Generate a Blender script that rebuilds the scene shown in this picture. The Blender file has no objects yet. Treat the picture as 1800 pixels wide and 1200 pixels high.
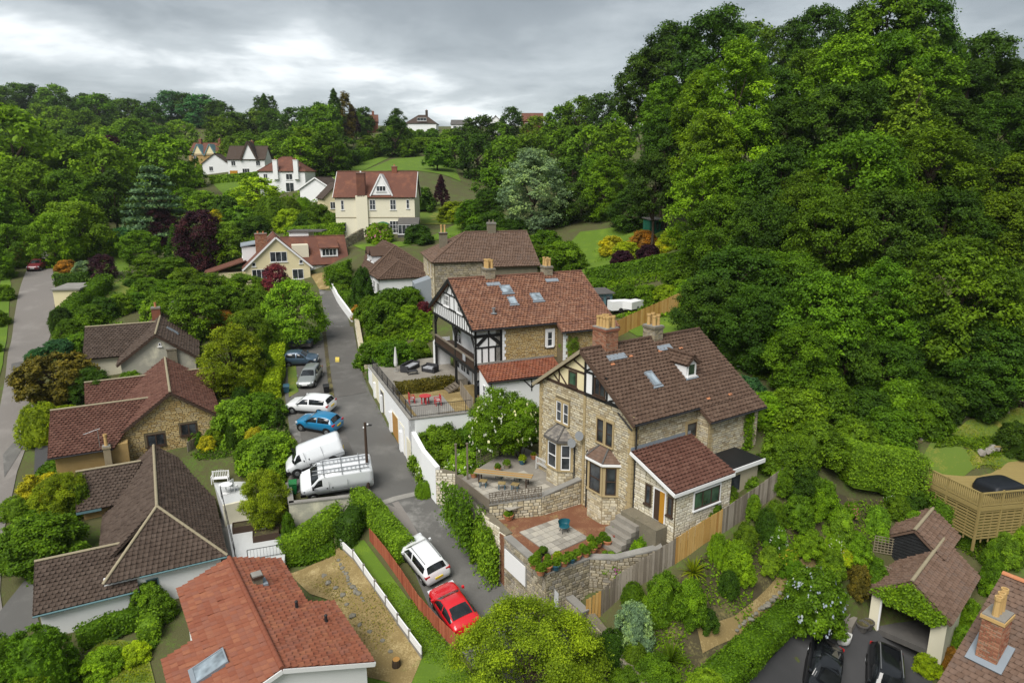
import bpy, bmesh, math, random
import numpy as np
from mathutils import Vector, Matrix
from mathutils.geometry import delaunay_2d_cdt

scene = bpy.context.scene
col = scene.collection
R = math.radians
rng = random.Random(7)
nrg = np.random.default_rng(7)

# ------------------------------------------------------------------ camera
CZ = 25.0
PITCH = math.atan(290 / 1200)
CP, SP = math.cos(PITCH), math.sin(PITCH)
cam = bpy.data.objects.new('camera', bpy.data.cameras.new('camera'))
col.objects.link(cam)
cam.data.sensor_width = 36
cam.data.lens = 24
cam.data.clip_end = 6000
cam.location = (0, 0, CZ)
cam.rotation_euler = (math.pi / 2 - PITCH, 0, 0)
scene.camera = cam

# ------------------------------------------------------------------ sky, sun, exposure
SUN_EL, SUN_AZ = R(52), R(-150)          # azimuth measured from +Y towards +X
world = bpy.data.worlds.new('World')
scene.world = world
world.use_nodes = True
wn = world.node_tree
wn.nodes.clear()
def N(t, tree, **kw):
    n = tree.nodes.new(t)
    for k, v in kw.items():
        if k == 'inp':
            for i, val in v.items(): n.inputs[i].default_value = val
        else: setattr(n, k, v)
    return n
def math_n(tree, op, a, b=None, c=None, clamp=False):
    n = tree.nodes.new('ShaderNodeMath'); n.operation = op; n.use_clamp = clamp
    for i, x in enumerate((a, b, c)):
        if x is None: continue
        if isinstance(x, (int, float)): n.inputs[i].default_value = x
        else: tree.links.new(x, n.inputs[i])
    return n.outputs[0]
def ramp(tree, fac, stops, interp='LINEAR'):
    n = tree.nodes.new('ShaderNodeValToRGB')
    n.color_ramp.interpolation = interp
    el = n.color_ramp.elements
    while len(el) < len(stops): el.new(.5)
    for e, (p, c) in zip(el, stops):
        e.position = p; e.color = (*c, 1) if len(c) == 3 else c
    tree.links.new(fac, n.inputs[0])
    return n.outputs[0]
def build_sky():
    t = wn; lk = t.links.new
    sky = N('ShaderNodeTexSky', t, sky_type='NISHITA', sun_disc=False, sun_elevation=SUN_EL, sun_rotation=SUN_AZ)
    tc = N('ShaderNodeTexCoord', t)
    sep = N('ShaderNodeSeparateXYZ', t); lk(tc.outputs['Generated'], sep.inputs[0])
    den = math_n(t, 'ADD', math_n(t, 'MAXIMUM', sep.outputs[2], 0.0), 0.16)
    cx = math_n(t, 'DIVIDE', sep.outputs[0], den); cy = math_n(t, 'DIVIDE', sep.outputs[1], den)
    cmb = N('ShaderNodeCombineXYZ', t); lk(cx, cmb.inputs[0]); lk(cy, cmb.inputs[1]); cmb.inputs[2].default_value = SKY_OFF
    n1 = N('ShaderNodeTexNoise', t, inp={'Scale': .42, 'Detail': 7.0, 'Roughness': .52, 'Distortion': .25}); lk(cmb.outputs[0], n1.inputs['Vector'])
    n2 = N('ShaderNodeTexNoise', t, inp={'Scale': 1.7, 'Detail': 6.0, 'Roughness': .55, 'Distortion': .35}); lk(cmb.outputs[0], n2.inputs['Vector'])
    f = math_n(t, 'ADD', math_n(t, 'MULTIPLY', n1.outputs[0], .74), math_n(t, 'MULTIPLY', n2.outputs[0], .26))
    c = ramp(t, f, [(.39, (.072, .082, .088)), (.505, (.122, .135, .142)), (.58, (.20, .216, .223)), (.665, (.44, .453, .458))])
    mul = N('ShaderNodeMix', t, data_type='RGBA', blend_type='MULTIPLY', inp={0: 1.0}); lk(c, mul.inputs[6]); mul.inputs[7].default_value = (10, 10, 10, 1)
    mx = N('ShaderNodeMix', t, data_type='RGBA', inp={0: .95}); lk(sky.outputs[0], mx.inputs[6]); lk(mul.outputs[2], mx.inputs[7])
    bg = N('ShaderNodeBackground', t, inp={'Strength': .1}); lk(mx.outputs[2], bg.inputs[0])
    out = N('ShaderNodeOutputWorld', t); lk(bg.outputs[0], out.inputs[0])
SKY_OFF = 13.0
build_sky()
sun = bpy.data.objects.new('sun', bpy.data.lights.new('sun', 'SUN'))
col.objects.link(sun)
sun.data.energy = 1.5
sun.data.angle = R(38)
sun.data.color = (1.0, .96, .9)
sun.rotation_euler = (math.pi / 2 - SUN_EL, 0, math.pi - SUN_AZ)
scene.view_settings.view_transform = 'Standard'
scene.view_settings.look = 'None'
scene.view_settings.exposure = 1.65
scene.view_settings.gamma = 1.0
scene.cycles.max_bounces = 5
scene.cycles.diffuse_bounces = 3
scene.cycles.transparent_max_bounces = 4

# ------------------------------------------------------------------ picking points by view ray
def ray(px, py):
    v = (py - 600) / 1200
    return np.array(((px - 900) / 1200, CP - v * SP, -(SP + v * CP)))
def W(px, py, z):
    d = ray(px, py); t = (z - CZ) / d[2]; return Vector((d[0] * t, d[1] * t, z))
def WD(px, py, t):
    d = ray(px, py); return Vector((d[0] * t, d[1] * t, CZ + d[2] * t))
def depth_of(P): return P[1] * CP - (P[2] - CZ) * SP
def proj(P):
    z = P[2] - CZ; dep = P[1] * CP - z * SP
    return 900 + 1200 * P[0] / dep, 600 - 1200 * (P[1] * SP + z * CP) / dep

# ------------------------------------------------------------------ materials
MATS = {}
def pmat(name, stops, rough=.8, noise=(1.5, .5), fine=(25, .12), bump=(30, .15), spec=.3, metal=0., objcol=False, stain=None, coat=0.):
    """stops: colours across per-piece value 'var'; mottled by two noises in object space"""
    m = bpy.data.materials.new(name); m.use_nodes = True
    t = m.node_tree; lk = t.links.new
    b = t.nodes['Principled BSDF']
    at = N('ShaderNodeAttribute', t, attribute_name='var')
    tc = N('ShaderNodeTexCoord', t)
    ge = N('ShaderNodeNewGeometry', t)
    vec = ge.outputs['Position']
    n1 = N('ShaderNodeTexNoise', t, inp={'Scale': noise[0], 'Detail': 5.0, 'Roughness': .6}); lk(vec, n1.inputs['Vector'])
    n2 = N('ShaderNodeTexNoise', t, inp={'Scale': fine[0], 'Detail': 3.0}); lk(vec, n2.inputs['Vector'])
    a = math_n(t, 'MULTIPLY', math_n(t, 'SUBTRACT', n1.outputs[0], .5), noise[1] * 2)
    f = math_n(t, 'ADD', math_n(t, 'MULTIPLY', math_n(t, 'SUBTRACT', n2.outputs[0], .5), fine[1] * 2), a)
    f = math_n(t, 'ADD', math_n(t, 'ADD', f, at.outputs['Fac']), math_n(t, 'MULTIPLY', math_n(t, 'SUBTRACT', 1., at.outputs['Alpha']), .5))
    if len(stops) == 1: stops = [tuple(x * .82 for x in stops[0]), stops[0], tuple(min(1, x * 1.12) for x in stops[0])]
    k = len(stops)
    c = ramp(t, f, [(i / (k - 1), s) for i, s in enumerate(stops)])
    if stain:
        n3 = N('ShaderNodeTexNoise', t, inp={'Scale': stain[0], 'Detail': 6.0, 'Roughness': .7}); lk(vec, n3.inputs['Vector'])
        g = ramp(t, n3.outputs[0], [(stain[1], (0, 0, 0)), (stain[1] + .14, (1, 1, 1))])
        mx = N('ShaderNodeMix', t, data_type='RGBA'); lk(g, mx.inputs[0]); lk(c, mx.inputs[6]); mx.inputs[7].default_value = (*stain[2], 1)
        c = mx.outputs[2]
    lk(c, b.inputs['Base Color'])
    b.inputs['Roughness'].default_value = rough
    b.inputs['Specular IOR Level'].default_value = spec
    b.inputs['Metallic'].default_value = metal
    if coat: b.inputs['Coat Weight'].default_value = coat; b.inputs['Coat Roughness'].default_value = .06
    if bump[1] > 0:
        n4 = N('ShaderNodeTexNoise', t, inp={'Scale': bump[0], 'Detail': 4.0}); lk(vec, n4.inputs['Vector'])
        bp = N('ShaderNodeBump', t, inp={'Strength': bump[1], 'Distance': .05}); lk(n4.outputs[0], bp.inputs['Height']); lk(bp.outputs[0], b.inputs['Normal'])
    MATS[name] = m
    return m
def M(n): return MATS[n]

def leafmat(name, rough=.55, trans=.38):
    m = bpy.data.materials.new(name); m.use_nodes = True
    t = m.node_tree; lk = t.links.new
    b = t.nodes['Principled BSDF']
    at = N('ShaderNodeAttribute', t, attribute_name='var')
    oi = N('ShaderNodeObjectInfo', t)
    ge = N('ShaderNodeNewGeometry', t)
    n1 = N('ShaderNodeTexNoise', t, inp={'Scale': .55, 'Detail': 3.0}); lk(ge.outputs['Position'], n1.inputs['Vector'])
    f = math_n(t, 'ADD', at.outputs['Fac'], math_n(t, 'MULTIPLY', math_n(t, 'SUBTRACT', n1.outputs[0], .5), .9))
    k = ramp(t, f, [(0., (.50, .54, .55)), (.45, (.95, 1., .9)), (1., (1.75, 1.65, .9))])
    mx = N('ShaderNodeMix', t, data_type='RGBA', blend_type='MULTIPLY', inp={0: 1.}); lk(oi.outputs['Color'], mx.inputs[6]); lk(k, mx.inputs[7])
    lk(mx.outputs[2], b.inputs['Base Color'])
    b.inputs['Roughness'].default_value = rough
    b.inputs['Specular IOR Level'].default_value = .12
    tr = N('ShaderNodeBsdfTranslucent', t); lk(mx.outputs[2], tr.inputs[0])
    ms = N('ShaderNodeMixShader', t, inp={0: trans}); lk(b.outputs[0], ms.inputs[1]); lk(tr.outputs[0], ms.inputs[2])
    lk(ms.outputs[0], t.nodes['Material Output'].inputs[0])
    MATS[name] = m
leafmat('leaf')
pmat('bark', [(.05, .035, .022), (.12, .09, .06)], .9)
pmat('ground', [(.075, .075, .028), (.075, .11, .02), (.07, .13, .016), (.11, .155, .025)], .95, (.35, 1.0), (5, .6), (12, .9))
pmat('lawn', [(.085, .15, .012), (.14, .22, .016), (.21, .27, .025)], .95, (.5, .8), (9, .5), (40, .5))
pmat('dry_lawn', [(.09, .14, .018), (.18, .18, .03), (.28, .23, .06), (.34, .27, .09)], .95, (.6, 1.1), (9, .5), (40, .5))
pmat('straw', [(.22, .16, .065), (.34, .26, .12), (.46, .37, .20), (.52, .44, .28)], .95, (.9, .9), (11, .6), (30, .6), stain=(.8, .62, (.14, .17, .04)))
pmat('soil', [(.06, .05, .025), (.13, .115, .045), (.22, .17, .075), (.30, .23, .11)], .95, (.8, 1.1), (8, .6), (18, .7))
pmat('asphalt', [(.10, .097, .091), (.15, .145, .135), (.215, .205, .19)], .85, (.35, 1.0), (25, .35), (90, .3), stain=(.22, .58, (.245, .238, .222)))
pmat('asphalt_dark', [(.055, .055, .057), (.075, .075, .077), (.10, .098, .098)], .8, (.6, .7), (60, .2), (90, .3))
pmat('asphalt_park', [(.095, .09, .083), (.135, .128, .12), (.18, .17, .155)], .88, (.6, 1.1), (25, .35), (90, .3))
pmat('lane', [(.17, .155, .142), (.23, .212, .195), (.29, .27, .245)], .85, (.3, 1.0), (25, .35), (90, .3))
pmat('concrete', [(.22, .21, .19), (.32, .31, .28), (.40, .39, .36)], .9, (1.0, .8), (20, .2), (40, .3))
pmat('patio_white', [(.48, .49, .49), (.60, .61, .61)], .8, (1.2, .5), (20, .15), (40, .15))
pmat('paving', [(.22, .20, .17), (.32, .30, .26), (.40, .37, .31)], .9, (1.3, .6), (20, .2), (30, .3), stain=(1.5, .62, (.14, .13, .10)))
pmat('gravel', [(.20, .085, .045), (.30, .16, .085), (.36, .25, .13), (.40, .32, .17)], .95, (.9, 1.2), (14, .7), (60, .9), stain=(1.0, .58, (.30, .26, .09)))
pmat('mortar', [(.15, .12, .07), (.22, .18, .11)], .95, (1.5, .5), (20, .2), (40, .4))
STONE = [(.27, .22, .14), (.44, .37, .24), (.54, .47, .32), (.38, .345, .27), (.60, .54, .40)]
pmat('stone', STONE, .9, (2.5, .18), (20, .1), (30, .5), stain=(.7, .66, (.20, .175, .12)))
pmat('stone_gold', [(.34, .23, .09), (.46, .33, .14), (.52, .40, .20), (.38, .30, .18)], .9, (2.5, .2), (20, .1), (30, .5))
pmat('stone_grey', [(.16, .14, .10), (.28, .24, .16), (.36, .31, .22), (.22, .20, .17), (.42, .37, .27)], .9, (2.5, .2), (20, .1), (30, .6), stain=(.9, .60, (.09, .085, .05)))
pmat('stone_pale', [(.46, .40, .28), (.62, .57, .44), (.55, .50, .40), (.70, .66, .55)], .9, (2.5, .18), (20, .1), (30, .5))
pmat('dressed', [(.36, .28, .15), (.46, .37, .21)], .85, (1.5, .5), (20, .15), (40, .2))
pmat('tile_brown', [(.078, .047, .032), (.093, .057, .039), (.11, .07, .049)], .85, (.8, .35), (14, .15), (40, .3), stain=(5, .74, (.26, .22, .14)))
pmat('tile_dark', [(.058, .040, .030), (.070, .049, .037), (.085, .061, .047)], .85, (.7, .35), (14, .15), (40, .3), stain=(6, .73, (.28, .25, .17)))
pmat('tile_maroon', [(.088, .038, .026), (.105, .046, .032), (.125, .06, .042)], .85, (.8, .35), (14, .15), (40, .3), stain=(6, .71, (.32, .24, .12)))
pmat('tile_red', [(.195, .062, .034), (.235, .08, .042), (.205, .078, .05), (.265, .10, .052)], .75, (.6, .5), (14, .12), (40, .2))
pmat('tile_orange', [(.13, .062, .042), (.18, .083, .05), (.23, .11, .065), (.17, .085, .057), (.26, .14, .09)], .85, (.7, .6), (14, .15), (40, .3), stain=(2.2, .66, (.09, .06, .05)))
pmat('tile_far', [(.12, .05, .034), (.18, .074, .044), (.235, .105, .06), (.14, .072, .056)], .85, (.7, .9), (8, .2), (40, .3))
pmat('tile_old', [(.115, .072, .05), (.135, .085, .06), (.155, .10, .072), (.125, .085, .065)], .85, (.5, .7), (10, .15), (40, .3), stain=(3, .68, (.25, .22, .15)))
pmat('ridge_pale', [(.28, .24, .16), (.42, .37, .26)], .9, (2, .5))
pmat('white', [(.74, .745, .745), (.84, .84, .84)], .7, (.8, .5), (10, .15), (30, .06), stain=(.9, .72, (.58, .57, .54)))
pmat('white_clean', [(.74, .74, .74), (.8, .8, .8)], .5, (1, .3), (10, .1), (30, 0))
pmat('cream', [(.66, .58, .36), (.74, .67, .44)], .75, (.8, .5), (10, .15), (30, .06))
pmat('cream_pale', [(.66, .62, .48), (.74, .71, .57)], .75, (.8, .5), (10, .15), (30, .06))
pmat('render_stained', [(.34, .33, .27), (.58, .55, .42), (.66, .62, .46)], .8, (.9, 1.0), (8, .2), (30, .1))
pmat('black_timber', [(.014, .014, .014), (.03, .03, .03)], .6)
pmat('black_board', [(.018, .019, .02), (.05, .052, .055)], .55, (3, .5))
pmat('dark_wood', [(.05, .03, .02), (.09, .055, .035)], .7)
pmat('wood_grey', [(.15, .125, .095), (.24, .205, .16), (.32, .28, .23)], .9, (1.2, .35), (30, .25), (50, .4))
pmat('wood_gold', [(.36, .19, .05), (.46, .27, .08), (.52, .34, .13)], .85, (1.2, .35), (30, .25), (50, .3))
pmat('wood_red', [(.24, .055, .028), (.32, .085, .042), (.38, .12, .06)], .85, (1.2, .4), (30, .2), (50, .3))
pmat('wood_deck', [(.27, .205, .075), (.34, .265, .105), (.40, .32, .15)], .8, (1.2, .35), (30, .2), (50, .3))
pmat('lead', [(.20, .23, .26), (.30, .34, .38)], .55, (3, .4), (20, .1), (40, .1))
pmat('grey_roof', [(.24, .27, .30), (.32, .36, .40)], .6, (.8, .5))
pmat('slate', [(.09, .085, .08), (.16, .145, .13), (.22, .20, .17)], .8, (1.5, .5))
pmat('brick', [(.20, .075, .045), (.30, .12, .07), (.36, .18, .11), (.24, .16, .12)], .9, (2, .2), (20, .1), (30, .4))
pmat('pot_buff', [(.46, .30, .12), (.58, .42, .20)], .8, (3, .5))
pmat('terracotta', [(.42, .17, .08), (.54, .26, .14), (.62, .38, .25)], .85, (3, .6))
pmat('glazed_blue', [(.03, .09, .13), (.05, .13, .18)], .35)
pmat('black_plastic', [(.012, .012, .013), (.025, .025, .027)], .5)
pmat('steel', [(.30, .31, .32), (.42, .43, .44)], .4, metal=.6)
pmat('iron', [(.02, .02, .022), (.035, .035, .037)], .6)
pmat('rubber', [(.012, .012, .012), (.022, .022, .022)], .85)
pmat('rim', [(.32, .33, .34), (.45, .46, .47)], .35, metal=.7)
pmat('red_lamp', [(.42, .012, .012), (.5, .02, .02)], .25, bump=(1, 0))
pmat('clear_lamp', [(.55, .57, .6), (.66, .68, .7)], .15, bump=(1, 0))
pmat('plate_yellow', [(.62, .46, .03), (.68, .5, .05)], .5, bump=(1, 0))
pmat('bin_green', [(.012, .16, .04), (.02, .21, .06)], .45, bump=(1, 0))
pmat('teal', [(.008, .075, .10), (.012, .10, .13)], .4, bump=(1, 0))
pmat('blue_grey_paint', [(.11, .20, .22), (.15, .26, .28)], .7)
pmat('red_paint', [(.42, .04, .045), (.52, .07, .07)], .6)
pmat('door_orange', [(.42, .20, .02), (.50, .26, .04)], .5)
pmat('wicker', [(.03, .03, .033), (.06, .06, .065)], .8)
pmat('cushion', [(.30, .31, .33), (.38, .39, .41)], .9)
pmat('rock', [(.16, .15, .12), (.28, .26, .22), (.38, .36, .31)], .95, (3, .6), (20, .2), (12, .8))
pmat('umbrella_cloth', [(.55, .55, .53), (.65, .65, .63)], .9)
pmat('umbrella_green', [(.01, .10, .06), (.015, .13, .08)], .9)
pmat('tarp', [(.010, .012, .016), (.022, .025, .032)], .5)
pmat('yellow_paint', [(.65, .50, .10), (.72, .58, .18)], .7)
def glass(name, c, rough=.08):
    m = bpy.data.materials.new(name); m.use_nodes = True
    b = m.node_tree.nodes['Principled BSDF']
    t = m.node_tree
    ge = N('ShaderNodeNewGeometry', t)
    n1 = N('ShaderNodeTexNoise', t, inp={'Scale': 1.3, 'Detail': 2.0}); t.links.new(ge.outputs['Position'], n1.inputs['Vector'])
    cc = ramp(t, n1.outputs[0], [(.35, tuple(x * .5 for x in c)), (.65, tuple(min(1, x * 1.6) for x in c))])
    t.links.new(cc, b.inputs['Base Color'])
    b.inputs['Roughness'].default_value = rough
    b.inputs['Specular IOR Level'].default_value = .6
    MATS[name] = m
glass('glass', (.035, .04, .045)); glass('glass_pale', (.20, .24, .27)); glass('car_glass', (.012, .014, .016), .04); glass('glass_green', (.04, .08, .05))
def paint(name, c, rough=.28, metal=0.):
    pmat(name, [tuple(x * .94 for x in c), c], rough, (1, .3), (8, .1), (1, 0), .5, metal, coat=.6)
paint('car_white', (.74, .75, .76)); paint('car_blue', (.012, .17, .34)); paint('car_slate', (.06, .10, .15), .3, .3); paint('car_silver', (.30, .32, .31), .35, .5)
paint('car_red', (.55, .008, .015)); paint('car_black', (.008, .009, .011), .2); paint('car_maroon', (.16, .02, .03)); paint('van_white', (.70, .72, .74))

# ------------------------------------------------------------------ objects
def link(name, data, parent=None):
    o = bpy.data.objects.new(name, data); col.objects.link(o)
    if parent is not None: o.parent = parent
    return o
def tag(o, label=None, cat=None, group=None, kind=None):
    if label: o['label'] = label
    if cat: o['category'] = cat
    if group: o['group'] = group
    if kind: o['kind'] = kind
    return o
def thing(name, label, cat, loc=(0, 0, 0), rz=0., group=None):
    o = link(name, None); o.location = loc; o.rotation_euler = (0, 0, rz); o.empty_display_size = .2
    return tag(o, label, cat, group)
def np_mesh(name, verts, faces, var=None, mat=None, smooth=False):
    """faces: int array (n,k) all of one size, or list of tuples"""
    me = bpy.data.meshes.new(name)
    verts = np.asarray(verts, dtype=np.float32).reshape(-1, 3)
    if isinstance(faces, np.ndarray):
        n, k = faces.shape
        me.vertices.add(len(verts)); me.vertices.foreach_set('co', verts.ravel())
        me.loops.add(n * k); me.loops.foreach_set('vertex_index', faces.astype(np.int32).ravel())
        me.polygons.add(n); me.polygons.foreach_set('loop_start', np.arange(0, n * k, k, dtype=np.int32))
        me.update(calc_edges=True)
    else:
        me.from_pydata([tuple(map(float, v)) for v in verts], [], faces)
    if var is not None:
        a = me.attributes.new('var', 'FLOAT', 'FACE'); a.data.foreach_set('value', np.asarray(var, dtype=np.float32))
    if mat: me.materials.append(MATS[mat] if isinstance(mat, str) else mat)
    if smooth: me.polygons.foreach_set('use_smooth', np.ones(len(me.polygons), dtype=bool))
    return me
class MB:
    """collects shapes that make up one part"""
    def __init__(s): s.v = []; s.f = []
    def add(s, vs, fs):
        o = len(s.v); s.v += [tuple(x) for x in vs]; s.f += [tuple(i + o for i in f) for f in fs]; return s
    def box(s, x0, x1, y0, y1, z0, z1):
        return s.add([(x0, y0, z0), (x1, y0, z0), (x1, y1, z0), (x0, y1, z0), (x0, y0, z1), (x1, y0, z1), (x1, y1, z1), (x0, y1, z1)],
                     [(0, 3, 2, 1), (4, 5, 6, 7), (0, 1, 5, 4), (1, 2, 6, 5), (2, 3, 7, 6), (3, 0, 4, 7)])
    def prism(s, poly, z0, z1):
        """poly CCW in xy; z0/z1 numbers or lists"""
        n = len(poly); g = lambda z, i: z[i] if isinstance(z, (list, tuple)) else z
        return s.add([(p[0], p[1], g(z0, i)) for i, p in enumerate(poly)] + [(p[0], p[1], g(z1, i)) for i, p in enumerate(poly)],
                     [tuple(range(n))[::-1], tuple(range(n, 2 * n))] + [(i, (i + 1) % n, (i + 1) % n + n, i + n) for i in range(n)])
    def cyl(s, p0, p1, r0, r1=None, seg=10):
        p0, p1 = Vector(p0), Vector(p1); r1 = r0 if r1 is None else r1
        d = (p1 - p0).normalized(); a = d.orthogonal().normalized(); b = d.cross(a)
        vs = []
        for p, r in ((p0, r0), (p1, r1)):
            for i in range(seg):
                t = 2 * math.pi * i / seg; vs.append(p + a * (r * math.cos(t)) + b * (r * math.sin(t)))
        return s.add(vs, [tuple(range(seg))[::-1], tuple(range(seg, 2 * seg))] + [(i, (i + 1) % seg, (i + 1) % seg + seg, i + seg) for i in range(seg)])
    def lathe(s, prof, c=(0, 0, 0), seg=12):
        vs = []; n = len(prof)
        for r, z in prof:
            for i in range(seg):
                t = 2 * math.pi * i / seg; vs.append((c[0] + r * math.cos(t), c[1] + r * math.sin(t), c[2] + z))
        fs = [(k * seg + i, k * seg + (i + 1) % seg, (k + 1) * seg + (i + 1) % seg, (k + 1) * seg + i) for k in range(n - 1) for i in range(seg)]
        fs += [tuple(range(seg))[::-1], tuple(range((n - 1) * seg, n * seg))]
        return s.add(vs, fs)
    def tube(s, pts, r, seg=6):
        for a, b in zip(pts[:-1], pts[1:]): s.cyl(a, b, r, r, seg)
        return s
    def build(s, name, mat, parent=None, smooth=False, kind=None):
        me = np_mesh(name, s.v, s.f, mat=mat, smooth=smooth)
        bm = bmesh.new(); bm.from_mesh(me); bmesh.ops.recalc_face_normals(bm, faces=bm.faces); bm.to_mesh(me); bm.free()
        o = link(name, me, parent)
        if kind: o['kind'] = kind
        return o
class Fr:
    """a flat frame on a thing: origin, U along, V up the face, outward normal"""
    def __init__(s, O, U, V):
        s.O = Vector(O); s.U = Vector(U).normalized(); s.V = Vector(V).normalized(); s.N = s.U.cross(s.V)
    def p(s, u, v, n=0.): return s.O + s.U * u + s.V * v + s.N * n
    def box(s, mb, u0, u1, v0, v1, n0, n1):
        P = s.p
        return mb.add([P(u0, v0, n0), P(u1, v0, n0), P(u1, v0, n1), P(u0, v0, n1), P(u0, v1, n0), P(u1, v1, n0), P(u1, v1, n1), P(u0, v1, n1)],
                      [(0, 3, 2, 1), (4, 5, 6, 7), (0, 1, 5, 4), (1, 2, 6, 5), (2, 3, 7, 6), (3, 0, 4, 7)])
    def beam(s, mb, u0, v0, u1, v1, w, n0, n1):
        d = Vector((u1 - u0, v1 - v0)); d.normalize(); q = Vector((-d.y, d.x)) * (w / 2)
        c = [(u0 - q.x, v0 - q.y), (u1 - q.x, v1 - q.y), (u1 + q.x, v1 + q.y), (u0 + q.x, v0 + q.y)]
        vs = [s.p(a, b, n0) for a, b in c] + [s.p(a, b, n1) for a, b in c]
        return mb.add(vs, [(3, 2, 1, 0), (4, 5, 6, 7), (0, 1, 5, 4), (1, 2, 6, 5), (2, 3, 7, 6), (3, 0, 4, 7)])
    def poly(s, mb, pts, n0, n1):
        k = len(pts); vs = [s.p(a, b, n0) for a, b in pts] + [s.p(a, b, n1) for a, b in pts]
        return mb.add(vs, [tuple(range(k))[::-1], tuple(range(k, 2 * k))] + [(i, (i + 1) % k, (i + 1) % k + k, i + k) for i in range(k)])
def fbox(name, mat, parent, F, u0, u1, v0, v1, n0, n1): return F.box(MB(), u0, u1, v0, v1, n0, n1).build(name, mat, parent)
def fbeam(name, mat, parent, F, u0, v0, u1, v1, w, n0=.0, n1=.035): return F.beam(MB(), u0, v0, u1, v1, w, n0, n1).build(name, mat, parent)

# --------- pieces laid in courses (tiles, stones)
def unit_tile(roll):
    us = [0, .22, .5, .78, 1] if roll else [0, 1]
    hs = [1.0, .55, .4, .55, 1.0] if roll else [1, 1]
    k = len(us); v = []
    for y, base in ((0., 1.), (1., .12)):
        for u, h in zip(us, hs): v.append((u, y, base * h if y == 0 else base * h))
    for u, h in zip(us, hs): v.append((u, .015, .70 * h))
    f = [(i, i + 1, k + i + 1, k + i) for i in range(k - 1)] + [(2 * k + i, 2 * k + i + 1, i + 1, i) for i in range(k - 1)]
    f += [(0, k, 2 * k), (2 * k - 1, k - 1, 3 * k - 1)]
    return v, f
def unit_stone(seed):
    r = random.Random(seed); j = lambda a: a + r.uniform(-.05, .05)
    b = [(0, 0, -.3), (1, 0, -.3), (1, 1, -.3), (0, 1, -.3)]
    t = [(j(.07), j(.10), 1), (j(.93), j(.10), r.uniform(.7, 1)), (j(.93), j(.90), r.uniform(.7, 1)), (j(.07), j(.90), r.uniform(.8, 1))]
    return b + t, [(4, 5, 6, 7), (0, 1, 5, 4), (1, 2, 6, 5), (2, 3, 7, 6), (3, 0, 4, 7)]
UNITS = {'roll': [unit_tile(True)], 'flat': [unit_tile(False)], 'stone': [unit_stone(i) for i in range(4)]}
UM = {}
def unit_mesh(kind, i, lvl, mat):
    k = (kind, i, lvl, mat)
    if k not in UM:
        v, f = UNITS[kind][i]
        UM[k] = np_mesh({'roll': 'tile', 'flat': 'tile', 'stone': 'stone'}[kind], v, f, [(lvl + .5) / 6] * len(f), mat)
    return UM[k]
def courses(poly, holes, rh, pw, r, gap=0., stag=True):
    vs = [p[1] for p in poly]; v = min(vs); top = max(vs); out = []; k = 0
    while v < top - .02:
        h = r.uniform(*rh) if isinstance(rh, tuple) else rh
        h = min(h, top - v); vm = v + h * .5
        xs = []
        for (a, b) in zip(poly, poly[1:] + poly[:1]):
            if (a[1] <= vm) != (b[1] <= vm): xs.append(a[0] + (b[0] - a[0]) * (vm - a[1]) / (b[1] - a[1]))
        xs.sort(); iv = list(zip(xs[::2], xs[1::2]))
        for (hu0, hv0, hu1, hv1) in holes:
            if hv0 < vm < hv1:
                n = []
                for a, b in iv:
                    if hu1 <= a or hu0 >= b: n.append((a, b)); continue
                    if hu0 > a: n.append((a, hu0))
                    if hu1 < b: n.append((hu1, b))
                iv = n
        for a, b in iv:
            u = a; first = True
            while u < b - .01:
                w = r.uniform(*pw) if isinstance(pw, tuple) else pw
                if first and stag and k % 2: w *= .5
                first = False
                if b - u - w < .3 * (pw[0] if isinstance(pw, tuple) else pw): w = b - u
                out.append((u + gap / 2, v + gap / 2, w - gap, h - gap)); u += w
        v += h; k += 1
    return out
def lay(name, kind, mat, parent, F, pieces, thick, n_ind=0, over=1.0, single='tile', seed=1, key=None):
    r = random.Random(seed); nu = len(UNITS[kind])
    if n_ind:
        pieces = sorted(pieces, key=key) if key else pieces
        for (u, v, du, dv) in pieces[:n_ind]:
            o = link(single, unit_mesh(kind, r.randrange(nu), r.randrange(6), mat), parent)
            P = F.p(u, v)
            m = Matrix((F.U * du, F.V * dv * over, F.N * (thick * r.uniform(.7, 1.2)))).transposed().to_4x4(); m.translation = P
            o.matrix_local = m
        pieces = pieces[n_ind:]
    if not pieces: return None
    V, Fa, var = [], [], []; off = 0
    for (u, v, du, dv) in pieces:
        uv, uf = UNITS[kind][r.randrange(nu)]
        a = np.array(uv); th = thick * r.uniform(.65, 1.25)
        w = np.array(F.p(u, v)) + np.outer(a[:, 0] * du, F.U) + np.outer(a[:, 1] * dv * over, F.V) + np.outer(a[:, 2] * th, F.N)
        V.append(w); Fa += [tuple(i + off for i in f) for f in uf]; off += len(a)
        var += [r.random()] * len(uf)
    o = link(name, np_mesh(name, np.concatenate(V), Fa, var, mat), parent); o['kind'] = 'stuff'
    return o
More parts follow.
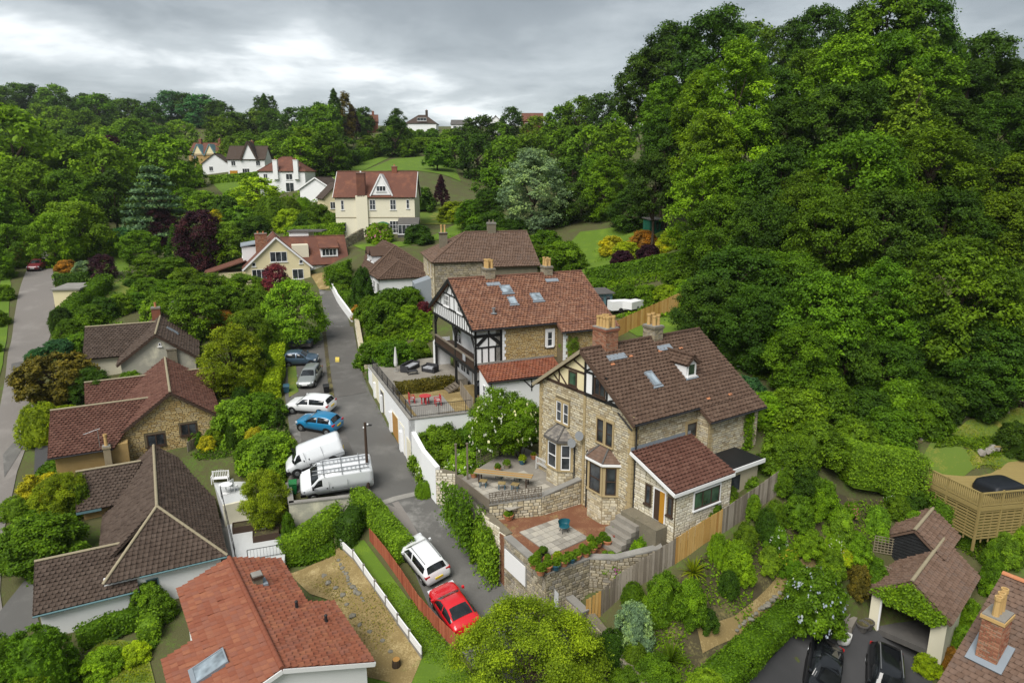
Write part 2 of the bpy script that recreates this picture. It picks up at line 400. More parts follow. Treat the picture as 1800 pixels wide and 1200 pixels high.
# ------------------------------------------------------------------ terrain
CT = [tuple(W(*q)) for q in [
 (870,1035,.4),(950,1150,0),(1000,1250,-.3),(780,930,1.0),(700,900,1.35),(740,850,1.8),(680,760,3.1),(640,690,4.4),(600,640,5.2),(620,590,6.2),(590,530,8),(575,505,9),
 (540,860,2),(520,760,3.4),(500,700,4.2),(515,620,5.6),(480,505,9.4),(420,510,8.8),(600,480,11),
 (610,1050,-.8),(700,1150,-.9),(560,960,-.9),(400,860,.7),(440,910,-.7),(470,950,-1.0),(450,985,-1.4),(400,1100,-1.8),(180,1150,-2.8),(60,1180,-3),
 (20,1090,-1.5),(10,900,.3),(40,700,3.6),(50,600,6.2),(67,478,11),(75,440,12.3),
 (300,800,2.3),(420,760,2.5),(160,820,1.5),(280,645,5),(380,640,5.5),(160,640,5.2),(450,650,4.9),(440,560,7.5),(300,470,10.5),(200,500,10),(150,560,7.5),
 (0,620,6),(-100,700,3.5),(0,520,9.5),(-200,900,0),(200,430,12.5),(100,420,13.2),(350,440,12),(560,410,15),(660,405,15.6),(800,400,16),
 (1045,1105,1.0),(1190,990,3.8),(1390,850,6.2),(1250,1050,2.2),(1300,1150,.2),(1400,1150,-1.5),(1530,1105,-1.5),(1450,900,4.8),(1700,780,6.4)]]
CT += [tuple(WD(*q)) for q in [(490,338,170),(435,307,200),(370,302,240),(600,330,160),(780,310,170),(750,262,230),(735,230,300),(300,243,350),(640,235,300),(500,245,330),
 (400,280,270),(200,300,270),(100,280,290),(850,330,170),(950,330,160),(860,235,290),(1000,235,260),(50,195,430),(200,205,420),(350,210,400),(20,380,150),(-200,330,170)]]
CT += [(5.5,39,3.1),(4.5,37,2.5),(8.2,36.5,3.4),(7.8,34.9,3.6),(10.9,35.8,4.7),(13.4,37.5,5.3),(22,80,14),(22,110,18),(45,80,22),(35,60,12),(60,100,30),(45,55,9),(60,60,15),(80,80,27),(70,40,7),(42,40,4.0),(30,36.5,-.6),(26,40.5,1.2),(31,43,3.4),(34,44,4.0),(36.5,46,4.3),(32,48.5,5.7),(36,50,6.4),(30,55,7.5),(20,50,7.6),
 (14,54,7.6),(100,120,42),(120,60,22),(25,28,-1.8),(15,26,-1.0),(45,30,0),(0,60,6.6),(8,70,9.0),(14,64,9.6),(-5,90,10.4),(-18,98,9),(12,100,13),(5,115,15.5),
 (0,10,-2),(-30,15,-3.5),(30,10,-2.5),(0,-40,-3),(-60,20,-4),(-60,50,1.5),(-90,90,9),(0,600,52),(-350,650,70),(350,600,65),(0,1500,40),(-900,1500,60),(900,1500,60),(-700,500,80),(500,300,70),(250,120,45),(300,0,15),(-300,0,5),(-400,250,50),(0,-300,-5)]
CT = np.array(CT)
def _phi(d2): return .5 * d2 * np.log(d2 + 1e-9)
def _solve():
    n = len(CT); xy = CT[:, :2] / 50.; d2 = ((xy[:, None] - xy[None]) ** 2).sum(-1)
    A = np.zeros((n + 3, n + 3)); A[:n, :n] = _phi(d2) + np.eye(n) * 2e-4; Pm = np.c_[np.ones(n), xy]; A[:n, n:] = Pm; A[n:, :n] = Pm.T
    return np.linalg.solve(A, np.r_[CT[:, 2], 0, 0, 0])
CW = _solve()
def HT(x, y):
    q = np.c_[np.ravel(x), np.ravel(y)] / 50.; out = np.empty(len(q)); c = CT[:, :2] / 50.
    for i in range(0, len(q), 8000):
        s = q[i:i + 8000]; d2 = ((s[:, None] - c[None]) ** 2).sum(-1)
        out[i:i + 8000] = _phi(d2) @ CW[:-3] + CW[-3] + s @ CW[-2:]
    return out
def gz(x, y): return float(HT([x], [y])[0])
def G(px, py, lo=18., hi=700.):
    d = ray(px, py); t = np.geomspace(lo, hi, 260); P = t[:, None] * d
    s = (CZ + P[:, 2]) - HT(P[:, 0], P[:, 1]); k = np.argmax(s < 0)
    if s[k] >= 0: k = len(t) - 1
    a, b = t[max(k - 1, 0)], t[k]
    for _ in range(14):
        m = (a + b) / 2
        if CZ + d[2] * m < gz(d[0] * m, d[1] * m): b = m
        else: a = m
    return Vector((d[0] * b, d[1] * b, gz(d[0] * b, d[1] * b)))
def ground():
    def axis(neg, pos, fine0, fine1, st, g):
        a = list(np.arange(fine0, fine1 + .01, st)); s = st
        while a[-1] < pos: s *= g; a.append(a[-1] + s)
        s = st
        while a[0] > neg: s *= g; a.insert(0, a[0] - s)
        return np.array(a)
    xs = axis(-2500, 2500, -60, 50, .9, 1.09); ys = axis(-400, 3000, 24, 130, .9, 1.07)
    X, Y = np.meshgrid(xs, ys); Z = HT(X, Y)
    nx, ny = len(xs), len(ys); i = np.arange((ny - 1) * nx).reshape(ny - 1, nx)[:, :-1].ravel()
    me = np_mesh('ground', np.c_[X.ravel(), Y.ravel(), Z], np.c_[i, i + 1, i + nx + 1, i + nx], mat='ground', smooth=True)
    tag(link('ground', me), 'green hillside ground under the gardens and woods', None, None, 'structure')
ground()
def drape(name, pts, mat, lift=.05, kind='structure', label=None, step=.9, parent=None, zfun=None, skirt=0):
    """sheet laid over the ground; pts are world xy"""
    P = [Vector((p[0], p[1])) for p in pts]
    vs = []; n = len(P)
    for a, b in zip(P, P[1:] + P[:1]):
        k = max(1, int((b - a).length / step))
        for i in range(k): vs.append(a.lerp(b, i / k))
    nb = len(vs)
    x0, x1 = min(p.x for p in P), max(p.x for p in P); y0, y1 = min(p.y for p in P), max(p.y for p in P)
    def inside(q):
        c = False
        for a, b in zip(P, P[1:] + P[:1]):
            if (a.y > q.y) != (b.y > q.y) and q.x < (b.x - a.x) * (q.y - a.y) / (b.y - a.y) + a.x: c = not c
        return c
    y = y0 + step / 2
    while y < y1:
        x = x0 + step / 2
        while x < x1:
            q = Vector((x, y))
            if inside(q) and min((q - v).length for v in vs[:nb]) > step * .4: vs.append(q)
            x += step
        y += step
    r = delaunay_2d_cdt(vs, [], [list(range(nb))], 1, 1e-4)
    V = r[0]; F = [tuple(f) for f in r[2]]
    z = HT([v.x for v in V], [v.y for v in V]) if zfun is None else np.array([zfun(v.x, v.y) for v in V])
    F = [f if (V[f[1]] - V[f[0]]).cross(V[f[2]] - V[f[0]]) > 0 else f[::-1] for f in F]
    o = link(name, np_mesh(name, np.c_[[v.x for v in V], [v.y for v in V], z + lift], F, mat=mat, smooth=True), parent)
    tag(o, label, None, None, kind)
    return o
def gp(*pix): return [G(*q) for q in pix]
road = [(560,508),(585,512),(600,520),(612,560),(622,600),(634,650),(650,690),(690,765),(730,830),(760,862),(800,930),(850,985),(900,1030),(960,1080),(1080,1210),(860,1215),(800,1130),(760,1080),(728,1005),(705,950),(680,900),(660,875),(650,880),(520,868),(505,850),(525,780),(510,760),(500,690),(505,640),(500,600),(540,590),(570,580),(568,540)]
drape('road', gp(*road), 'asphalt', .06, 'structure', 'grey tarmac lane running uphill past parked cars')
drape('parking_bay', gp((503,592),(568,590),(573,640),(578,690),(512,702),(500,640)), 'asphalt_park', .10, 'structure', 'dark tarmac parking bay beside the lane')
drape('parking_bay', gp((516,700),(585,700),(612,775),(640,860),(530,868),(508,850),(530,775)), 'asphalt_park', .095, 'structure', 'dark tarmac forecourt where the vans stand')
drape('lane', gp((-60,1190),(-40,1000),(-25,860),(-5,740),(10,660),(25,560),(45,480),(62,447),(80,440),(92,470),(97,500),(96,560),(85,600),(75,640),(60,700),(55,760),(30,830),(8,930),(0,1040),(12,1120),(-10,1210)), 'lane', .06, 'structure', 'pale tarmac back lane at the left')
drape('driveway', gp((1310,1200),(1330,1165),(1375,1105),(1400,1100),(1530,1105),(1600,1128),(1660,1160),(1640,1195),(1600,1290),(1290,1290)), 'asphalt_dark', .06, 'structure', 'dark tarmac drive before the open garage')
drape('driveway', gp((-20,1105),(62,1000),(64,1080),(70,1098),(0,1140)), 'asphalt', .10, 'structure', 'grey tarmac drive left of the white-walled bungalow', zfun=None)
drape('driveway', gp((62,772),(92,770),(100,825),(60,840)), 'asphalt_dark', .11, 'structure', 'small dark drive beside the left lane')
drape('driveway', gp((545,483),(575,478),(585,505),(562,510)), 'straw', .09, 'structure', 'sandy drive before the cream garage')
# lawns and beds
drape('lawn', gp((640,1230),(596,955),(640,950),(760,1110),(860,1230)), 'lawn', .07, 'structure', 'narrow green lawn strip beside the red fence')
drape('lawn', gp((110,1200),(180,1120),(255,1130),(275,1210),(200,1260)), 'dry_lawn', .08, 'structure', 'yellowing lawn behind the clipped hedge dome')
drape('sand_garden', gp((510,1010),(600,960),(660,1020),(745,1150),(720,1210),(640,1190),(590,1060),(545,1045)), 'straw', .09, 'structure', 'dry straw-coloured garden below the white slab fence')
drape('lawn', gp((620,432),(740,425),(800,395),(900,385),(915,400),(850,415),(780,420),(650,445)), 'lawn', .08, 'structure', 'sloping lawn right of the cream house')
drape('lawn', gp((735,395),(738,340),(790,365),(810,395)), 'dry_lawn', .10, 'structure', 'dry lawn behind the cream house')
drape('lawn', gp((975,480),(990,440),(1020,408),(1080,400),(1200,394),(1215,432),(1100,447),(1060,472),(1000,490)), 'lawn', .08, 'structure', 'lawn below the orange shrubs')
drape('lawn', gp((630,305),(690,280),(790,272),(810,320),(720,300)), 'lawn', .1, 'structure', 'distant lawn above the cream house')
drape('lawn', gp((290,240),(345,232),(345,252),(300,256)), 'dry_lawn', .15, 'structure', 'distant yellow field among woods')
drape('lawn', gp((1612,830),(1636,778),(1700,740),(1800,715),(1890,740),(1870,820),(1760,822),(1690,842)), 'dry_lawn', .08, 'structure', 'worn lawn above the timber deck')
drape('lawn', gp((110,450),(230,425),(225,480),(150,500),(90,490)), 'lawn', .08, 'structure', 'lawn by the purple tree')
drape('lawn', gp((165,525),(230,485),(240,510),(175,545)), 'dry_lawn', .08, 'structure', 'dry lawn strip behind the long hedge')
drape('lawn', gp((160,590),(215,565),(212,600),(165,605)), 'lawn', .08, 'structure', 'small lawn left of the stained gable')
drape('lawn', gp((-60,640),(-10,600),(8,470),(20,500),(15,560),(5,640),(-30,760),(-70,760)), 'lawn', .08, 'structure', 'grass verge along the left lane')
drape('lawn', gp((650,560),(690,550),(750,545),(730,590),(650,592)), 'lawn', .07, 'structure', 'front lawn left of the timbered house')
drape('lawn', gp((1100,580),(1205,540),(1230,560),(1190,590),(1120,592)), 'lawn', .08, 'structure', 'back lawn behind the gold fence')
drape('garden_bed', gp((1100,1180),(1140,1060),(1210,1000),(1330,920),(1420,860),(1560,870),(1530,960),(1480,1010),(1390,1080),(1330,1140),(1270,1200)), 'soil', .05, 'structure', 'brown earth of the sloping shrub garden')
drape('garden_path', gp((1225,1105),(1290,1085),(1370,1010),(1440,960),(1450,980),(1380,1050),(1300,1120),(1235,1150)), 'straw', .09, 'structure', 'dry grass path through the shrub garden')
drape('garden_bed', gp((1590,770),(1700,715),(1760,690),(1765,705),(1700,732),(1610,785)), 'soil', .08, 'structure', 'bare earth bank above the worn lawn')

drape('lawn', gp((375,325),(400,315),(470,318),(460,345),(400,350)), 'lawn', .12, 'structure', 'distant lawn below the white gabled houses')
drape('lawn', gp((700,262),(760,235),(830,240),(800,262)), 'lawn', .15, 'structure', 'distant garden grass below the skyline dormer house')
drape('lawn', gp((560,312),(600,285),(680,262),(690,275),(640,300),(600,318)), 'lawn', .12, 'structure', 'sloping distant lawn beside the climbing hedge')
# tarmac patches and ironwork on the lane
drape('tarmac_patch', gp((571,575),(621,575),(633,640),(645,690),(590,700),(580,660)), 'asphalt_park', .085, 'structure', 'darker resurfaced stretch of the upper lane')
drape('tarmac_patch', gp((668,882),(745,862),(752,868),(673,889)), 'concrete', .085, 'structure', 'pale joint across the lane below the parking wall')
drape('tarmac_patch', gp((672,890),(700,882),(745,955),(720,965)), 'lane', .08, 'structure', 'pale worn strip beside the hedge')
drape('tarmac_patch', gp((548,790),(585,775),(640,850),(600,862)), 'asphalt', .105, 'structure', 'paler tarmac beside the white vans')
drape('drain_cover', gp((783,916),(797,912),(803,924),(789,928)), 'asphalt_dark', .09, 'structure', 'dark iron drain cover in the lane')
drape('tarmac_patch', gp((20,640),(60,632),(62,642),(20,652)), 'asphalt', .085, 'structure', 'dark trench repair across the left lane')
drape('tarmac_patch', gp((5,800),(40,760),(45,780),(8,840)), 'asphalt', .085, 'structure', 'dark patch on the lower left lane')
drape('verge', gp((565,575),(572,575),(582,660),(588,700),(580,700),(573,640)), 'soil', .1, 'structure', 'weedy edge between parking bay and lane')
drape('garden_bed', gp((505,640),(520,640),(525,690),(508,700)), 'dry_lawn', .13, 'structure', 'rusty leaf litter beside the silver car')
# ------------------------------------------------------------------ houses
class House:
    """local frame: x to the right seen from the front, y into the house, front face at y = 0, z from the base"""
    def __init__(s, name, label, O, rz, base, cat='house'):
        s.t = thing(name, label, cat, (O[0], O[1], base), R(rz)); s.base = base; s.roofs = []
    def fr(s, side, x0, x1, y0, y1):
        if side == 'F': return Fr((x0, y0, 0), (1, 0, 0), (0, 0, 1))
        if side == 'R': return Fr((x1, y0, 0), (0, 1, 0), (0, 0, 1))
        if side == 'L': return Fr((x0, y1, 0), (0, -1, 0), (0, 0, 1))
        return Fr((x1, y1, 0), (-1, 0, 0), (0, 0, 1))
    def body(s, x0, x1, y0, y1, z0, z1, mat, gable=None, zr=0, name='wall'):
        mb = MB()
        if gable == 'y':
            xm = (x0 + x1) / 2
            P = [(x0, z0), (x1, z0), (x1, z1), (xm, zr), (x0, z1)]
            Fr((0, y0, 0), (1, 0, 0), (0, 0, 1)).poly(mb, P, 0, -(y1 - y0))
        elif gable == 'x':
            ym = (y0 + y1) / 2
            P = [(y0, z0), (y1, z0), (y1, z1), (ym, zr), (y0, z1)]
            Fr((x1, 0, 0), (0, 1, 0), (0, 0, 1)).poly(mb, P, 0, -(x1 - x0))
        else: mb.box(x0, x1, y0, y1, z0, z1)
        return mb.build(name, mat, s.t)
    def slope(s, pts, tile, size=(.3, .26), kind='roll', holes=(), thick=.125, n_ind=0, slab='tile_under', parent=None, name='roof'):
        """pts: eave-left, eave-right, (top-right, top-left | apex) seen from outside"""
        P = [Vector(p) for p in pts]; U = (P[1] - P[0]).normalized(); n = U.cross(P[-1] - P[0]).normalized(); V = n.cross(U)
        F = Fr(P[0], U, V); uv = [((p - P[0]).dot(U), (p - P[0]).dot(V)) for p in P]
        ro = F.poly(MB(), uv, -.14, -.01 if size else .03).build(name, tile, parent or s.t)
        if size:
            pc = courses(uv, holes, size[1], size[0], rng)
            m = s.t.matrix_basis
            key = (lambda q: (m @ F.p(q[0], q[1])).length_squared) if n_ind else None
            if n_ind:
                mw = Matrix.Translation(s.t.location) @ Matrix.Rotation(s.t.rotation_euler.z, 4, 'Z')
                def key(q):
                    w = mw @ F.p(q[0] + q[2] / 2, q[1]); a, b = proj(w)
                    return depth_of(w) + (500 if not (0 < a < 1800 and 0 < b < 1200) else 0)
            lay('tile_covering', kind, tile, ro, F, pc, thick, n_ind, 1.12, 'tile', rng.randrange(999), key)
        return F, ro
    def caps(s, a, b, mat, r=.11, step=.45, parent=None, name='ridge_tile'):
        a, b = Vector(a), Vector(b); d = b - a; n = max(1, round(d.length / step)); d /= n
        k = ('cap', mat, round(r, 3), round(d.length, 2))
        if k not in UM:
            mb = MB(); L = d.length; seg = 6; vs = []
            for x, q in ((0, 1.0), (L * 1.03, .9)):
                for i in range(seg + 1):
                    t = math.pi * i / seg; vs.append((x, r * q * math.cos(t), r * q * math.sin(t) * .9))
            mb.add(vs, [(i, i + 1, i + seg + 2, i + seg + 1) for i in range(seg)] + [tuple(range(seg + 1)), tuple(range(seg + 1, 2 * seg + 2))[::-1]])
            UM[k] = np_mesh(name, mb.v, mb.f, mat=mat)
        x = d.normalized(); y = Vector((0, 0, 1)).cross(x).normalized(); z = x.cross(y)
        for i in range(n):
            o = link(name, UM[k], parent or s.t); m = Matrix((x, y, z)).transposed().to_4x4(); m.translation = a + d * i + Vector((0, 0, .015)); o.matrix_local = m
    def gable_roof(s, x0, x1, y0, y1, ze, zr, axis, tile, ov=.3, gov=.25, size=(.3, .26), kind='roll', ridge=None, sides='RL', thick=.125, n_ind=0, holes=None, barge=None, cap=True, xm=None):
        holes = holes or {}
        ends = {}
        if axis == 'y':
            xm = (x0 + x1) / 2 if xm is None else xm; k = (zr - ze) / (x1 - xm); z = ze - k * ov; a, b = y0 - gov, y1 + gov
            E = {'R': [(x1 + ov, a, z), (x1 + ov, b, z), (xm, b, zr), (xm, a, zr)], 'L': [(x0 - ov, b, z), (x0 - ov, a, z), (xm, a, zr), (xm, b, zr)]}
            ra, rb = (xm, a, zr), (xm, b, zr); ge = [((x0 - ov, z), (xm, zr), (x1 + ov, z), 'y', a), ((x0 - ov, z), (xm, zr), (x1 + ov, z), 'y', b)]
        else:
            ym = (y0 + y1) / 2; k = (zr - ze) / (ym - y0); z = ze - k * ov; a, b = x0 - gov, x1 + gov
            E = {'F': [(a, y0 - ov, z), (b, y0 - ov, z), (b, ym, zr), (a, ym, zr)], 'B': [(b, y1 + ov, z), (a, y1 + ov, z), (a, ym, zr), (b, ym, zr)]}
            ra, rb = (a, ym, zr), (b, ym, zr); ge = [((y0 - ov, z), (ym, zr), (y1 + ov, z), 'x', a), ((y0 - ov, z), (ym, zr), (y1 + ov, z), 'x', b)]
            if sides == 'RL': sides = 'FB'
        out = {}
        for q in E:
            out[q] = s.slope(E[q], tile if True else None, size, kind, holes.get(q, ()), thick, n_ind if q in sides else 0)
        if cap: s.caps(Vector(ra) + Vector((0, 0, .03)), Vector(rb) + Vector((0, 0, .03)), ridge or tile)
        if barge:
            for (p, q, r_, ax, c) in ge:
                for u, v in ((p, q), (q, r_)):
                    Fq = Fr((0, c, 0), (1, 0, 0), (0, 0, 1)) if ax == 'y' else Fr((c, 0, 0), (0, 1, 0), (0, 0, 1))
                    sgn = -1 if c in (y1 + gov, ) and ax == 'y' else 1
                    n = .0 if ax == 'x' and c > x0 else .0
                    Fq.beam(MB(), u[0], u[1] - .1, v[0], v[1] - .1, .24, -.03, .035).build('bargeboard', barge, s.t)
        return out
    def hip_roof(s, x0, x1, y0, y1, ze, zr, axis, tile, ov=.35, hips=(True, True), size=(.3, .26), kind='roll', ridge=None, thick=.125, holes=None, inset=None):
        holes = holes or {}
        X0, X1, Y0, Y1 = x0 - ov, x1 + ov, y0 - ov, y1 + ov
        if axis == 'y':
            xm = (x0 + x1) / 2; h = inset or (X1 - X0) / 2
            a = (xm, Y0 + (h if hips[0] else 0), zr); b = (xm, Y1 - (h if hips[1] else 0), zr)
            s.slope([(X1, Y0, ze), (X1, Y1, ze), b, a], tile, size, kind, holes.get('R', ()), thick)
            s.slope([(X0, Y1, ze), (X0, Y0, ze), a, b], tile, size, kind, holes.get('L', ()), thick)
            if hips[0]: s.slope([(X0, Y0, ze), (X1, Y0, ze), a], tile, size, kind, (), thick)
            if hips[1]: s.slope([(X1, Y1, ze), (X0, Y1, ze), b], tile, size, kind, (), thick)
            lines = [(a, b)] + ([((X0, Y0, ze), a), ((X1, Y0, ze), a)] if hips[0] else []) + ([((X0, Y1, ze), b), ((X1, Y1, ze), b)] if hips[1] else [])
        else:
            ym = (y0 + y1) / 2; h = inset or (Y1 - Y0) / 2
            a = (X0 + (h if hips[0] else 0), ym, zr); b = (X1 - (h if hips[1] else 0), ym, zr)
            s.slope([(X0, Y0, ze), (X1, Y0, ze), b, a], tile, size, kind, holes.get('F', ()), thick)
            s.slope([(X1, Y1, ze), (X0, Y1, ze), a, b], tile, size, kind, holes.get('B', ()), thick)
            if hips[0]: s.slope([(X0, Y1, ze), (X0, Y0, ze), a], tile, size, kind, (), thick)
            if hips[1]: s.slope([(X1, Y0, ze), (X1, Y1, ze), b], tile, size, kind, (), thick)
            lines = [(a, b)] + ([((X0, Y0, ze), a), ((X0, Y1, ze), a)] if hips[0] else []) + ([((X1, Y0, ze), b), ((X1, Y1, ze), b)] if hips[1] else [])
        for p, q in lines:
            if (Vector(p) - Vector(q)).length > .5: s.caps(Vector(p) + Vector((0, 0, .02)), Vector(q) + Vector((0, 0, .02)), ridge or tile)
    def win(s, F, u, v, w, h, cols=2, rows=1, frame='white_clean', surround=None, sill=True, pane='glass', fw=.06, sw=.14, name='window', parent=None, n=0.):
        par = parent or s.t
        mb = MB()
        F.box(mb, u, u + w, v, v + fw, n, n + .05); F.box(mb, u, u + w, v + h - fw, v + h, n, n + .05)
        cw = w / cols; rh = h / rows
        for i in range(cols + 1):
            c = u + cw * i - (fw / 2 if 0 < i < cols else 0 if i == 0 else fw); F.box(mb, c, c + fw, v + fw, v + h - fw, n, n + .047)
        for j in range(1, rows):
            c = v + rh * j - fw * .35; F.box(mb, u + fw, u + w - fw, c, c + fw * .7, n, n + .04)
        o = mb.build(name, frame, par)
        for i in range(cols):
            fbox('pane', pane, o, F, u + cw * i + .02, u + cw * (i + 1) - .02, v + .02, v + h - .02, n + .002, n + .015)
        if surround:
            mb = MB()
            F.box(mb, u - sw, u, v - .02, v + h + .02, n - .02, n + .075); F.box(mb, u + w, u + w + sw, v - .02, v + h + .02, n - .02, n + .075); F.box(mb, u - sw, u + w + sw, v + h + .02, v + h + sw + .06, n - .02, n + .08)
            mb.build('surround', surround, o)
        if sill: fbox('sill', surround or frame, o, F, u - .1, u + w + .1, v - .1, v - .022, n - .02, n + .13)
        return o
    def rooflight(s, F, u, v, w, h):
        mb = MB(); f = .07
        F.box(mb, u, u + w, v, v + f, 0, .19); F.box(mb, u, u + w, v + h - f, v + h, 0, .19); F.box(mb, u, u + f, v + f, v + h - f, 0, .188); F.box(mb, u + w - f, u + w, v + f, v + h - f, 0, .188)
        o = mb.build('rooflight', 'lead', s.t); fbox('pane', 'glass_pale', o, F, u + f * .9, u + w - f * .9, v + f * .9, v + h - f * .9, .12, .16)
        fbox('flashing', 'lead', o, F, u - .1, u + w + .1, v - .16, v - .005, .03, .13)
    def chimney(s, x, y, w, d, z0, z1, mat, pots=2, pot='pot_buff', cap=None, prow=None, brick=False, ph=.55):
        o = MB().box(x - w / 2, x + w / 2, y - d / 2, y + d / 2, z0, z1).build('chimney', 'mortar' if brick else mat, s.t)
        if brick:
            for sd in 'FRL':
                F = s.fr(sd, x - w / 2, x + w / 2, y - d / 2, y + d / 2)
                L_ = w if sd == 'F' else d
                lay('brickwork', 'stone', mat, o, F, courses([(0, z0), (L_, z0), (L_, z1), (0, z1)], (), .085, .23, rng, .012), .012, 0, 1, 'brick', rng.randrange(999))
        MB().box(x - w / 2 - .06, x + w / 2 + .06, y - d / 2 - .06, y + d / 2 + .06, z1 - .16, z1 - .02).build('cap', cap or mat, o)
        MB().box(x - w / 2 - .02, x + w / 2 + .02, y - d / 2 - .02, y + d / 2 + .02, z1 - .019, z1 + .05).build('flaunching', 'concrete', o)
        rows = prow or 1; per = math.ceil(pots / rows); i = 0
        for r_ in range(rows):
            for c in range(per):
                if i >= pots: break
                i += 1
                px = x + (c - (per - 1) / 2) * (w / per) * .92; py = y + (r_ - (rows - 1) / 2) * (d / rows) * .9
                hh = ph * rng.uniform(.9, 1.1)
                rr = min(.13, w / per * .42)
                MB().lathe([(rr * 1.05, 0), (rr, .08), (rr * .85, hh * .75), (rr * 1.1, hh * .78), (rr * 1.1, hh * .95), (rr * .7, hh * .95), (rr * .65, hh * .6)], (px, py, z1 + .05), 10).build('chimney_pot', pot, o)
        return o
    def flash(s, F, u, v, w, h): fbox('flashing', 'lead', s.t, F, u, u + w, v, v + h, .03, .09)
    def stonework(s, parent, F, poly, holes, mat='stone', rh=(.10, .2), pw=(.16, .5), n_ind=0, thick=.035, gap=.025):
        return lay('stonework', 'stone', mat, parent, F, courses(poly, holes, rh, pw, rng, gap), thick, n_ind, 1, 'stone', rng.randrange(999), None)
    def quoins(s, F, u, v0, v1, mat, side=1, n=.05):
        v = v0; k = 0
        while v < v1 - .1:
            w = .42 if k % 2 else .28
            fbox('quoin', mat, s.t, F, min(u, u + side * w), max(u, u + side * w), v + .01, min(v + .3, v1) - .01, -.02, n)
            v += .31; k += 1
pmat('tile_under', [(.05, .035, .03), (.07, .05, .04)])

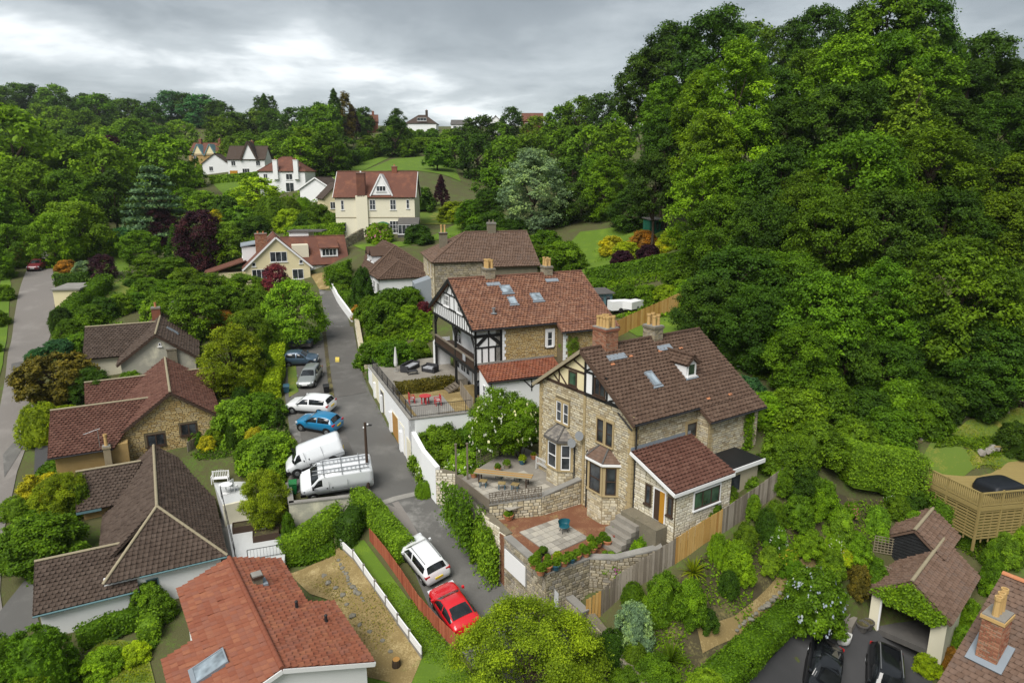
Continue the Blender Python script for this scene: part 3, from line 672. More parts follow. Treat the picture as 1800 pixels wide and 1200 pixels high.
# ---------- the stone house in the middle
def stone_house():
    H = House('stone_house', 'tall rubble stone house with brown tiled roof and yellow timbered gable', (1.95, 45.45), -56, 4.0)
    b = 4.0; ze, zr = 11.25 - b, 14.45 - b; w, l = 9.3, 10.3
    x1 = w
    wall = H.body(0, w, 0, l, -1.5, ze, 'mortar', 'y', zr - .15)
    wing = H.body(w - .5, w + 1.0, 5.45, l - .003, -1.5, ze - .75, 'mortar', name='wing_wall')
    FF, FRt = H.fr('F', 0, w, 0, l), H.fr('R', 0, w, 0, l)
    ul, ur, tl = (1.98, 8.92 - b), (6.15, 8.85 - b), 11.7 - b
    holes = [(1.85, 4.8, 3.4, 6.6), (6.0, 4.7, 7.65, 6.55), (1.2, -1, 3.8, 4.1), (5.6, -1, 8.2, 4.1), (4.72, 0, 4.98, 9)]
    # front stonework: the stones nearest to the eye as pieces
    Pf = [(.3, -.3), (w - .3, -.3), (w - .3, tl - .35), (7.9, tl), (1.1, tl), (.3, tl - .35)]
    pcs = courses(Pf, holes, (.12, .22), (.2, .55), rng, .028)
    lay('stonework', 'stone', 'stone', wall, FF, pcs, .035, 300, 1, 'stone', 5, key=lambda q: -q[2] * q[3])
    H.quoins(FF, 0, -.3, ze + .1, 'dressed', 1); H.quoins(FF, w, -.3, ze + .1, 'dressed', -1)
    for k in range(26): fbox('quoin', 'dressed', H.t, FF, 4.74, 4.96, .3 * k - .3, .3 * k - .02, -.02, .05)
    # right side stonework
    holes_r = [(4.45, 4.85, 5.45, 6.1), (0, -2, 5, 3.9)]
    H.stonework(wall, FRt, [(.4, -.5), (5.43, -.5), (5.43, ze - .1), (.4, ze - .1)], holes_r, 'stone')
    H.quoins(FRt, 0, -.3, ze - .1, 'dressed', 1)
    FW = Fr((w + 1.0, 5.45, 0), (0, 1, 0), (0, 0, 1)); FWf = Fr((w, 5.45, 0), (1, 0, 0), (0, 0, 1))
    H.stonework(wing, FW, [(.25, -.5), (4.8, -.5), (4.8, ze - .85), (.25, ze - .85)], [(.0, -2, 2.4, 3.5)], 'stone')
    H.stonework(wing, FWf, [(.02, 0), (.98, 0), (.98, ze - .8), (.02, ze - .3)], [], 'stone')
    H.quoins(FW, 0, 2, ze - .9, 'dressed', 1)
    # openings
    for (u, v, ww, hh) in ((1.98, 8.95 - b, .55, 1.4), (2.72, 8.95 - b, .55, 1.4)): H.win(FF, u, v, ww, hh, 1, 2, 'white_clean', 'dressed', True, sw=.09, n=.03)
    for (u, v, ww, hh) in ((6.15, 8.85 - b, .6, 1.5), (6.98, 8.85 - b, .6, 1.5)): H.win(FF, u, v, ww, hh, 1, 2, 'dark_wood', 'dressed', True, sw=.1, n=.03)
    H.win(FRt, 4.55, 9.0 - b, .85, .95, 1, 1, 'dark_wood', 'dressed', True, n=.03)
    # canted bays
    def bay(u0, u1, z0, z1, zt, mat, frame, tile):
        um = (u0 + u1) / 2; d = .75; c = .62
        P = [(u0, .02), (u0 + c, -d), (u1 - c, -d), (u1, .02)]
        bo = MB().prism(P[::1], z0, z1).build('bay_window', 'stone', H.t)
        for a, q in zip(P[:-1], P[1:]):
            L_ = math.hypot(q[0] - a[0], q[1] - a[1]); F = Fr((a[0], a[1], 0), (q[0] - a[0], q[1] - a[1], 0), (0, 0, 1))
            lay('stonework', 'stone', 'stone', bo, F, courses([(.02, z0), (L_ - .02, z0), (L_ - .02, z1 - 2.05), (.02, z1 - 2.05)], (), (.14, .24), (.25, .5), rng, .02), .03, 0, 1, 'stone', 3)
            fbox('mullion', 'dressed', bo, F, .0, .16, z1 - 2.05, z1, -.03, .06); fbox('mullion', 'dressed', bo, F, L_ - .16, L_, z1 - 2.05, z1, -.03, .06)
            fbox('lintel', 'dressed', bo, F, .16, L_ - .16, z1 - .25, z1, -.03, .055); fbox('sill', 'dressed', bo, F, -.03, L_ + .03, z1 - 2.15, z1 - 2.051, -.03, .1)
            fw = L_ - .36; f = MB(); uu, vv, hh = .18, z1 - 2.04, 1.78
            for a0, a1, b0, b1 in ((uu, uu + fw, vv, vv + .06), (uu, uu + fw, vv + hh - .06, vv + hh), (uu, uu + .06, vv + .06, vv + hh - .06), (uu + fw - .06, uu + fw, vv + .06, vv + hh - .06), (uu + .06, uu + fw - .06, vv + hh / 2 - .03, vv + hh / 2 + .03)):
                F.box(f, a0, a1, b0, b1, .01, .05)
            f.build('sash', frame, bo)
            fbox('pane', 'glass', bo, F, uu + .03, uu + fw - .03, vv + .03, vv + hh - .03, .005, .02)
        e = .16
        Q = [(u0 - e, .0), (u0 + c - e * .6, -d - e), (u1 - c + e * .6, -d - e), (u1 + e, .0)]; T = [(um - .35, .0), (um + .35, .0)]
        A = [(q[0], q[1], z1 + .06) for q in Q]; t0, t1 = (T[0][0], 0, zt), (T[1][0], 0, zt)
        for pts in ([A[0], A[1], t0], [A[1], A[2], t1, t0], [A[2], A[3], t1]): H.slope(pts, tile, (.22, .2), 'flat', parent=bo, name='bay_roof', thick=.03)
        for a, q in zip(A[:-1], A[1:]):
            F = Fr(a, Vector(q) - Vector(a), (0, 0, 1)); fbox('gutter', 'white_clean' if frame != 'white_clean' else 'slate', bo, F, 0, (Vector(q) - Vector(a)).length, -.16, -.02, -.02, .05)
        for a, q in ((A[1], t0), (A[2], t1)): H.caps(Vector(a) + Vector((0, 0, .03)), Vector(q) + Vector((0, 0, .03)), 'slate', .06, .4, bo)
    bay(1.25, 3.75, .6, 7.95 - b, 8.75 - b, 'stone', 'white_clean', 'slate')
    bay(5.6, 8.2, -1.0, 7.95 - b, 8.75 - b, 'stone', 'dark_wood', 'tile_old')
    # timbered gable: two paints
    k = (zr - ze) / (w / 2)
    def gtop(u): return ze + k * (w / 2 - abs(u - w / 2)) - .25
    FF.poly(MB(), [(.9, tl), (4.85, tl), (4.85, gtop(4.85)), (4.65, gtop(4.65)), (.9, gtop(.9) + .05)], -.02, .03).build('gable_panel', 'cream', H.t)
    FF.poly(MB(), [(4.85, tl), (8.35, tl), (8.35, gtop(8.35)), (4.85, gtop(4.85))], -.02, .029).build('gable_panel', 'white', H.t)
    bm_ = 'dark_wood'
    fbox('beam', bm_, H.t, FF, .9, 4.85, tl - .2, tl, 0, .07); fbox('beam', 'black_timber', H.t, FF, 4.85, 8.4, tl - .22, tl, 0, .071)
    fbox('beam', 'black_timber', H.t, FF, 4.78, 4.96, tl, gtop(4.8), .02, .08)
    for (u0, v0, u1, v1) in ((2.2, tl, 1.6, gtop(1.6)), (3.0, tl, 2.1, gtop(2.1)), (2.2, tl, 2.2, gtop(2.2)), (4.78, tl + 1.5, 3.7, gtop(3.7))): fbeam('beam', bm_, H.t, FF, u0, v0, u1, v1, .11, .02, .06)
    fbox('beam', bm_, H.t, FF, 2.5, 4.78, tl + 1.12, tl + 1.26, .02, .065)
    for (u0, v0, u1, v1) in ((7.1, tl, 7.9, gtop(7.9)), (4.95, tl + 1.45, 5.7, gtop(5.7))): fbeam('beam', 'black_timber', H.t, FF, u0, v0, u1, v1, .12, .02, .06)
    fbox('beam', 'black_timber', H.t, FF, 4.96, 6.9, tl + 1.3, tl + 1.44, .02, .066)
    fbox('beam', 'black_timber', H.t, FF, 6.85, 7.0, tl, gtop(7.0), .02, .067); fbox('beam', 'black_timber', H.t, FF, 5.55, 5.7, tl, tl + 1.3, .02, .067)
    H.win(FF, 3.2, tl + .08, .85, 1.0, 1, 1, 'dark_wood', None, True, 'glass_green', .1, n=.035)
    H.win(FF, 5.75, tl + .08, 1.05, 1.15, 2, 1, 'dark_wood', None, True, 'glass', .1, n=.035)
    # roof
    ov = .35; zlo = ze - k * ov; xw = w + 1.0; zw = ze - k * (1.0 + ov)
    def upv(x): return zr - k * abs(x - w / 2)
    Rp = [(w + ov, -.35, zlo), (w + ov, 5.2, zlo), (xw + ov, 5.2, zw), (xw + ov, l + .3, zw), (w / 2, l + .3, zr), (w / 2, -.35, zr)]
    # main slope with its lower wing strip
    hole = []
    sl = math.hypot(1, k)
    F1, r1 = H.slope([(w + ov, -.35, zlo), (w + ov, l + .3, zlo), (w / 2, l + .3, zr), (w / 2, -.35, zr)], 'tile_brown', (.32, .27), 'roll', [(3.35, 2.2, 3.95, 3.35), (6.25, 2.3, 7.3, 3.6)])
    H.slope([(xw + ov, 5.2, zw), (xw + ov, l + .3, zw), (w + ov - .01, l + .3, zlo + .007), (w + ov - .01, 5.2, zlo + .007)], 'tile_brown', (.32, .27), 'roll')
    H.slope([(-ov, l + .3, zlo), (-ov, -.35, zlo), (w / 2, -.35, zr), (w / 2, l + .3, zr)], 'tile_brown', (.5, .4), 'roll')
    H.caps((w / 2, -.3, zr + .02), (w / 2, l + .3, zr + .02), 'tile_brown')
    H.rooflight(F1, 3.35, 2.2, .6, 1.15)
    for (u, v) in ((1.4, 4.4), (3.2, 4.75), (5.8, 4.7), (7.7, 4.6), (6.6, .35), (8.6, .25)):
        fbox('vent_tile', 'terracotta', H.t, F1, u, u + .3, v, v + .14, .05, .085)
    # dormer
    dz = lambda v: F1.p(0, v).z
    u0, u1, v0 = 6.3, 7.25, 2.3
    p0 = F1.p(u0, v0); p1 = F1.p(u1, v0); xf = p0.x + .02; zb = p0.z; zt = zb + 1.0; zp = zt + .45; xb = w / 2 + (zr - zt) / k; xbp = w / 2 + (zr - zp) / k
    d = MB(); y0, y1 = p0.y, p1.y; ym = (y0 + y1) / 2
    d.add([(xf, y0, zb), (xf, y1, zb), (xf, y1, zt), (xf, ym, zp - .08), (xf, y0, zt), (xb - .3, y0, zt), (xb - .3, y1, zt)], [(0, 1, 2, 3, 4), (0, 4, 5), (1, 6, 2), (4, 2, 6, 5)])
    do = d.build('dormer', 'white_clean', H.t)
    Fd = Fr((xf, y0, 0), (0, 1, 0), (0, 0, 1)); H.win(Fd, .12, zb + .12, .7, .82, 1, 1, 'white_clean', None, True, 'glass_green', parent=do, n=.01)
    for pts in ([(xf + .2, y0 - .15, zt - .08), (xf + .2, ym, zp), (xbp - .3, ym, zp), (xb - .3, y0 - .15, zt - .08)], [(xf + .2, ym, zp), (xf + .2, y1 + .15, zt - .08), (xb - .3, y1 + .15, zt - .08), (xbp - .3, ym, zp)]):
        P = [pts[0], pts[3], pts[2], pts[1]] if pts[0][1] < ym else [pts[2], pts[1], pts[0], pts[3]]
        P = [Vector(q) for q in pts]
        if P[0].y < ym: H.slope([P[3], P[0], P[1], P[2]], 'tile_brown', (.3, .24), 'roll', parent=do, name='dormer_roof')
        else: H.slope([P[1], P[2], P[3], P[0]], 'tile_brown', (.3, .24), 'roll', parent=do, name='dormer_roof')
    H.caps((xf + .22, ym, zp + .02), (xbp - .25, ym, zp + .02), 'tile_brown', parent=do)
    fbox('flashing', 'lead', do, F1, u0 - .1, u1 + .1, v0 - .2, v0 - .01, .03, .09)
    # chimneys
    H.chimney(w / 2 - .2, 1.9, 1.3, 1.05, zr - 1.2, zr + 1.15, 'brick', 8, 'pot_buff', 'brick', 2, True, .75)
    H.chimney(w / 2 - .2, 6.2, 1.1, .8, zr - 1.0, zr + .75, 'stone_grey', 4, 'pot_buff', 'stone_grey', 2, True, .75)
    for y, ww in ((1.9, .75), (6.2, .6)): fbox('flashing', 'lead', H.t, F1, y + .35 - ww, y + .35 + ww, 4.75, 5.2, .03, .1)
    # verge boards
    for (u0_, v0_, u1_, v1_, m_) in ((-.42, zlo - .02, w / 2, zr - .02, 'ridge_pale'), (w / 2, zr - .02, w + .4, zlo - .02, 'tile_brown')):
        Fr((0, -.36, 0), (1, 0, 0), (0, 0, 1)).beam(MB(), u0_, v0_ - .08, u1_, v1_ - .08, .22, -.02, .03).build('bargeboard', m_, H.t)
    # gutters and pipes
    MB().cyl((w + ov + .05, -.3, zlo - .06), (w + ov + .05, 5.2, zlo - .06), .06, seg=8).build('gutter', 'iron', H.t)
    MB().cyl((xw + ov + .05, 5.2, zw - .06), (xw + ov + .05, l + .3, zw - .06), .06, seg=8).build('gutter', 'iron', H.t)
    MB().tube([(w + .12, .12, zlo - .1), (w + .12, .12, -.2)], .05).build('downpipe', 'iron', H.t)
    MB().tube([(8.0, -.1, ze - .0), (w - .05, -.1, ze - .75)], .05).build('downpipe', 'iron', H.t)
    for u in (4.02, 5.3): MB().tube([(u, -.1, 3.9), (u, -.1, -.2)], .045).build('downpipe', 'iron', H.t)
    for u, v in ((4.85, 4.8), (4.1, 4.05)):
        MB().lathe([(.03, 0), (.2, .03), (.3, .1), (.31, .11)], (0, 0, 0), 14).build('satellite_dish', 'steel', H.t).matrix_local = Matrix.Translation((u, -.35, v)) @ Matrix.Rotation(R(75), 4, 'X') @ Matrix.Rotation(R(20), 4, 'Y')
    # porch lean-to
    pz0, pz1 = 7.95 - b, 9.25 - b; px = w + 3.4; L2 = 4.9
    wallp = MB().add([(w, .15, .5), (px, .15, .5), (px, L2, .5), (w, L2, .5), (w, .15, pz1 - .12), (px, .15, pz0 - .05), (px, L2, pz0 - .05), (w, L2, pz1 - .12)],
             [(0, 3, 2, 1), (4, 5, 6, 7), (0, 1, 5, 4), (1, 2, 6, 5), (2, 3, 7, 6), (3, 0, 4, 7)]).build('porch_wall', 'mortar', H.t)
    Fp = Fr((w, .15, 0), (1, 0, 0), (0, 0, 1)); Fq = Fr((px, .15, 0), (0, 1, 0), (0, 0, 1))
    fl = 1.62
    H.stonework(wallp, Fp, [(.05, .6), (3.35, .6), (3.35, pz0 - .1), (.05, pz1 - .2)], [(1.0, fl + .65, 1.6, fl + 2.0), (1.7, .5, 2.7, fl + 2.0), (2.75, fl + .65, 3.25, fl + 1.95)], 'stone_pale', (.14, .24), (.25, .55))
    H.stonework(wallp, Fq, [(.02, .6), (4.7, .6), (4.7, pz0 - .1), (.02, pz0 - .1)], [(1.4, 2.35, 3.7, 3.5)], 'stone_pale', (.14, .24), (.25, .55))
    H.win(Fp, 1.1, fl + .72, .4, 1.2, 1, 1, 'dark_wood', None, True, n=.03); H.win(Fp, 2.85, fl + .72, .35, 1.1, 1, 1, 'dark_wood', None, True, n=.03)
    dr = fbox('door_frame', 'white_clean', H.t, Fp, 1.72, 2.68, fl, fl + 1.98, .0, .05); fbox('doorway', 'dark_wood', dr, Fp, 1.8, 2.25, fl + .02, fl + 1.9, .02, .055); fbox('door', 'door_orange', dr, Fp, 2.26, 2.6, fl + .02, fl + 1.9, .02, .09)
    H.win(Fq, 1.45, 2.4, 2.2, 1.05, 3, 1, 'dark_wood', 'white_clean', True, 'glass_green', sw=.06, n=.02)
    Fl, _ = H.slope([(px + .2, -.2, pz0), (px + .2, L2, pz0), (w, L2, pz1 + .02), (w, -.2, pz1 + .02)], 'tile_maroon', (.3, .26), 'roll', parent=H.t, name='porch_roof')
    fbox('fascia', 'white_clean', H.t, Fr((px + .2, -.2, 0), (0, 1, 0), (0, 0, 1)), 0, L2 + .2, pz0 - .22, pz0 - .03, -.02, .04)
    Fr((0, -.22, 0), (1, 0, 0), (0, 0, 1)).beam(MB(), w, pz1 - .1, px + .22, pz0 - .1, .2, -.02, .03).build('bargeboard', 'white_clean', H.t)
    fbox('flashing', 'lead', H.t, FRt, -.2, 4.9, pz1 + .0, pz1 + .22, .02, .07)
    # flat-roofed end bay
    MB().box(w + 1.0, w + 3.0, L2, 7.9, .8, pz0 - .15).build('side_wall', 'stone_pale', H.t); MB().box(w + .9, w + 3.3, L2 + .02, 8.1, pz0 - .14, pz0 + .02).build('flat_roof', 'black_plastic', H.t)
    MB().box(w + 3.301, w + 3.36, L2 + .02, 8.1, pz0 - .2, pz0 + .05).build('fascia', 'white_clean', H.t)
    fbox('window', 'glass', H.t, Fr((w + 3.0, L2, 0), (0, 1, 0), (0, 0, 1)), .5, 1.3, 2.3, 3.3, 0, .03)
    # steps from the yard up to the porch door
    for i in range(5):
        MB().box(w - .25 + .02 * i, w + 1.6, -2.5 + i * .36, -.7, -.4 + (i - .5) * .3, .16 + i * .29).build('step', 'paving', H.t)
    MB().box(w + .02, w + 2.9, -.78, .14, -.4, fl - .03).build('landing', 'stone_grey', H.t)
    return H
stone_house()
# ---------- timber-framed house
def tudor():
    b = 6.6; w, l = 11.4, 12.9
    H = House('timbered_house', 'black and white timbered house with mottled orange tiled roof and balcony', (-7.67, 65.76), -66.5, b)
    ze, zr = 12.87 - b, 16.1 - b; k = (zr - ze) / (w / 2); g = 1.9
    wall = H.body(0, w, g, l, -1.5, ze, 'mortar', 'y', zr - .15)
    FF, FRt = H.fr('F', 0, w, 0, l), H.fr('R', 0, w, 0, l)
    Fg = Fr((0, g, 0), (1, 0, 0), (0, 0, 1))
    # gable over the balcony
    zl = 12.0 - b
    FF.poly(MB(), [(0, zl), (w, zl), (w, ze), (w / 2, zr - .15), (0, ze)], 0, -g - .01).build('gable', 'white', H.t)
    bk = 'black_timber'
    def gt(u): return ze + k * (w / 2 - abs(u - w / 2)) - .2
    fbox('beam', bk, H.t, FF, -.02, w + .02, zl - .12, zl + .12, -.02, .06)
    zc = 13.25 - b
    fbox('beam', bk, H.t, FF, .4, w - .4, zc - .08, zc + .08, 0, .05)
    fbox('beam', bk, H.t, FF, 3.3, w - 3.3, zc + 1.25, zc + 1.37, 0, .048)
    for i in range(1, 19):
        u = i * .6; fbox('stud', bk, H.t, FF, u - .05, u + .05, zl + .12, min(zc - .08, gt(u)), 0, .035)
    for u in (2.4, 3.4, 5.1, 6.3, 8.0, 9.0):
        fbox('stud', bk, H.t, FF, u - .05, u + .05, zc + .08, min(gt(u), zc + 1.25), 0, .034)
    fbeam('brace', bk, H.t, FF, 4.2, zc + 1.37, 5.0, gt(5.0), .1); fbeam('brace', bk, H.t, FF, 7.2, zc + 1.37, 6.4, gt(6.4), .1); fbox('stud', bk, H.t, FF, w / 2 - .05, w / 2 + .05, zc + 1.37, zr - .4, 0, .034)
    for u in (3.55, 7.3): H.win(FF, u, 13.42 - b, 1.35, 1.0, 3, 2, 'white_clean', None, True, n=.02)
    # posts, balcony
    for u in (.05, 6.1, w - .22):
        fbox('post', bk, H.t, FF, u, u + .2, -1.2, zl - .12, -.2, .0)
    for u, sg in ((.2, 1), (6.1, -1), (6.3, 1), (w - .25, -1)):
        fbeam('brace', bk, H.t, FF, u, zl - 1.0, u + sg * .75, zl - .15, .13, -.15, -.03)
    zf = 9.1 - b
    MB().box(.02, w - .02, .05, g, zf - .22, zf).build('balcony_floor', 'dark_wood', H.t)
    fbox('beam', bk, H.t, FF, 0, w, zf - .3, zf - .02, -.2, .02)
    fbox('rail', 'wood_grey', H.t, FF, .2, w - .2, zf + .72, zf + .82, -.16, .05)
    fbox('balcony_panel', 'dark_wood', H.t, FF, .25, w - .25, zf, zf + .7, -.1, -.04)
    fbox('towel', 'cushion', H.t, FF, 8.5, 9.2, zf + .25, zf + .83, .051, .07)
    fbox('rear_panel', 'white', H.t, Fg, .1, w - .1, zf, zl, 0, .03); fbox('rear_panel', 'stone_gold', H.t, Fg, .1, 3.0, zl - .9, zl, .03, .05)
    H.win(Fg, 1.0, zf + .1, 1.8, 2.0, 2, 2, 'white_clean', None, False, n=.05); H.win(Fg, 7.5, zf + .2, 2.2, 1.8, 3, 1, 'dark_wood', None, False, n=.04)
    fbox('rear_panel', 'white', H.t, Fg, 5.8, w, -1.4, zf - .25, 0, .03)
    d = MB(); Fg.box(d, 1.0, 5.6, -1.4, zf - .25, .0, .05); d.build('screen_wall', 'white', H.t)
    H.win(Fg, 1.3, .05, .9, 2.0, 1, 2, 'white_clean', None, False, n=.06, name='door'); H.win(Fg, 2.6, .05, 1.3, 2.05, 2, 3, 'white_clean', None, False, n=.06, name='door'); H.win(Fg, 4.1, .05, .9, 2.05, 1, 3, 'white_clean', None, False, n=.06, name='door')
    MB().add([(-.9, .1, -1), (.0, .1, -1), (.0, 1.6, -1), (-.9, 1.6, -1), (-.9, .1, 2.3), (.0, .1, 2.9), (.0, 1.6, 2.9), (-.9, 1.6, 2.3)], [(0, 3, 2, 1), (4, 5, 6, 7), (0, 1, 5, 4), (1, 2, 6, 5), (2, 3, 7, 6), (3, 0, 4, 7)]).build('porch', 'white', H.t)
    # right side: timbered end then gold stone
    zs = 9.5 - b
    fbox('side_panel', 'white', H.t, FRt, 0, g + .6, zs, ze - .1, -.12, .0)
    for (a, q, c, e) in ((0, .18, zs, ze), (2.3, 2.5, zs, ze), (0, 2.5, ze - .98, ze - .72), (0, 2.5, ze - .14, ze), (0, 2.5, 10.95 - b, 11.1 - b), (0, 2.5, zs, zs + .14), (1.2, 1.35, ze - .72, ze - .1)):
        fbox('beam', bk, H.t, FRt, a, q, c, e, -.05, .04)
    for u in (.65, 1.25, 1.85): fbox('stud', bk, H.t, FRt, u - .06, u + .06, zs + .14, 10.95 - b if u != 1.25 else 12.0 - b, -.02, .03)
    fbeam('brace', bk, H.t, FRt, .2, 11.2 - b, 1.2, 12.1 - b, .3); fbeam('brace', bk, H.t, FRt, 2.35, 11.2 - b, 1.3, 12.1 - b, .3)
    H.stonework(wall, FRt, [(2.75, zs), (7.75, zs), (7.75, ze - .1), (2.75, ze - .1)], [(6.5, 10.3 - b, 7.5, 12.1 - b)], 'stone_gold', (.1, .18), (.15, .4))
    for u in (2.5,):
        v = zs; i = 0
        while v < ze - .2: fbox('quoin', 'white', H.t, FRt, u, u + (.32 if i % 2 else .2), v, v + .26, 0, .045); v += .28; i += 1
    H.win(FRt, 6.75, 10.55 - b, .5, 1.3, 1, 2, 'white_clean', 'white', True, sw=.2, n=.03)
    xo = 1.1; y2 = 7.75
    wing = H.body(w - .3, w + xo, y2, l - .003, -1.5, ze - k * xo, 'mortar', name='wing_wall')
    FW = Fr((w + xo, y2, 0), (0, 1, 0), (0, 0, 1))
    H.stonework(wing, FW, [(.35, 0), (5.1, 0), (5.1, ze - k * xo - .1), (.35, ze - k * xo - .1)], [], 'stone_gold', (.1, .18), (.15, .4))
    v = 0.; i = 0
    while v < ze - k * xo - .2: fbox('quoin', 'white', H.t, FW, 0, (.42 if i % 2 else .26), v, v + .26, -.02, .045); v += .28; i += 1
    ov = .35; zlo = ze - k * ov; zw = ze - k * (xo + ov); a, e = -.35, l + .3
    S = (.3, .28)
    F1, _ = H.slope([(w + ov, a, zlo), (w + ov, e, zlo), (w / 2, e, zr), (w / 2, a, zr)], 'tile_orange', S, 'roll', [(4.35, 4.35, 5.35, 5.4), (4.5, 2.75, 5.2, 3.75), (6.8, 2.95, 7.8, 4.0)])
    H.slope([(w + xo + ov, y2 - .3, zw), (w + xo + ov, e, zw), (w + ov - .01, e, zlo + .006), (w + ov - .01, y2 - .3, zlo + .006)], 'tile_orange', S, 'roll')
    H.slope([(-ov, e, zlo), (-ov, a, zlo), (w / 2, a, zr), (w / 2, e, zr)], 'tile_orange', None)
    H.caps((w / 2, a, zr + .02), (w / 2, e, zr + .02), 'tile_orange')
    for u, v, ww, hh in ((4.35, 4.35, 1.0, 1.05), (4.5, 2.75, .7, 1.0), (6.8, 2.95, 1.0, 1.05)): H.rooflight(F1, u, v, ww, hh)
    MB().lathe([(.3, 0), (.2, .05), (.12, .08), (.12, .4), (.18, .42), (.18, .5)], F1.p(2.6, 1.85, .03), 12).build('flue', 'steel', H.t)
    for (u0, v0, u1, v1) in ((-ov - .1, zlo - .02, w / 2, zr), (w / 2, zr, w + ov + .1, zlo - .02)):
        Fr((0, a - .01, 0), (1, 0, 0), (0, 0, 1)).beam(MB(), u0, v0 - .1, u1, v1 - .1, .3, -.02, .04).build('bargeboard', 'black_timber', H.t)
    MB().cyl((w + ov + .05, a, zlo - .08), (w + ov + .05, y2 - .3, zlo - .08), .07, seg=8).build('gutter', 'iron', H.t)
    MB().cyl((w + xo + ov + .05, y2 - .3, zw - .08), (w + xo + ov + .05, e, zw - .08), .07, seg=8).build('gutter', 'iron', H.t)
    H.chimney(w / 2 - .1, 3.6, 1.0, .9, zr - 1, zr + .75, 'stone_grey', 6, 'pot_buff', 'stone_grey', 2, True, .8)
    H.chimney(w / 2 - .1, 9.5, 1.0, .8, zr - 1, zr + .65, 'stone_grey', 4, 'pot_buff', 'stone_grey', 2, True, .8)
    for y in (3.95, 9.85): fbox('flashing', 'lead', H.t, F1, y - .65, y + .65, 5.55, 6.0, .03, .1)
    # lean-to with red tiles
    lx = w + 2.1; zt, zb = 9.55 - b, 8.7 - b
    MB().add([(w, .4, -1.6), (lx, .4, -1.6), (lx, 7.0, -1.6), (w, 7.0, -1.6), (w, .4, zt - .1), (lx, .4, zb - .06), (lx, 7.0, zb - .06), (w, 7.0, zt - .1)], [(0, 3, 2, 1), (4, 5, 6, 7), (0, 1, 5, 4), (1, 2, 6, 5), (2, 3, 7, 6), (3, 0, 4, 7)]).build('lean_to', 'white', H.t)
    Fl, _ = H.slope([(lx + .2, .25, zb), (lx + .2, 7.3, zb), (w, 7.3, zt), (w, .25, zt)], 'tile_red', (.3, .28), 'roll', name='lean_to_roof')
    fbox('flashing', 'concrete', H.t, FRt, .2, 7.4, zt, zt + .18, .0, .08)
    MB().cyl((lx + .25, .25, zb - .1), (lx + .25, 7.3, zb - .1), .06, seg=8).build('gutter', 'iron', H.t); MB().tube([(lx + .06, .6, zb - .1), (lx + .06, .6, -1.5)], .05).build('downpipe', 'iron', H.t)
    Ft = Fr((w, .4, 0), (1, 0, 0), (0, 0, 1)); H.win(Ft, .9, .4, .5, 1.1, 1, 2, 'white_clean', None, True, n=.01)
    Fs = Fr((lx, .4, 0), (0, 1, 0), (0, 0, 1))
    for u0, v0, u1, v1 in ((3.2, zb - .3, 3.9, zb - 1.0), (4.6, zb - .3, 3.9, zb - 1.0), (3.9, zb - .2, 3.9, zb - 1.3)): fbeam('brace', bk, H.t, Fs, u0, v0, u1, v1, .1, 0, .03)
    fbox('beam', bk, H.t, Fs, 2.8, 5.2, zb - .3, zb - .18, 0, .028)
    H.win(Fs, 2.0, .2, .5, .8, 1, 1, 'white_clean', None, True, n=.01)
    return H
tudor()
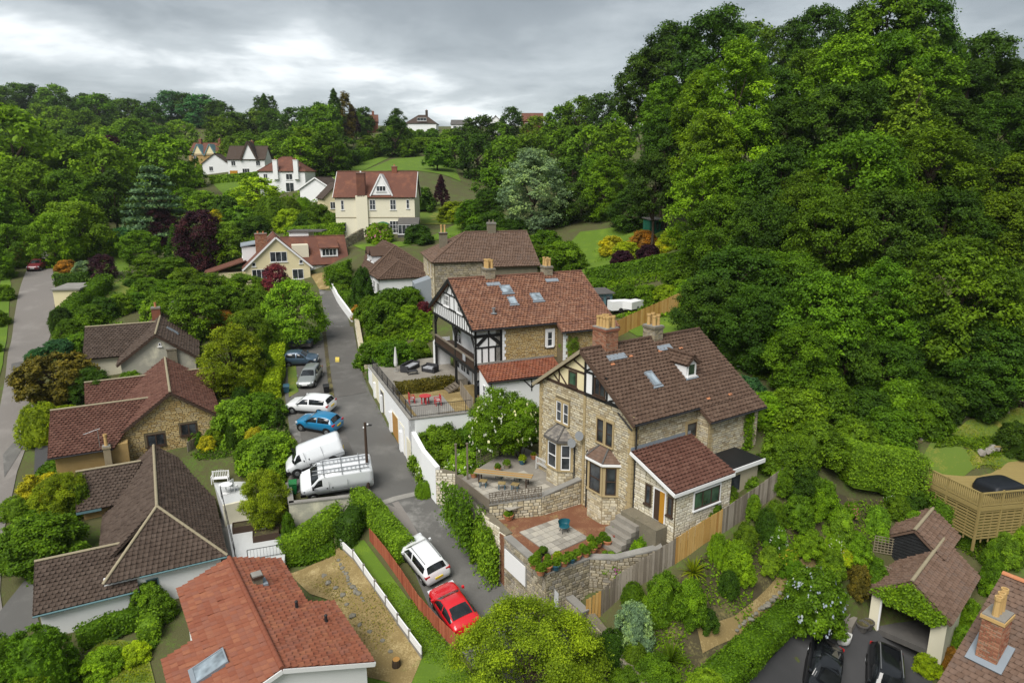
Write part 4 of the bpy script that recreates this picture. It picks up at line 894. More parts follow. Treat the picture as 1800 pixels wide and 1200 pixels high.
# ---------- old stone villa behind
def villa():
    b = 9.6
    H = House('stone_villa', 'square old stone villa with brown hipped tile roof behind the timbered house', (-9.8, 85.6), 14, b)
    w, l = 13.2, 11; ze, zr = 14.5 - b, 17.75 - b
    wall = H.body(0, w, 0, l, -2, ze, 'mortar')
    H.stonework(wall, H.fr('F', 0, w, 0, l), [(.1, 0), (w - .1, 0), (w - .1, ze), (.1, ze)], [], 'stone_grey', (.2, .35), (.3, .7), gap=.03)
    FL = H.fr('L', 0, w, 0, l)
    H.stonework(wall, FL, [(.1, 0), (l - .1, 0), (l - .1, ze), (.1, ze)], [(5, 2.6, 6.2, 4.5), (8, 2.6, 9.2, 4.5)], 'stone', (.2, .35), (.3, .7), gap=.03)
    for u in (5.1, 8.1): H.win(FL, u, 2.7, 1.0, 1.7, 1, 2, 'white_clean', 'dressed', n=.03)
    X0, X1, Y0, Y1 = -.35, w + .35, -.35, l + .35; ym = l / 2; a = (5.0, ym, zr); c = (X1, ym, zr)
    H.slope([(X0, Y0, ze), (X1, Y0, ze), c, a], 'tile_old', (.34, .34), 'roll'); H.slope([(X1, Y1, ze), (X0, Y1, ze), a, c], 'tile_old', None); H.slope([(X0, Y1, ze), (X0, Y0, ze), a], 'tile_old', (.34, .34), 'roll')
    Fr((X1, 0, 0), (0, 1, 0), (0, 0, 1)).poly(MB(), [(Y0, ze), (Y1, ze), (ym, zr - .1)], -.5, -.3).build('gable', 'stone_grey', H.t)
    k = (zr - ze) / (ym - Y0)
    H.slope([(6.2, Y0 - 1.1, ze - k * 1.1), (X1, Y0 - 1.1, ze - k * 1.1), (X1, Y0 + .01, ze + .006), (6.2, Y0 + .01, ze + .006)], 'tile_old', (.34, .34), 'roll')
    MB().box(6.4, w, -1.05, .0, -2, ze - k * 1.1).build('wing_wall', 'stone_grey', H.t)
    for p, q in ((a, c), ((X0, Y0, ze), a), ((X0, Y1, ze), a)): H.caps(p, q, 'tile_old', .14)
    H.chimney(8.6, ym, 1.1, .8, zr - .8, zr + 1.2, 'stone_grey', 2, 'stone_grey', 'concrete', ph=.35)
    H.chimney(2.0, ym - .3, 1.0, .8, zr - 3.2, zr - .0, 'stone_grey', 2, 'pot_buff', 'dark_wood', ph=1.0)
    MB().add([(-2.2, 3, -1.5), (0, 3, -1.5), (0, 6, -1.5), (-2.2, 6, -1.5), (-2.2, 3, 1.8), (0, 3, 2.5), (0, 6, 2.5), (-2.2, 6, 1.8)], [(0, 3, 2, 1), (4, 5, 6, 7), (0, 1, 5, 4), (1, 2, 6, 5), (2, 3, 7, 6), (3, 0, 4, 7)]).build('porch', 'grey_roof', H.t)
villa()
def white_bungalow():
    b = 8.4
    H = House('white_bungalow', 'white dormer bungalow with dark brown roof and two small pointed dormers', (-17.9, 91.7), 22, b)
    ze, zr = 3.1, 6.7
    H.body(0, 7, 0, 6, -1.5, ze, 'white'); H.body(-.4, 8.6, 5, 17, -1.5, ze, 'white', name='main_wall')
    H.hip_roof(0, 7, 0, 7.5, ze, 5.1, 'y', 'tile_brown', .35, (True, False), (.34, .34), ridge='tile_old')
    H.hip_roof(-.4, 8.6, 5, 17, ze, zr, 'y', 'tile_brown', .35, (True, False), (.34, .34), ridge='tile_old', inset=3.5)
    FL = Fr((0, 6, 0), (0, -1, 0), (0, 0, 1)); FL2 = Fr((-.4, 17, 0), (0, -1, 0), (0, 0, 1))
    H.win(FL, 1.2, .7, 1.6, 1.7, 2, 2); H.win(FL, 4.2, .3, 1.3, 2.1, 2, 1, name='door'); H.win(FL2, 6.5, .8, 1.5, 1.5, 2, 1); H.win(FL2, 2, .8, 1.5, 1.5, 2, 1)
    k = (zr - ze) / 4.85
    for y in (8.6, 11.6):
        z0 = ze + 1.1
        d = MB().add([(.7, y - .7, z0), (.7, y + .7, z0), (.7, y + .7, z0 + 1.3), (.7, y, z0 + 2.1), (.7, y - .7, z0 + 1.3), (3.4, y - .7, z0 + 1.3), (3.4, y + .7, z0 + 1.3), (3.4, y, z0 + 2.1)], [(0, 4, 3, 2, 1), (0, 5, 4), (1, 2, 6), (4, 5, 7, 3), (2, 3, 7, 6)]).build('dormer', 'white_clean', H.t)
        H.slope([(.4, y - .9, z0 + 1.15), (3.6, y - .9, z0 + 1.15), (3.6, y, z0 + 2.2), (.4, y, z0 + 2.2)], 'tile_brown', None, parent=d, name='dormer_roof'); H.slope([(3.6, y + .9, z0 + 1.15), (.4, y + .9, z0 + 1.15), (.4, y, z0 + 2.2), (3.6, y, z0 + 2.2)], 'tile_brown', None, parent=d, name='dormer_roof')
        Fd = Fr((.7, y + .7, 0), (0, -1, 0), (0, 0, 1)); H.win(Fd, .25, z0 + .25, .9, 1.0, 2, 1, parent=d, n=.01)
white_bungalow()
def cream_gable():
    b = 9.0
    H = House('cream_gabled_house', 'cream rendered house with red tiled gable and wide garage wing', (-39.3, 100.2), 21, b)
    w, l = 9.2, 10.5; ze, zr = 3.0, 7.3
    H.body(0, w, 0, l, -1.5, ze, 'cream', 'y', zr - .1)
    H.gable_roof(0, w, 0, l, ze, zr, 'y', 'tile_far', .4, .3, None, barge='white_clean')
    FF = H.fr('F', 0, w, 0, l)
    H.win(FF, 3.6, 3.6, 2.4, 1.5, 3, 1); H.win(FF, .9, .6, 2.6, 2.0, 4, 1); H.win(FF, 6.6, .9, 1.6, 1.5, 2, 1); H.win(FF, 1.0, 3.05, .5, .55, 1, 1); H.win(FF, 7.7, 3.2, .5, .55, 1, 1)
    H.body(w - .5, 15.2, 2.2, 10, -1.5, 3.0, 'white', 'x', 6.7, name='garage_wall')
    o = H.gable_roof(w - 3.5, 15.2, 2.2, 10, 3.0, 6.7, 'x', 'tile_far', .35, .2, None)
    Fg = Fr((w, 2.2, 0), (1, 0, 0), (0, 0, 1)); fbox('garage_door', 'cream_pale', H.t, Fg, 1.0, 5.2, -.3, 2.3, 0, .04)
    d = MB().add([(11.2, 2.9, 3.7), (13.8, 2.9, 3.7), (13.8, 2.9, 5.2), (11.2, 2.9, 5.2), (11.2, 4.8, 5.2), (13.8, 4.8, 5.2)], [(0, 1, 2, 3), (0, 3, 4), (1, 5, 2), (3, 2, 5, 4)]).build('dormer', 'white_clean', H.t)
    H.slope([(11.0, 2.6, 5.15), (14.0, 2.6, 5.15), (14.0, 5.6, 6.2), (11.0, 5.6, 6.2)], 'tile_far', None, parent=d, name='dormer_roof')
    H.win(Fr((11.2, 2.9, 0), (1, 0, 0), (0, 0, 1)), .2, 3.9, 2.2, 1.1, 4, 1, parent=d, n=.01)
    MB().box(7.0, 9.4, 3, 8.5, 3.8, 5.7).build('box_dormer', 'cream_pale', H.t)
    bd = MB().box(-.2, 3.0, 4, 9.5, 3.4, 5.6).build('box_dormer', 'white_clean', H.t); MB().add([(-.4, 3.8, 5.6), (3.6, 3.8, 6.2), (3.6, 9.7, 6.2), (-.4, 9.7, 5.6), (-.4, 3.8, 5.75), (3.6, 3.8, 6.35), (3.6, 9.7, 6.35), (-.4, 9.7, 5.75)], [(0, 3, 2, 1), (4, 5, 6, 7), (0, 1, 5, 4), (1, 2, 6, 5), (2, 3, 7, 6), (3, 0, 4, 7)]).build('dormer_roof', 'grey_roof', bd)
    H.win(Fr((-.2, 9.5, 0), (0, -1, 0), (0, 0, 1)), .6, 3.9, 4.2, 1.3, 4, 1, parent=bd)
    MB().box(-5.5, .0, 4, 9, -1.5, 1.8).build('side_wall', 'cream', H.t)
    H.slope([(-5.9, 9.4, 1.7), (-5.9, 3.6, 1.7), (.2, 3.6, 3.6), (.2, 9.4, 3.6)], 'tile_far', None, name='side_roof')
    H.chimney(2.6, 3.2, 1.7, 1.0, zr - 3.5, zr + .3, 'brick', 2, 'terracotta', brick=True, ph=.3)
cream_gable()
def cream_hip():
    b = 15.4
    H = House('cream_villa', 'large pale cream villa with red roof and central pointed dormer', (-30.4, 119.5), 2, b)
    w, l = 13.6, 9; ze, zr = 6.4, 10.4
    H.body(0, w, 0, l, -2.5, ze, 'cream_pale', 'x', zr - .1)
    H.gable_roof(0, w, 0, l, ze, zr, 'x', 'tile_far', .35, .3, None, barge='white_clean')
    FF = H.fr('F', 0, w, 0, l); FL = H.fr('L', 0, w, 0, l)
    fbox('string_course', 'ridge_pale', H.t, FF, 0, w, 2.6, 2.75, 0, .05)
    MB().box(3.6, 5.6, -.4, .0, -2.5, ze).build('chimney_breast', 'cream_pale', H.t); H.chimney(4.6, .2, 1.4, 1.2, ze - .2, zr - .2, 'tile_far', 1, 'white', 'tile_far', ph=.3)
    for u in (5.9, 9.4): H.win(FF, u, 4.0, 1.0, 1.7, 2, 2)
    H.win(FF, 12.2, 4.2, .5, 1.5, 1, 2); H.win(FF, 1.0, 4.0, .5, 1.6, 1, 2); H.win(FF, 9.2, .0, 1.6, 2.1, 3, 3); H.win(FF, 1.2, .3, .5, 1.4, 1, 2); H.win(FF, 5.2, .3, 1.0, 1.3, 2, 2)
    H.win(FL, 2, 3.6, 2.5, 2.0, 4, 2); H.win(FL, 2, .2, 2.5, 2.0, 4, 2)
    FF.poly(MB(), [(6.4, ze + .1), (9.6, ze + .1), (8.0, zr - .7)], -2.5, .15).build('dormer', 'white_clean', H.t); H.win(FF, 7.2, ze + .7, 1.6, .9, 3, 1, 'white_clean', None, True, n=.16)
    for a, c in (((6.1, ze - .05), (8.0, zr - .45)), ((8.0, zr - .45), (9.9, ze - .05))): FF.beam(MB(), *a, *c, .22, -2.6, .3).build('dormer_roof', 'white_clean', H.t)
    MB().add([(10.8, -2.2, -1), (14.4, -2.2, -1), (14.4, 0, -1), (10.8, 0, -1), (10.8, -2.2, 1.7), (14.4, -2.2, 1.7), (14.4, 0, 2.7), (10.8, 0, 2.7)], [(0, 3, 2, 1), (4, 5, 6, 7), (0, 1, 5, 4), (1, 2, 6, 5), (2, 3, 7, 6), (3, 0, 4, 7)]).build('sun_room', 'slate', H.t)
    H.win(Fr((10.8, -2.2, 0), (1, 0, 0), (0, 0, 1)), .1, .0, 3.4, 1.6, 5, 1, n=.01)
    H.chimney(9.8, l / 2, .9, .7, zr - .5, zr + .9, 'brick', 1, 'terracotta', ph=.3)
cream_hip()
def far_house(name, label, O, rz, b, w, l, ze, zr, axis, wallm, tile, wins=(), chim=(), hip=None, gm=None, barge=None):
    H = House(name, label, O, rz, b)
    H.body(0, w, 0, l, -4, ze, wallm, None if hip else axis, zr - .1)
    if hip: H.hip_roof(0, w, 0, l, ze, zr, axis, tile, .35, hip, None)
    else: H.gable_roof(0, w, 0, l, ze, zr, axis, tile, .35, .3, None, barge=barge)
    FF = H.fr('F', 0, w, 0, l)
    for q in wins: H.win(FF, *q)
    for (x, y, ww, d, z0, z1, m) in chim: H.chimney(x, y, ww, d, z0, z1, m, 1, 'terracotta', ph=.4)
    return H
def at(px, py, t): q = WD(px, py, t); return (q.x, q.y)
H = far_house('white_house', 'white house with red-brown roof and two tall white chimneys', at(458, 335, 168), 0, 21.3, 11.2, 9, 4.9, 8.4, 'x', 'white', 'tile_far', [(1, 2.9, 1, 1.4, 2, 1), (6.5, 2.9, 1.6, 1.4, 2, 1), (6.3, 0, 2, 2.2, 2, 1)], [(4.2, -.2, 1.1, .9, 3, 7.6, 'white'), (9.2, -.2, 1.1, .9, 3, 7.6, 'white')], (True, True))
H = far_house('white_house', 'far white house with a steep central white gable', at(402, 307, 198), 4, 25.0, 10.5, 8, 5, 8.6, 'x', 'white', 'tile_dark', [(1, 3, 1.2, 1.4, 2, 1), (8, 3, 1.2, 1.4, 2, 1), (4, .2, 2, 2, 3, 1)], [(6.2, 4, 1, 1, 8, 10, 'brick')])
H.fr('F', 0, 10.5, 0, 8).poly(MB(), [(4.2, 4.8), (8.2, 4.8), (6.2, 9.4)], -3, .3).build('gable', 'white', H.t)
for a, c in (((3.8, 4.5), (6.2, 9.7)), ((6.2, 9.7), (8.6, 4.5))): H.fr('F', 0, 10.5, 0, 8).beam(MB(), *a, *c, .5, -4, .6).build('gable_roof', 'tile_dark', H.t)
fbox('garage_door', 'door_orange', H.t, H.fr('F', 0, 10.5, 0, 8), .4, 2.6, -.5, 1.6, 0, .05)
far_house('white_gabled_house', 'small far white house with its gable towards us', at(357, 304, 222), 10, 26.2, 8, 10, 3, 6, 'y', 'white', 'tile_dark', [(2, .5, 1.2, 1.4, 2, 1)])
H = far_house('green_gabled_house', 'distant ochre house with two green-trimmed gables', at(333, 285, 262), -8, 28.5, 12, 9, 5, 9, 'x', 'stone_gold', 'tile_far', [(2, 2.5, 1.4, 1.6, 2, 1), (9, 2.5, 1.4, 1.6, 2, 1)], [(3, 4, 1, 1, 8, 10.4, 'brick'), (11, 4, 1, 1, 8, 10.4, 'brick')])
for u in (4.0, 9.0):
    Fq = H.fr('F', 0, 12, 0, 9); Fq.poly(MB(), [(u - 2.2, 4.4), (u + 2.2, 4.4), (u, 8.2)], -2.5, .25).build('gable', 'cream', H.t)
    for a, c in (((u - 2.4, 4.2), (u, 8.4)), ((u, 8.4), (u + 2.4, 4.2))): Fq.beam(MB(), *a, *c, .35, -3, .5).build('bargeboard', 'blue_grey_paint', H.t)
far_house('white_annex', 'low white building with brown roof beside the red-roofed white house', at(528, 347, 150), -10, 18.5, 7.5, 8, 4.0, 6.3, 'y', 'white', 'tile_dark', [(4.6, .8, 1.6, 2.4, 1, 1)], barge='white_clean')
H = far_house('yellow_house', 'narrow pale yellow house left of the cream villa', at(570, 368, 134), 24, 15.4, 6, 8, 5.6, 8.5, 'y', 'cream', 'tile_dark', [(1.2, 3.4, 1, 1.3, 2, 1), (1.2, .2, 1.2, 2, 2, 1)])
far_house('dormer_house', 'brown-roofed dormer house on the skyline', at(714, 233, 296), 0, 44, 13, 10, 3.2, 7, 'x', 'white', 'tile_dark', [(5, 4.2, 4, 1.3, 3, 1, 'white_clean', None, True, 'glass', .06, .1, 'window', None, .6)], [(8.5, 5, 1, 1, 6, 9, 'tile_dark')], (True, True))
far_house('skyline_house', 'small red-roofed house on the skyline between trees', at(632, 225, 300), 10, 44.5, 8, 8, 4, 7, 'x', 'brick', 'tile_far', [(1, 1, 1.5, 1.5, 2, 1)], [(6, 4, 1, 1, 6, 8.5, 'brick')])
far_house('skyline_house', 'tiny blue-grey roofed house on the skyline', at(793, 232, 310), 0, 45, 8, 8, 3, 5, 'x', 'white', 'slate', [(1, 1, 1.5, 1.2, 2, 1)])
far_house('skyline_house', 'brown roof peeking above the woods', at(858, 224, 270), 0, 41.8, 6, 8, 3.5, 6.5, 'y', 'white', 'tile_old', [(2, 1, 1.5, 1.2, 2, 1)])
far_house('skyline_house', 'red roof peeking above the woods', at(918, 216, 265), 0, 43, 8, 8, 3, 6, 'x', 'brick', 'tile_far', [(1, 1, 1.5, 1.2, 2, 1)])
far_house('skyline_house', 'hipped brown house half hidden behind the wood', at(1085, 228, 240), 0, 40, 9, 8, 4, 7.5, 'x', 'white', 'tile_old', [(2, 1, 1.5, 1.4, 2, 1), (5, 1, 1.5, 1.4, 2, 1)], (), (True, True))

# ---------- left-hand bungalows
def hip_bungalow():
    b = -2.6; z = lambda v: v - b
    H = House('hipped_bungalow', 'white-walled bungalow with long dark brown hipped roof', (-23.7, 41.7), 28, b)
    T = 'tile_dark'; S = (.32, .28)
    H.body(-3.4, 3.4, -2.4, 11.5, -1.5, z(.35), 'white'); H.body(-6.8, -1.7, -2.75, 1.6, -1.5, z(-.3), 'white', name='wing_wall')
    ze, zr = z(.35), z(3.6); a = (0, 0, zr); c = (0, 12, zr)
    H.slope([(3.8, -2.75, ze), (3.8, 12, ze), c, a], T, S); H.slope([(-3.8, 12, ze), (-3.8, -1.0, ze), a, c], T, S)
    H.slope([(-3.4, -2.75, ze), (3.8, -2.75, ze), a], T, S)
    for p, q in ((a, c), ((3.8, -2.75, ze), a), ((-3.4, -2.75, ze), a)): H.caps(Vector(p) + Vector((0, 0, .03)), Vector(q) + Vector((0, 0, .03)), 'ridge_pale')
    zw, zwr = z(-.4), z(1.45)
    H.slope([(-7.1, -3.1, zw), (-1.5, -3.1, zw), (-1.9, .1, zwr), (-7.1, .1, zwr)], T, S); H.slope([(-3.4, 3, zw + .4), (-7.1, 3, zw + .4), (-7.1, .1, zwr), (-3.4, .1, zwr)], T, S)
    H.caps((-7.1, .1, zwr + .03), (-2.2, .1, zwr + .03), 'ridge_pale')
    Fr((-6.8, 3, 0), (0, -1, 0), (0, 0, 1)).poly(MB(), [(.2, 0), (5.7, 0), (5.7, zw), (2.9, zwr - .12), (.2, zw + .3)], -.2, -.02).build('gable', 'white', H.t)
    # rear gold-stone wing
    H.body(-5.0, -3, 7.6, 13, -1.5, z(1.2), 'stone_gold', name='rear_wall')
    H.slope([(-5.4, 7.2, z(1.15)), (-2.8, 7.2, z(1.15)), (-.9, 10.5, z(3.0)), (-5.4, 10.5, z(3.0))], T, S); H.slope([(-2, 13.6, z(1.2)), (-5.4, 13.6, z(1.2)), (-5.4, 10.5, z(3.0)), (-1, 10.5, z(3.0))], T, S)
    H.caps((-5.4, 10.5, z(3.03)), (-1, 10.5, z(3.03)), 'ridge_pale')
    fbox('fascia', 'blue_grey_paint', H.t, Fr((-5.4, 7.2, 0), (1, 0, 0), (0, 0, 1)), 0, 1.6, z(1.15) - .2, z(1.15) - .03, -.03, .03)
    for (x0, x1, y, zz) in ((-7.1, -1.5, -3.12, zw), (-1.4, 3.8, -2.78, ze)): MB().cyl((x0, y, zz - .08), (x1, y, zz - .08), .06, seg=8).build('gutter', 'blue_grey_paint', H.t)
    FF = Fr((-3.4, -2.4, 0), (1, 0, 0), (0, 0, 1)); H.win(FF, 2.3, 1.3, .7, 1.1, 1, 1, 'blue_grey_paint', None, True, n=.01)
    MB().tube([(3.45, -2.5, ze - .1), (3.45, -2.5, -1)], .045).build('downpipe', 'iron', H.t)
    fbox('door', 'slate', H.t, Fr((-5.0, 7.6, 0), (1, 0, 0), (0, 0, 1)), .1, .9, 0, 2.1, 0, .04)
    fbox('roof_patch', 'ridge_pale', H.t, Fr((0, 0, 0), (1, 0, 0), (0, 0, 1)), 1.1, 1.35, z(1.3), z(1.31), 1.8, 2.0)
hip_bungalow()
def stone_gable_house():
    b = 2.2; z = lambda v: v - b
    H = House('stone_gabled_bungalow', 'buff stone bungalow with maroon tiled roof and two dark gable windows', (-28.5, 54.3), 28, b)
    T = 'tile_maroon'; S = (.32, .28); k = .74; zr = z(7.5)
    f = MB(); Fq = Fr((0, .35, 0), (1, 0, 0), (0, 0, 1))
    Fq.poly(f, [(-4.2, -1.5), (3.4, -1.5), (3.4, zr - k * 3.4 - .1), (0, zr - .12), (-4.2, zr - k * 4.2 - .1)], 0, -12); wall = f.build('wall', 'mortar', H.t)
    H.stonework(wall, Fq, [(-4.2, -.6), (3.4, -.6), (3.4, zr - k * 3.4 - .15), (0, zr - .2), (-4.2, zr - k * 4.2 - .15)], [(-2.3, .65, -.7, 1.9), (.35, 1.15, 1.8, 2.4)], 'stone_gold', (.12, .22), (.2, .5))
    H.win(Fq, -2.15, .75, 1.35, 1.05, 2, 1, 'dark_wood', None, True, 'glass', .09, n=.03); H.win(Fq, .45, 1.25, 1.25, 1.05, 2, 1, 'dark_wood', None, True, 'glass', .09, n=.03)
    H.slope([(3.75, 0, zr - k * 3.75), (3.75, 12.8, zr - k * 3.75), (0, 12.8, zr), (0, 0, zr)], T, S); H.slope([(-4.6, 12.8, zr - k * 4.6), (-4.6, 0, zr - k * 4.6), (0, 0, zr), (0, 12.8, zr)], T, S)
    H.caps((0, 0, zr + .03), (0, 12.8, zr + .03), 'ridge_pale')
    for (u0, v0, u1, v1) in ((-4.6, zr - k * 4.6, 0, zr), (0, zr, 3.75, zr - k * 3.75)): Fr((0, -.01, 0), (1, 0, 0), (0, 0, 1)).beam(MB(), u0, v0 - .1, u1, v1 - .1, .2, -.03, .03).build('bargeboard', 'dark_wood', H.t)
    # long wing to the left
    H.body(-8.5, -3.5, -1.0, 8, -1.5, z(4.05), 'stone_gold', name='wing_wall')
    H.slope([(-8.9, -1.45, z(3.95)), (-4.45, -1.45, z(3.95)), (-1.7, 3.7, z(6.2)), (-8.9, 3.7, z(6.2))], T, S); H.slope([(-2, 8.8, z(3.95)), (-8.9, 8.8, z(3.95)), (-8.9, 3.7, z(6.2)), (-1.7, 3.7, z(6.2))], T, None)
    H.caps((-8.9, 3.7, z(6.23)), (-1.7, 3.7, z(6.23)), 'ridge_pale')
    MB().cyl((-8.9, -1.5, z(3.87)), (-4.5, -1.5, z(3.87)), .06, seg=8).build('gutter', 'iron', H.t)
    # rear cross wings
    H.body(-6.5, 6.3, 9.5, 14.5, -1.5, z(4.4), 'stone_gold', name='rear_wall')
    H.slope([(-7, 9, z(4.2)), (6.8, 9, z(4.2)), (6.8, 12, z(6.1)), (-7, 12, z(6.1))], T, S); H.slope([(6.8, 15, z(4.2)), (-7, 15, z(4.2)), (-7, 12, z(6.1)), (6.8, 12, z(6.1))], T, S)
    H.caps((-7, 12, z(6.12)), (6.8, 12, z(6.12)), 'ridge_pale')
    H.chimney(-4.95, -1.35, .5, .5, -1.2, 2.0, 'stone', 1, 'pot_buff', ph=1.0)
    MB().tube([(-5.4, -1.2, z(4.0)), (-5.4, -1.2, z(5.6))], .025).tube([(-6.4, -1.0, z(5.3)), (-5.2, -1.3, z(5.7))], .02).build('aerial', 'steel', H.t)
stone_gable_house()
def stained_gable_house():
    b = 4.9; z = lambda v: v - b
    H = House('stained_gable_house', 'bungalow with weather-stained cream gable and dark brown roof', (-36, 67.1), 24, b)
    T = 'tile_dark'; S = (.34, .3); k = .76; zr = z(9.5)
    Fq = Fr((0, .3, 0), (1, 0, 0), (0, 0, 1))
    Fq.poly(MB(), [(-3.4, -1.5), (3.4, -1.5), (3.4, zr - k * 3.4 - .1), (0, zr - .12), (-3.4, zr - k * 3.4 - .1)], 0, -12).build('wall', 'render_stained', H.t)
    H.slope([(3.75, 0, zr - k * 3.75), (3.75, 12.8, zr - k * 3.75), (0, 12.8, zr), (0, 0, zr)], T, S, holes=[(6, 3.0, 6.6, 3.6)]); H.slope([(-3.75, 12.8, zr - k * 3.75), (-3.75, 0, zr - k * 3.75), (0, 0, zr), (0, 12.8, zr)], T, S)
    H.caps((0, 0, zr + .03), (0, 12.8, zr + .03), 'ridge_pale')
    for (u0, v0, u1, v1) in ((-3.75, zr - k * 3.75, 0, zr), (0, zr, 3.75, zr - k * 3.75)): Fr((0, -.01, 0), (1, 0, 0), (0, 0, 1)).beam(MB(), u0, v0 - .1, u1, v1 - .1, .2, -.03, .03).build('bargeboard', 'dark_wood', H.t)
    H.body(-6.6, -3, 4.5, 12, -1.5, z(6.8), 'cream_pale', name='wing_wall')
    H.slope([(-7.2, 4, z(6.7)), (-3.6, 4, z(6.7)), (-.4, 8.3, z(9.2)), (-7.2, 8.3, z(9.2))], T, S); H.slope([(-1, 12.6, z(6.7)), (-7.2, 12.6, z(6.7)), (-7.2, 8.3, z(9.2)), (-.5, 8.3, z(9.2))], T, None)
    H.caps((-7.2, 8.3, z(9.23)), (-.4, 8.3, z(9.23)), 'ridge_pale')
    H.chimney(-.4, 10.5, .9, .7, zr - .6, zr + 1.0, 'brick', 1, 'terracotta', 'stone_grey')
    H.chimney(1.3, .15, .9, .3, -1, zr - 1.6, 'stone_grey', 0); H.win(Fq, .15, zr - 1.3, .25, .35, 1, 1)
    fr_, _ = Fr((3.75, 0, zr - k * 3.75), (0, 1, 0), (-1, 0, k)), 0
    H.rooflight(fr_, 5.5, 2.6, .5, 1.2)
stained_gable_house()
def red_bungalow():
    b = -1.6; z = lambda v: v - b
    H = House('red_bungalow', 'bungalow with bright red interlocking tile roof and white walls', (-16.8, 36.4), 33.5, b)
    T = 'tile_red'; k = .36; zr = z(3.0); S = (.34, .34)
    H.body(-2.6, 2.6, -6, -.25, -1.5, zr - k * 2.6 - .1, 'white', 'y', zr - .15); H.body(-4.1, 4.1, -11.0, -5.6, -1.5, zr - k * 4.1 - .1, 'white', 'y', zr - .15, name='front_wall')
    for sg in (1, -1):
        xa, xb = 2.95 * sg, 4.45 * sg; za, zb = zr - k * 2.95, zr - k * 4.45
        up = [(xa, -11.3, za), (xa, 0, za), (0, 0, zr), (0, -11.3, zr)]; lo = [(xb, -11.3, zb), (xb, -5.3, zb), (xa - .01 * sg, -5.3, za + .004), (xa - .01 * sg, -11.3, za + .004)]
        for pts, n in ((up, 150), (lo, 0)):
            if sg < 0: pts = [pts[1], pts[0], pts[3], pts[2]]
            Fq, ro = H.slope(pts, T, S, 'roll', (), .12, n)
            if sg > 0 and pts is up: Fu = Fq
    H.caps((0, -11.3, zr + .02), (0, 0, zr + .02), T, .14)
    for x0, x1 in ((-4.45, 0), (0, 4.45)):
        za, zb = zr - k * abs(x0), zr - k * abs(x1)
        Fr((0, -11.31, 0), (1, 0, 0), (0, 0, 1)).beam(MB(), x0, za - .12, x1, zb - .12, .22, -.03, .03).build('bargeboard', 'white_clean', H.t)
    fbox('fascia', 'white_clean', H.t, Fr((4.45, -11.3, 0), (0, 1, 0), (0, 0, 1)), 0, 6.0, zr - k * 4.45 - .22, zr - k * 4.45 - .02, -.03, .04)
    H.win(Fr((4.1, -11.0, 0), (0, 1, 0), (0, 0, 1)), .8, .4, 1.6, 1.3, 2, 1, n=.01)
    FF = Fr((-4.1, -11.0, 0), (1, 0, 0), (0, 0, 1)); H.win(FF, 5.2, .9, 1.7, 1.2, 2, 1, n=.01); H.win(FF, 1.2, .9, 1.5, 1.2, 2, 1, n=.01); fbox('fascia', 'white_clean', H.t, FF, .2, .5, 2.0, 2.3, 0, .1)
    for (y, x, kind) in ((-3.1, .85, 'chim'), (-5.9, 2.2, 'flue'), (-7.4, 3.3, 'flue')):
        zz = zr - k * x
        if kind == 'chim': H.chimney(x, y, .5, .5, zz - .4, zz + .55, 'stone_grey', 0, cap='dark_wood'); MB().box(x - .4, x + .5, y - .4, y + .4, zz - .18, zz + .02).build('flashing', 'lead', H.t)
        else: MB().lathe([(.2, -.1), (.09, .06), (.08, .35), (.1, .4), (.05, .45)], (x, y, zz), 10).build('flue', 'iron', H.t)
    Fl = Fr((-4.45, -5.3, zr - k * 4.45), (0, -1, 0), (1, 0, k)); H.rooflight(Fl, 2.2, 1.2, 1.2, 1.6)
    # glazed lean-to on the uphill side
    MB().box(2.6, 4.4, -5.3, -2.6, -1, 1.5).build('glazed_lean_to', 'white_clean', H.t); Fs = Fr((4.4, -5.3, 1.5), (0, 1, 0), (-1, 0, .25))
    for i in range(4): fbox('pane', 'glass_pale', H.t, Fs, .06 + i * .67, .62 + i * .67, .1, 1.7, .02, .05)
red_bungalow()
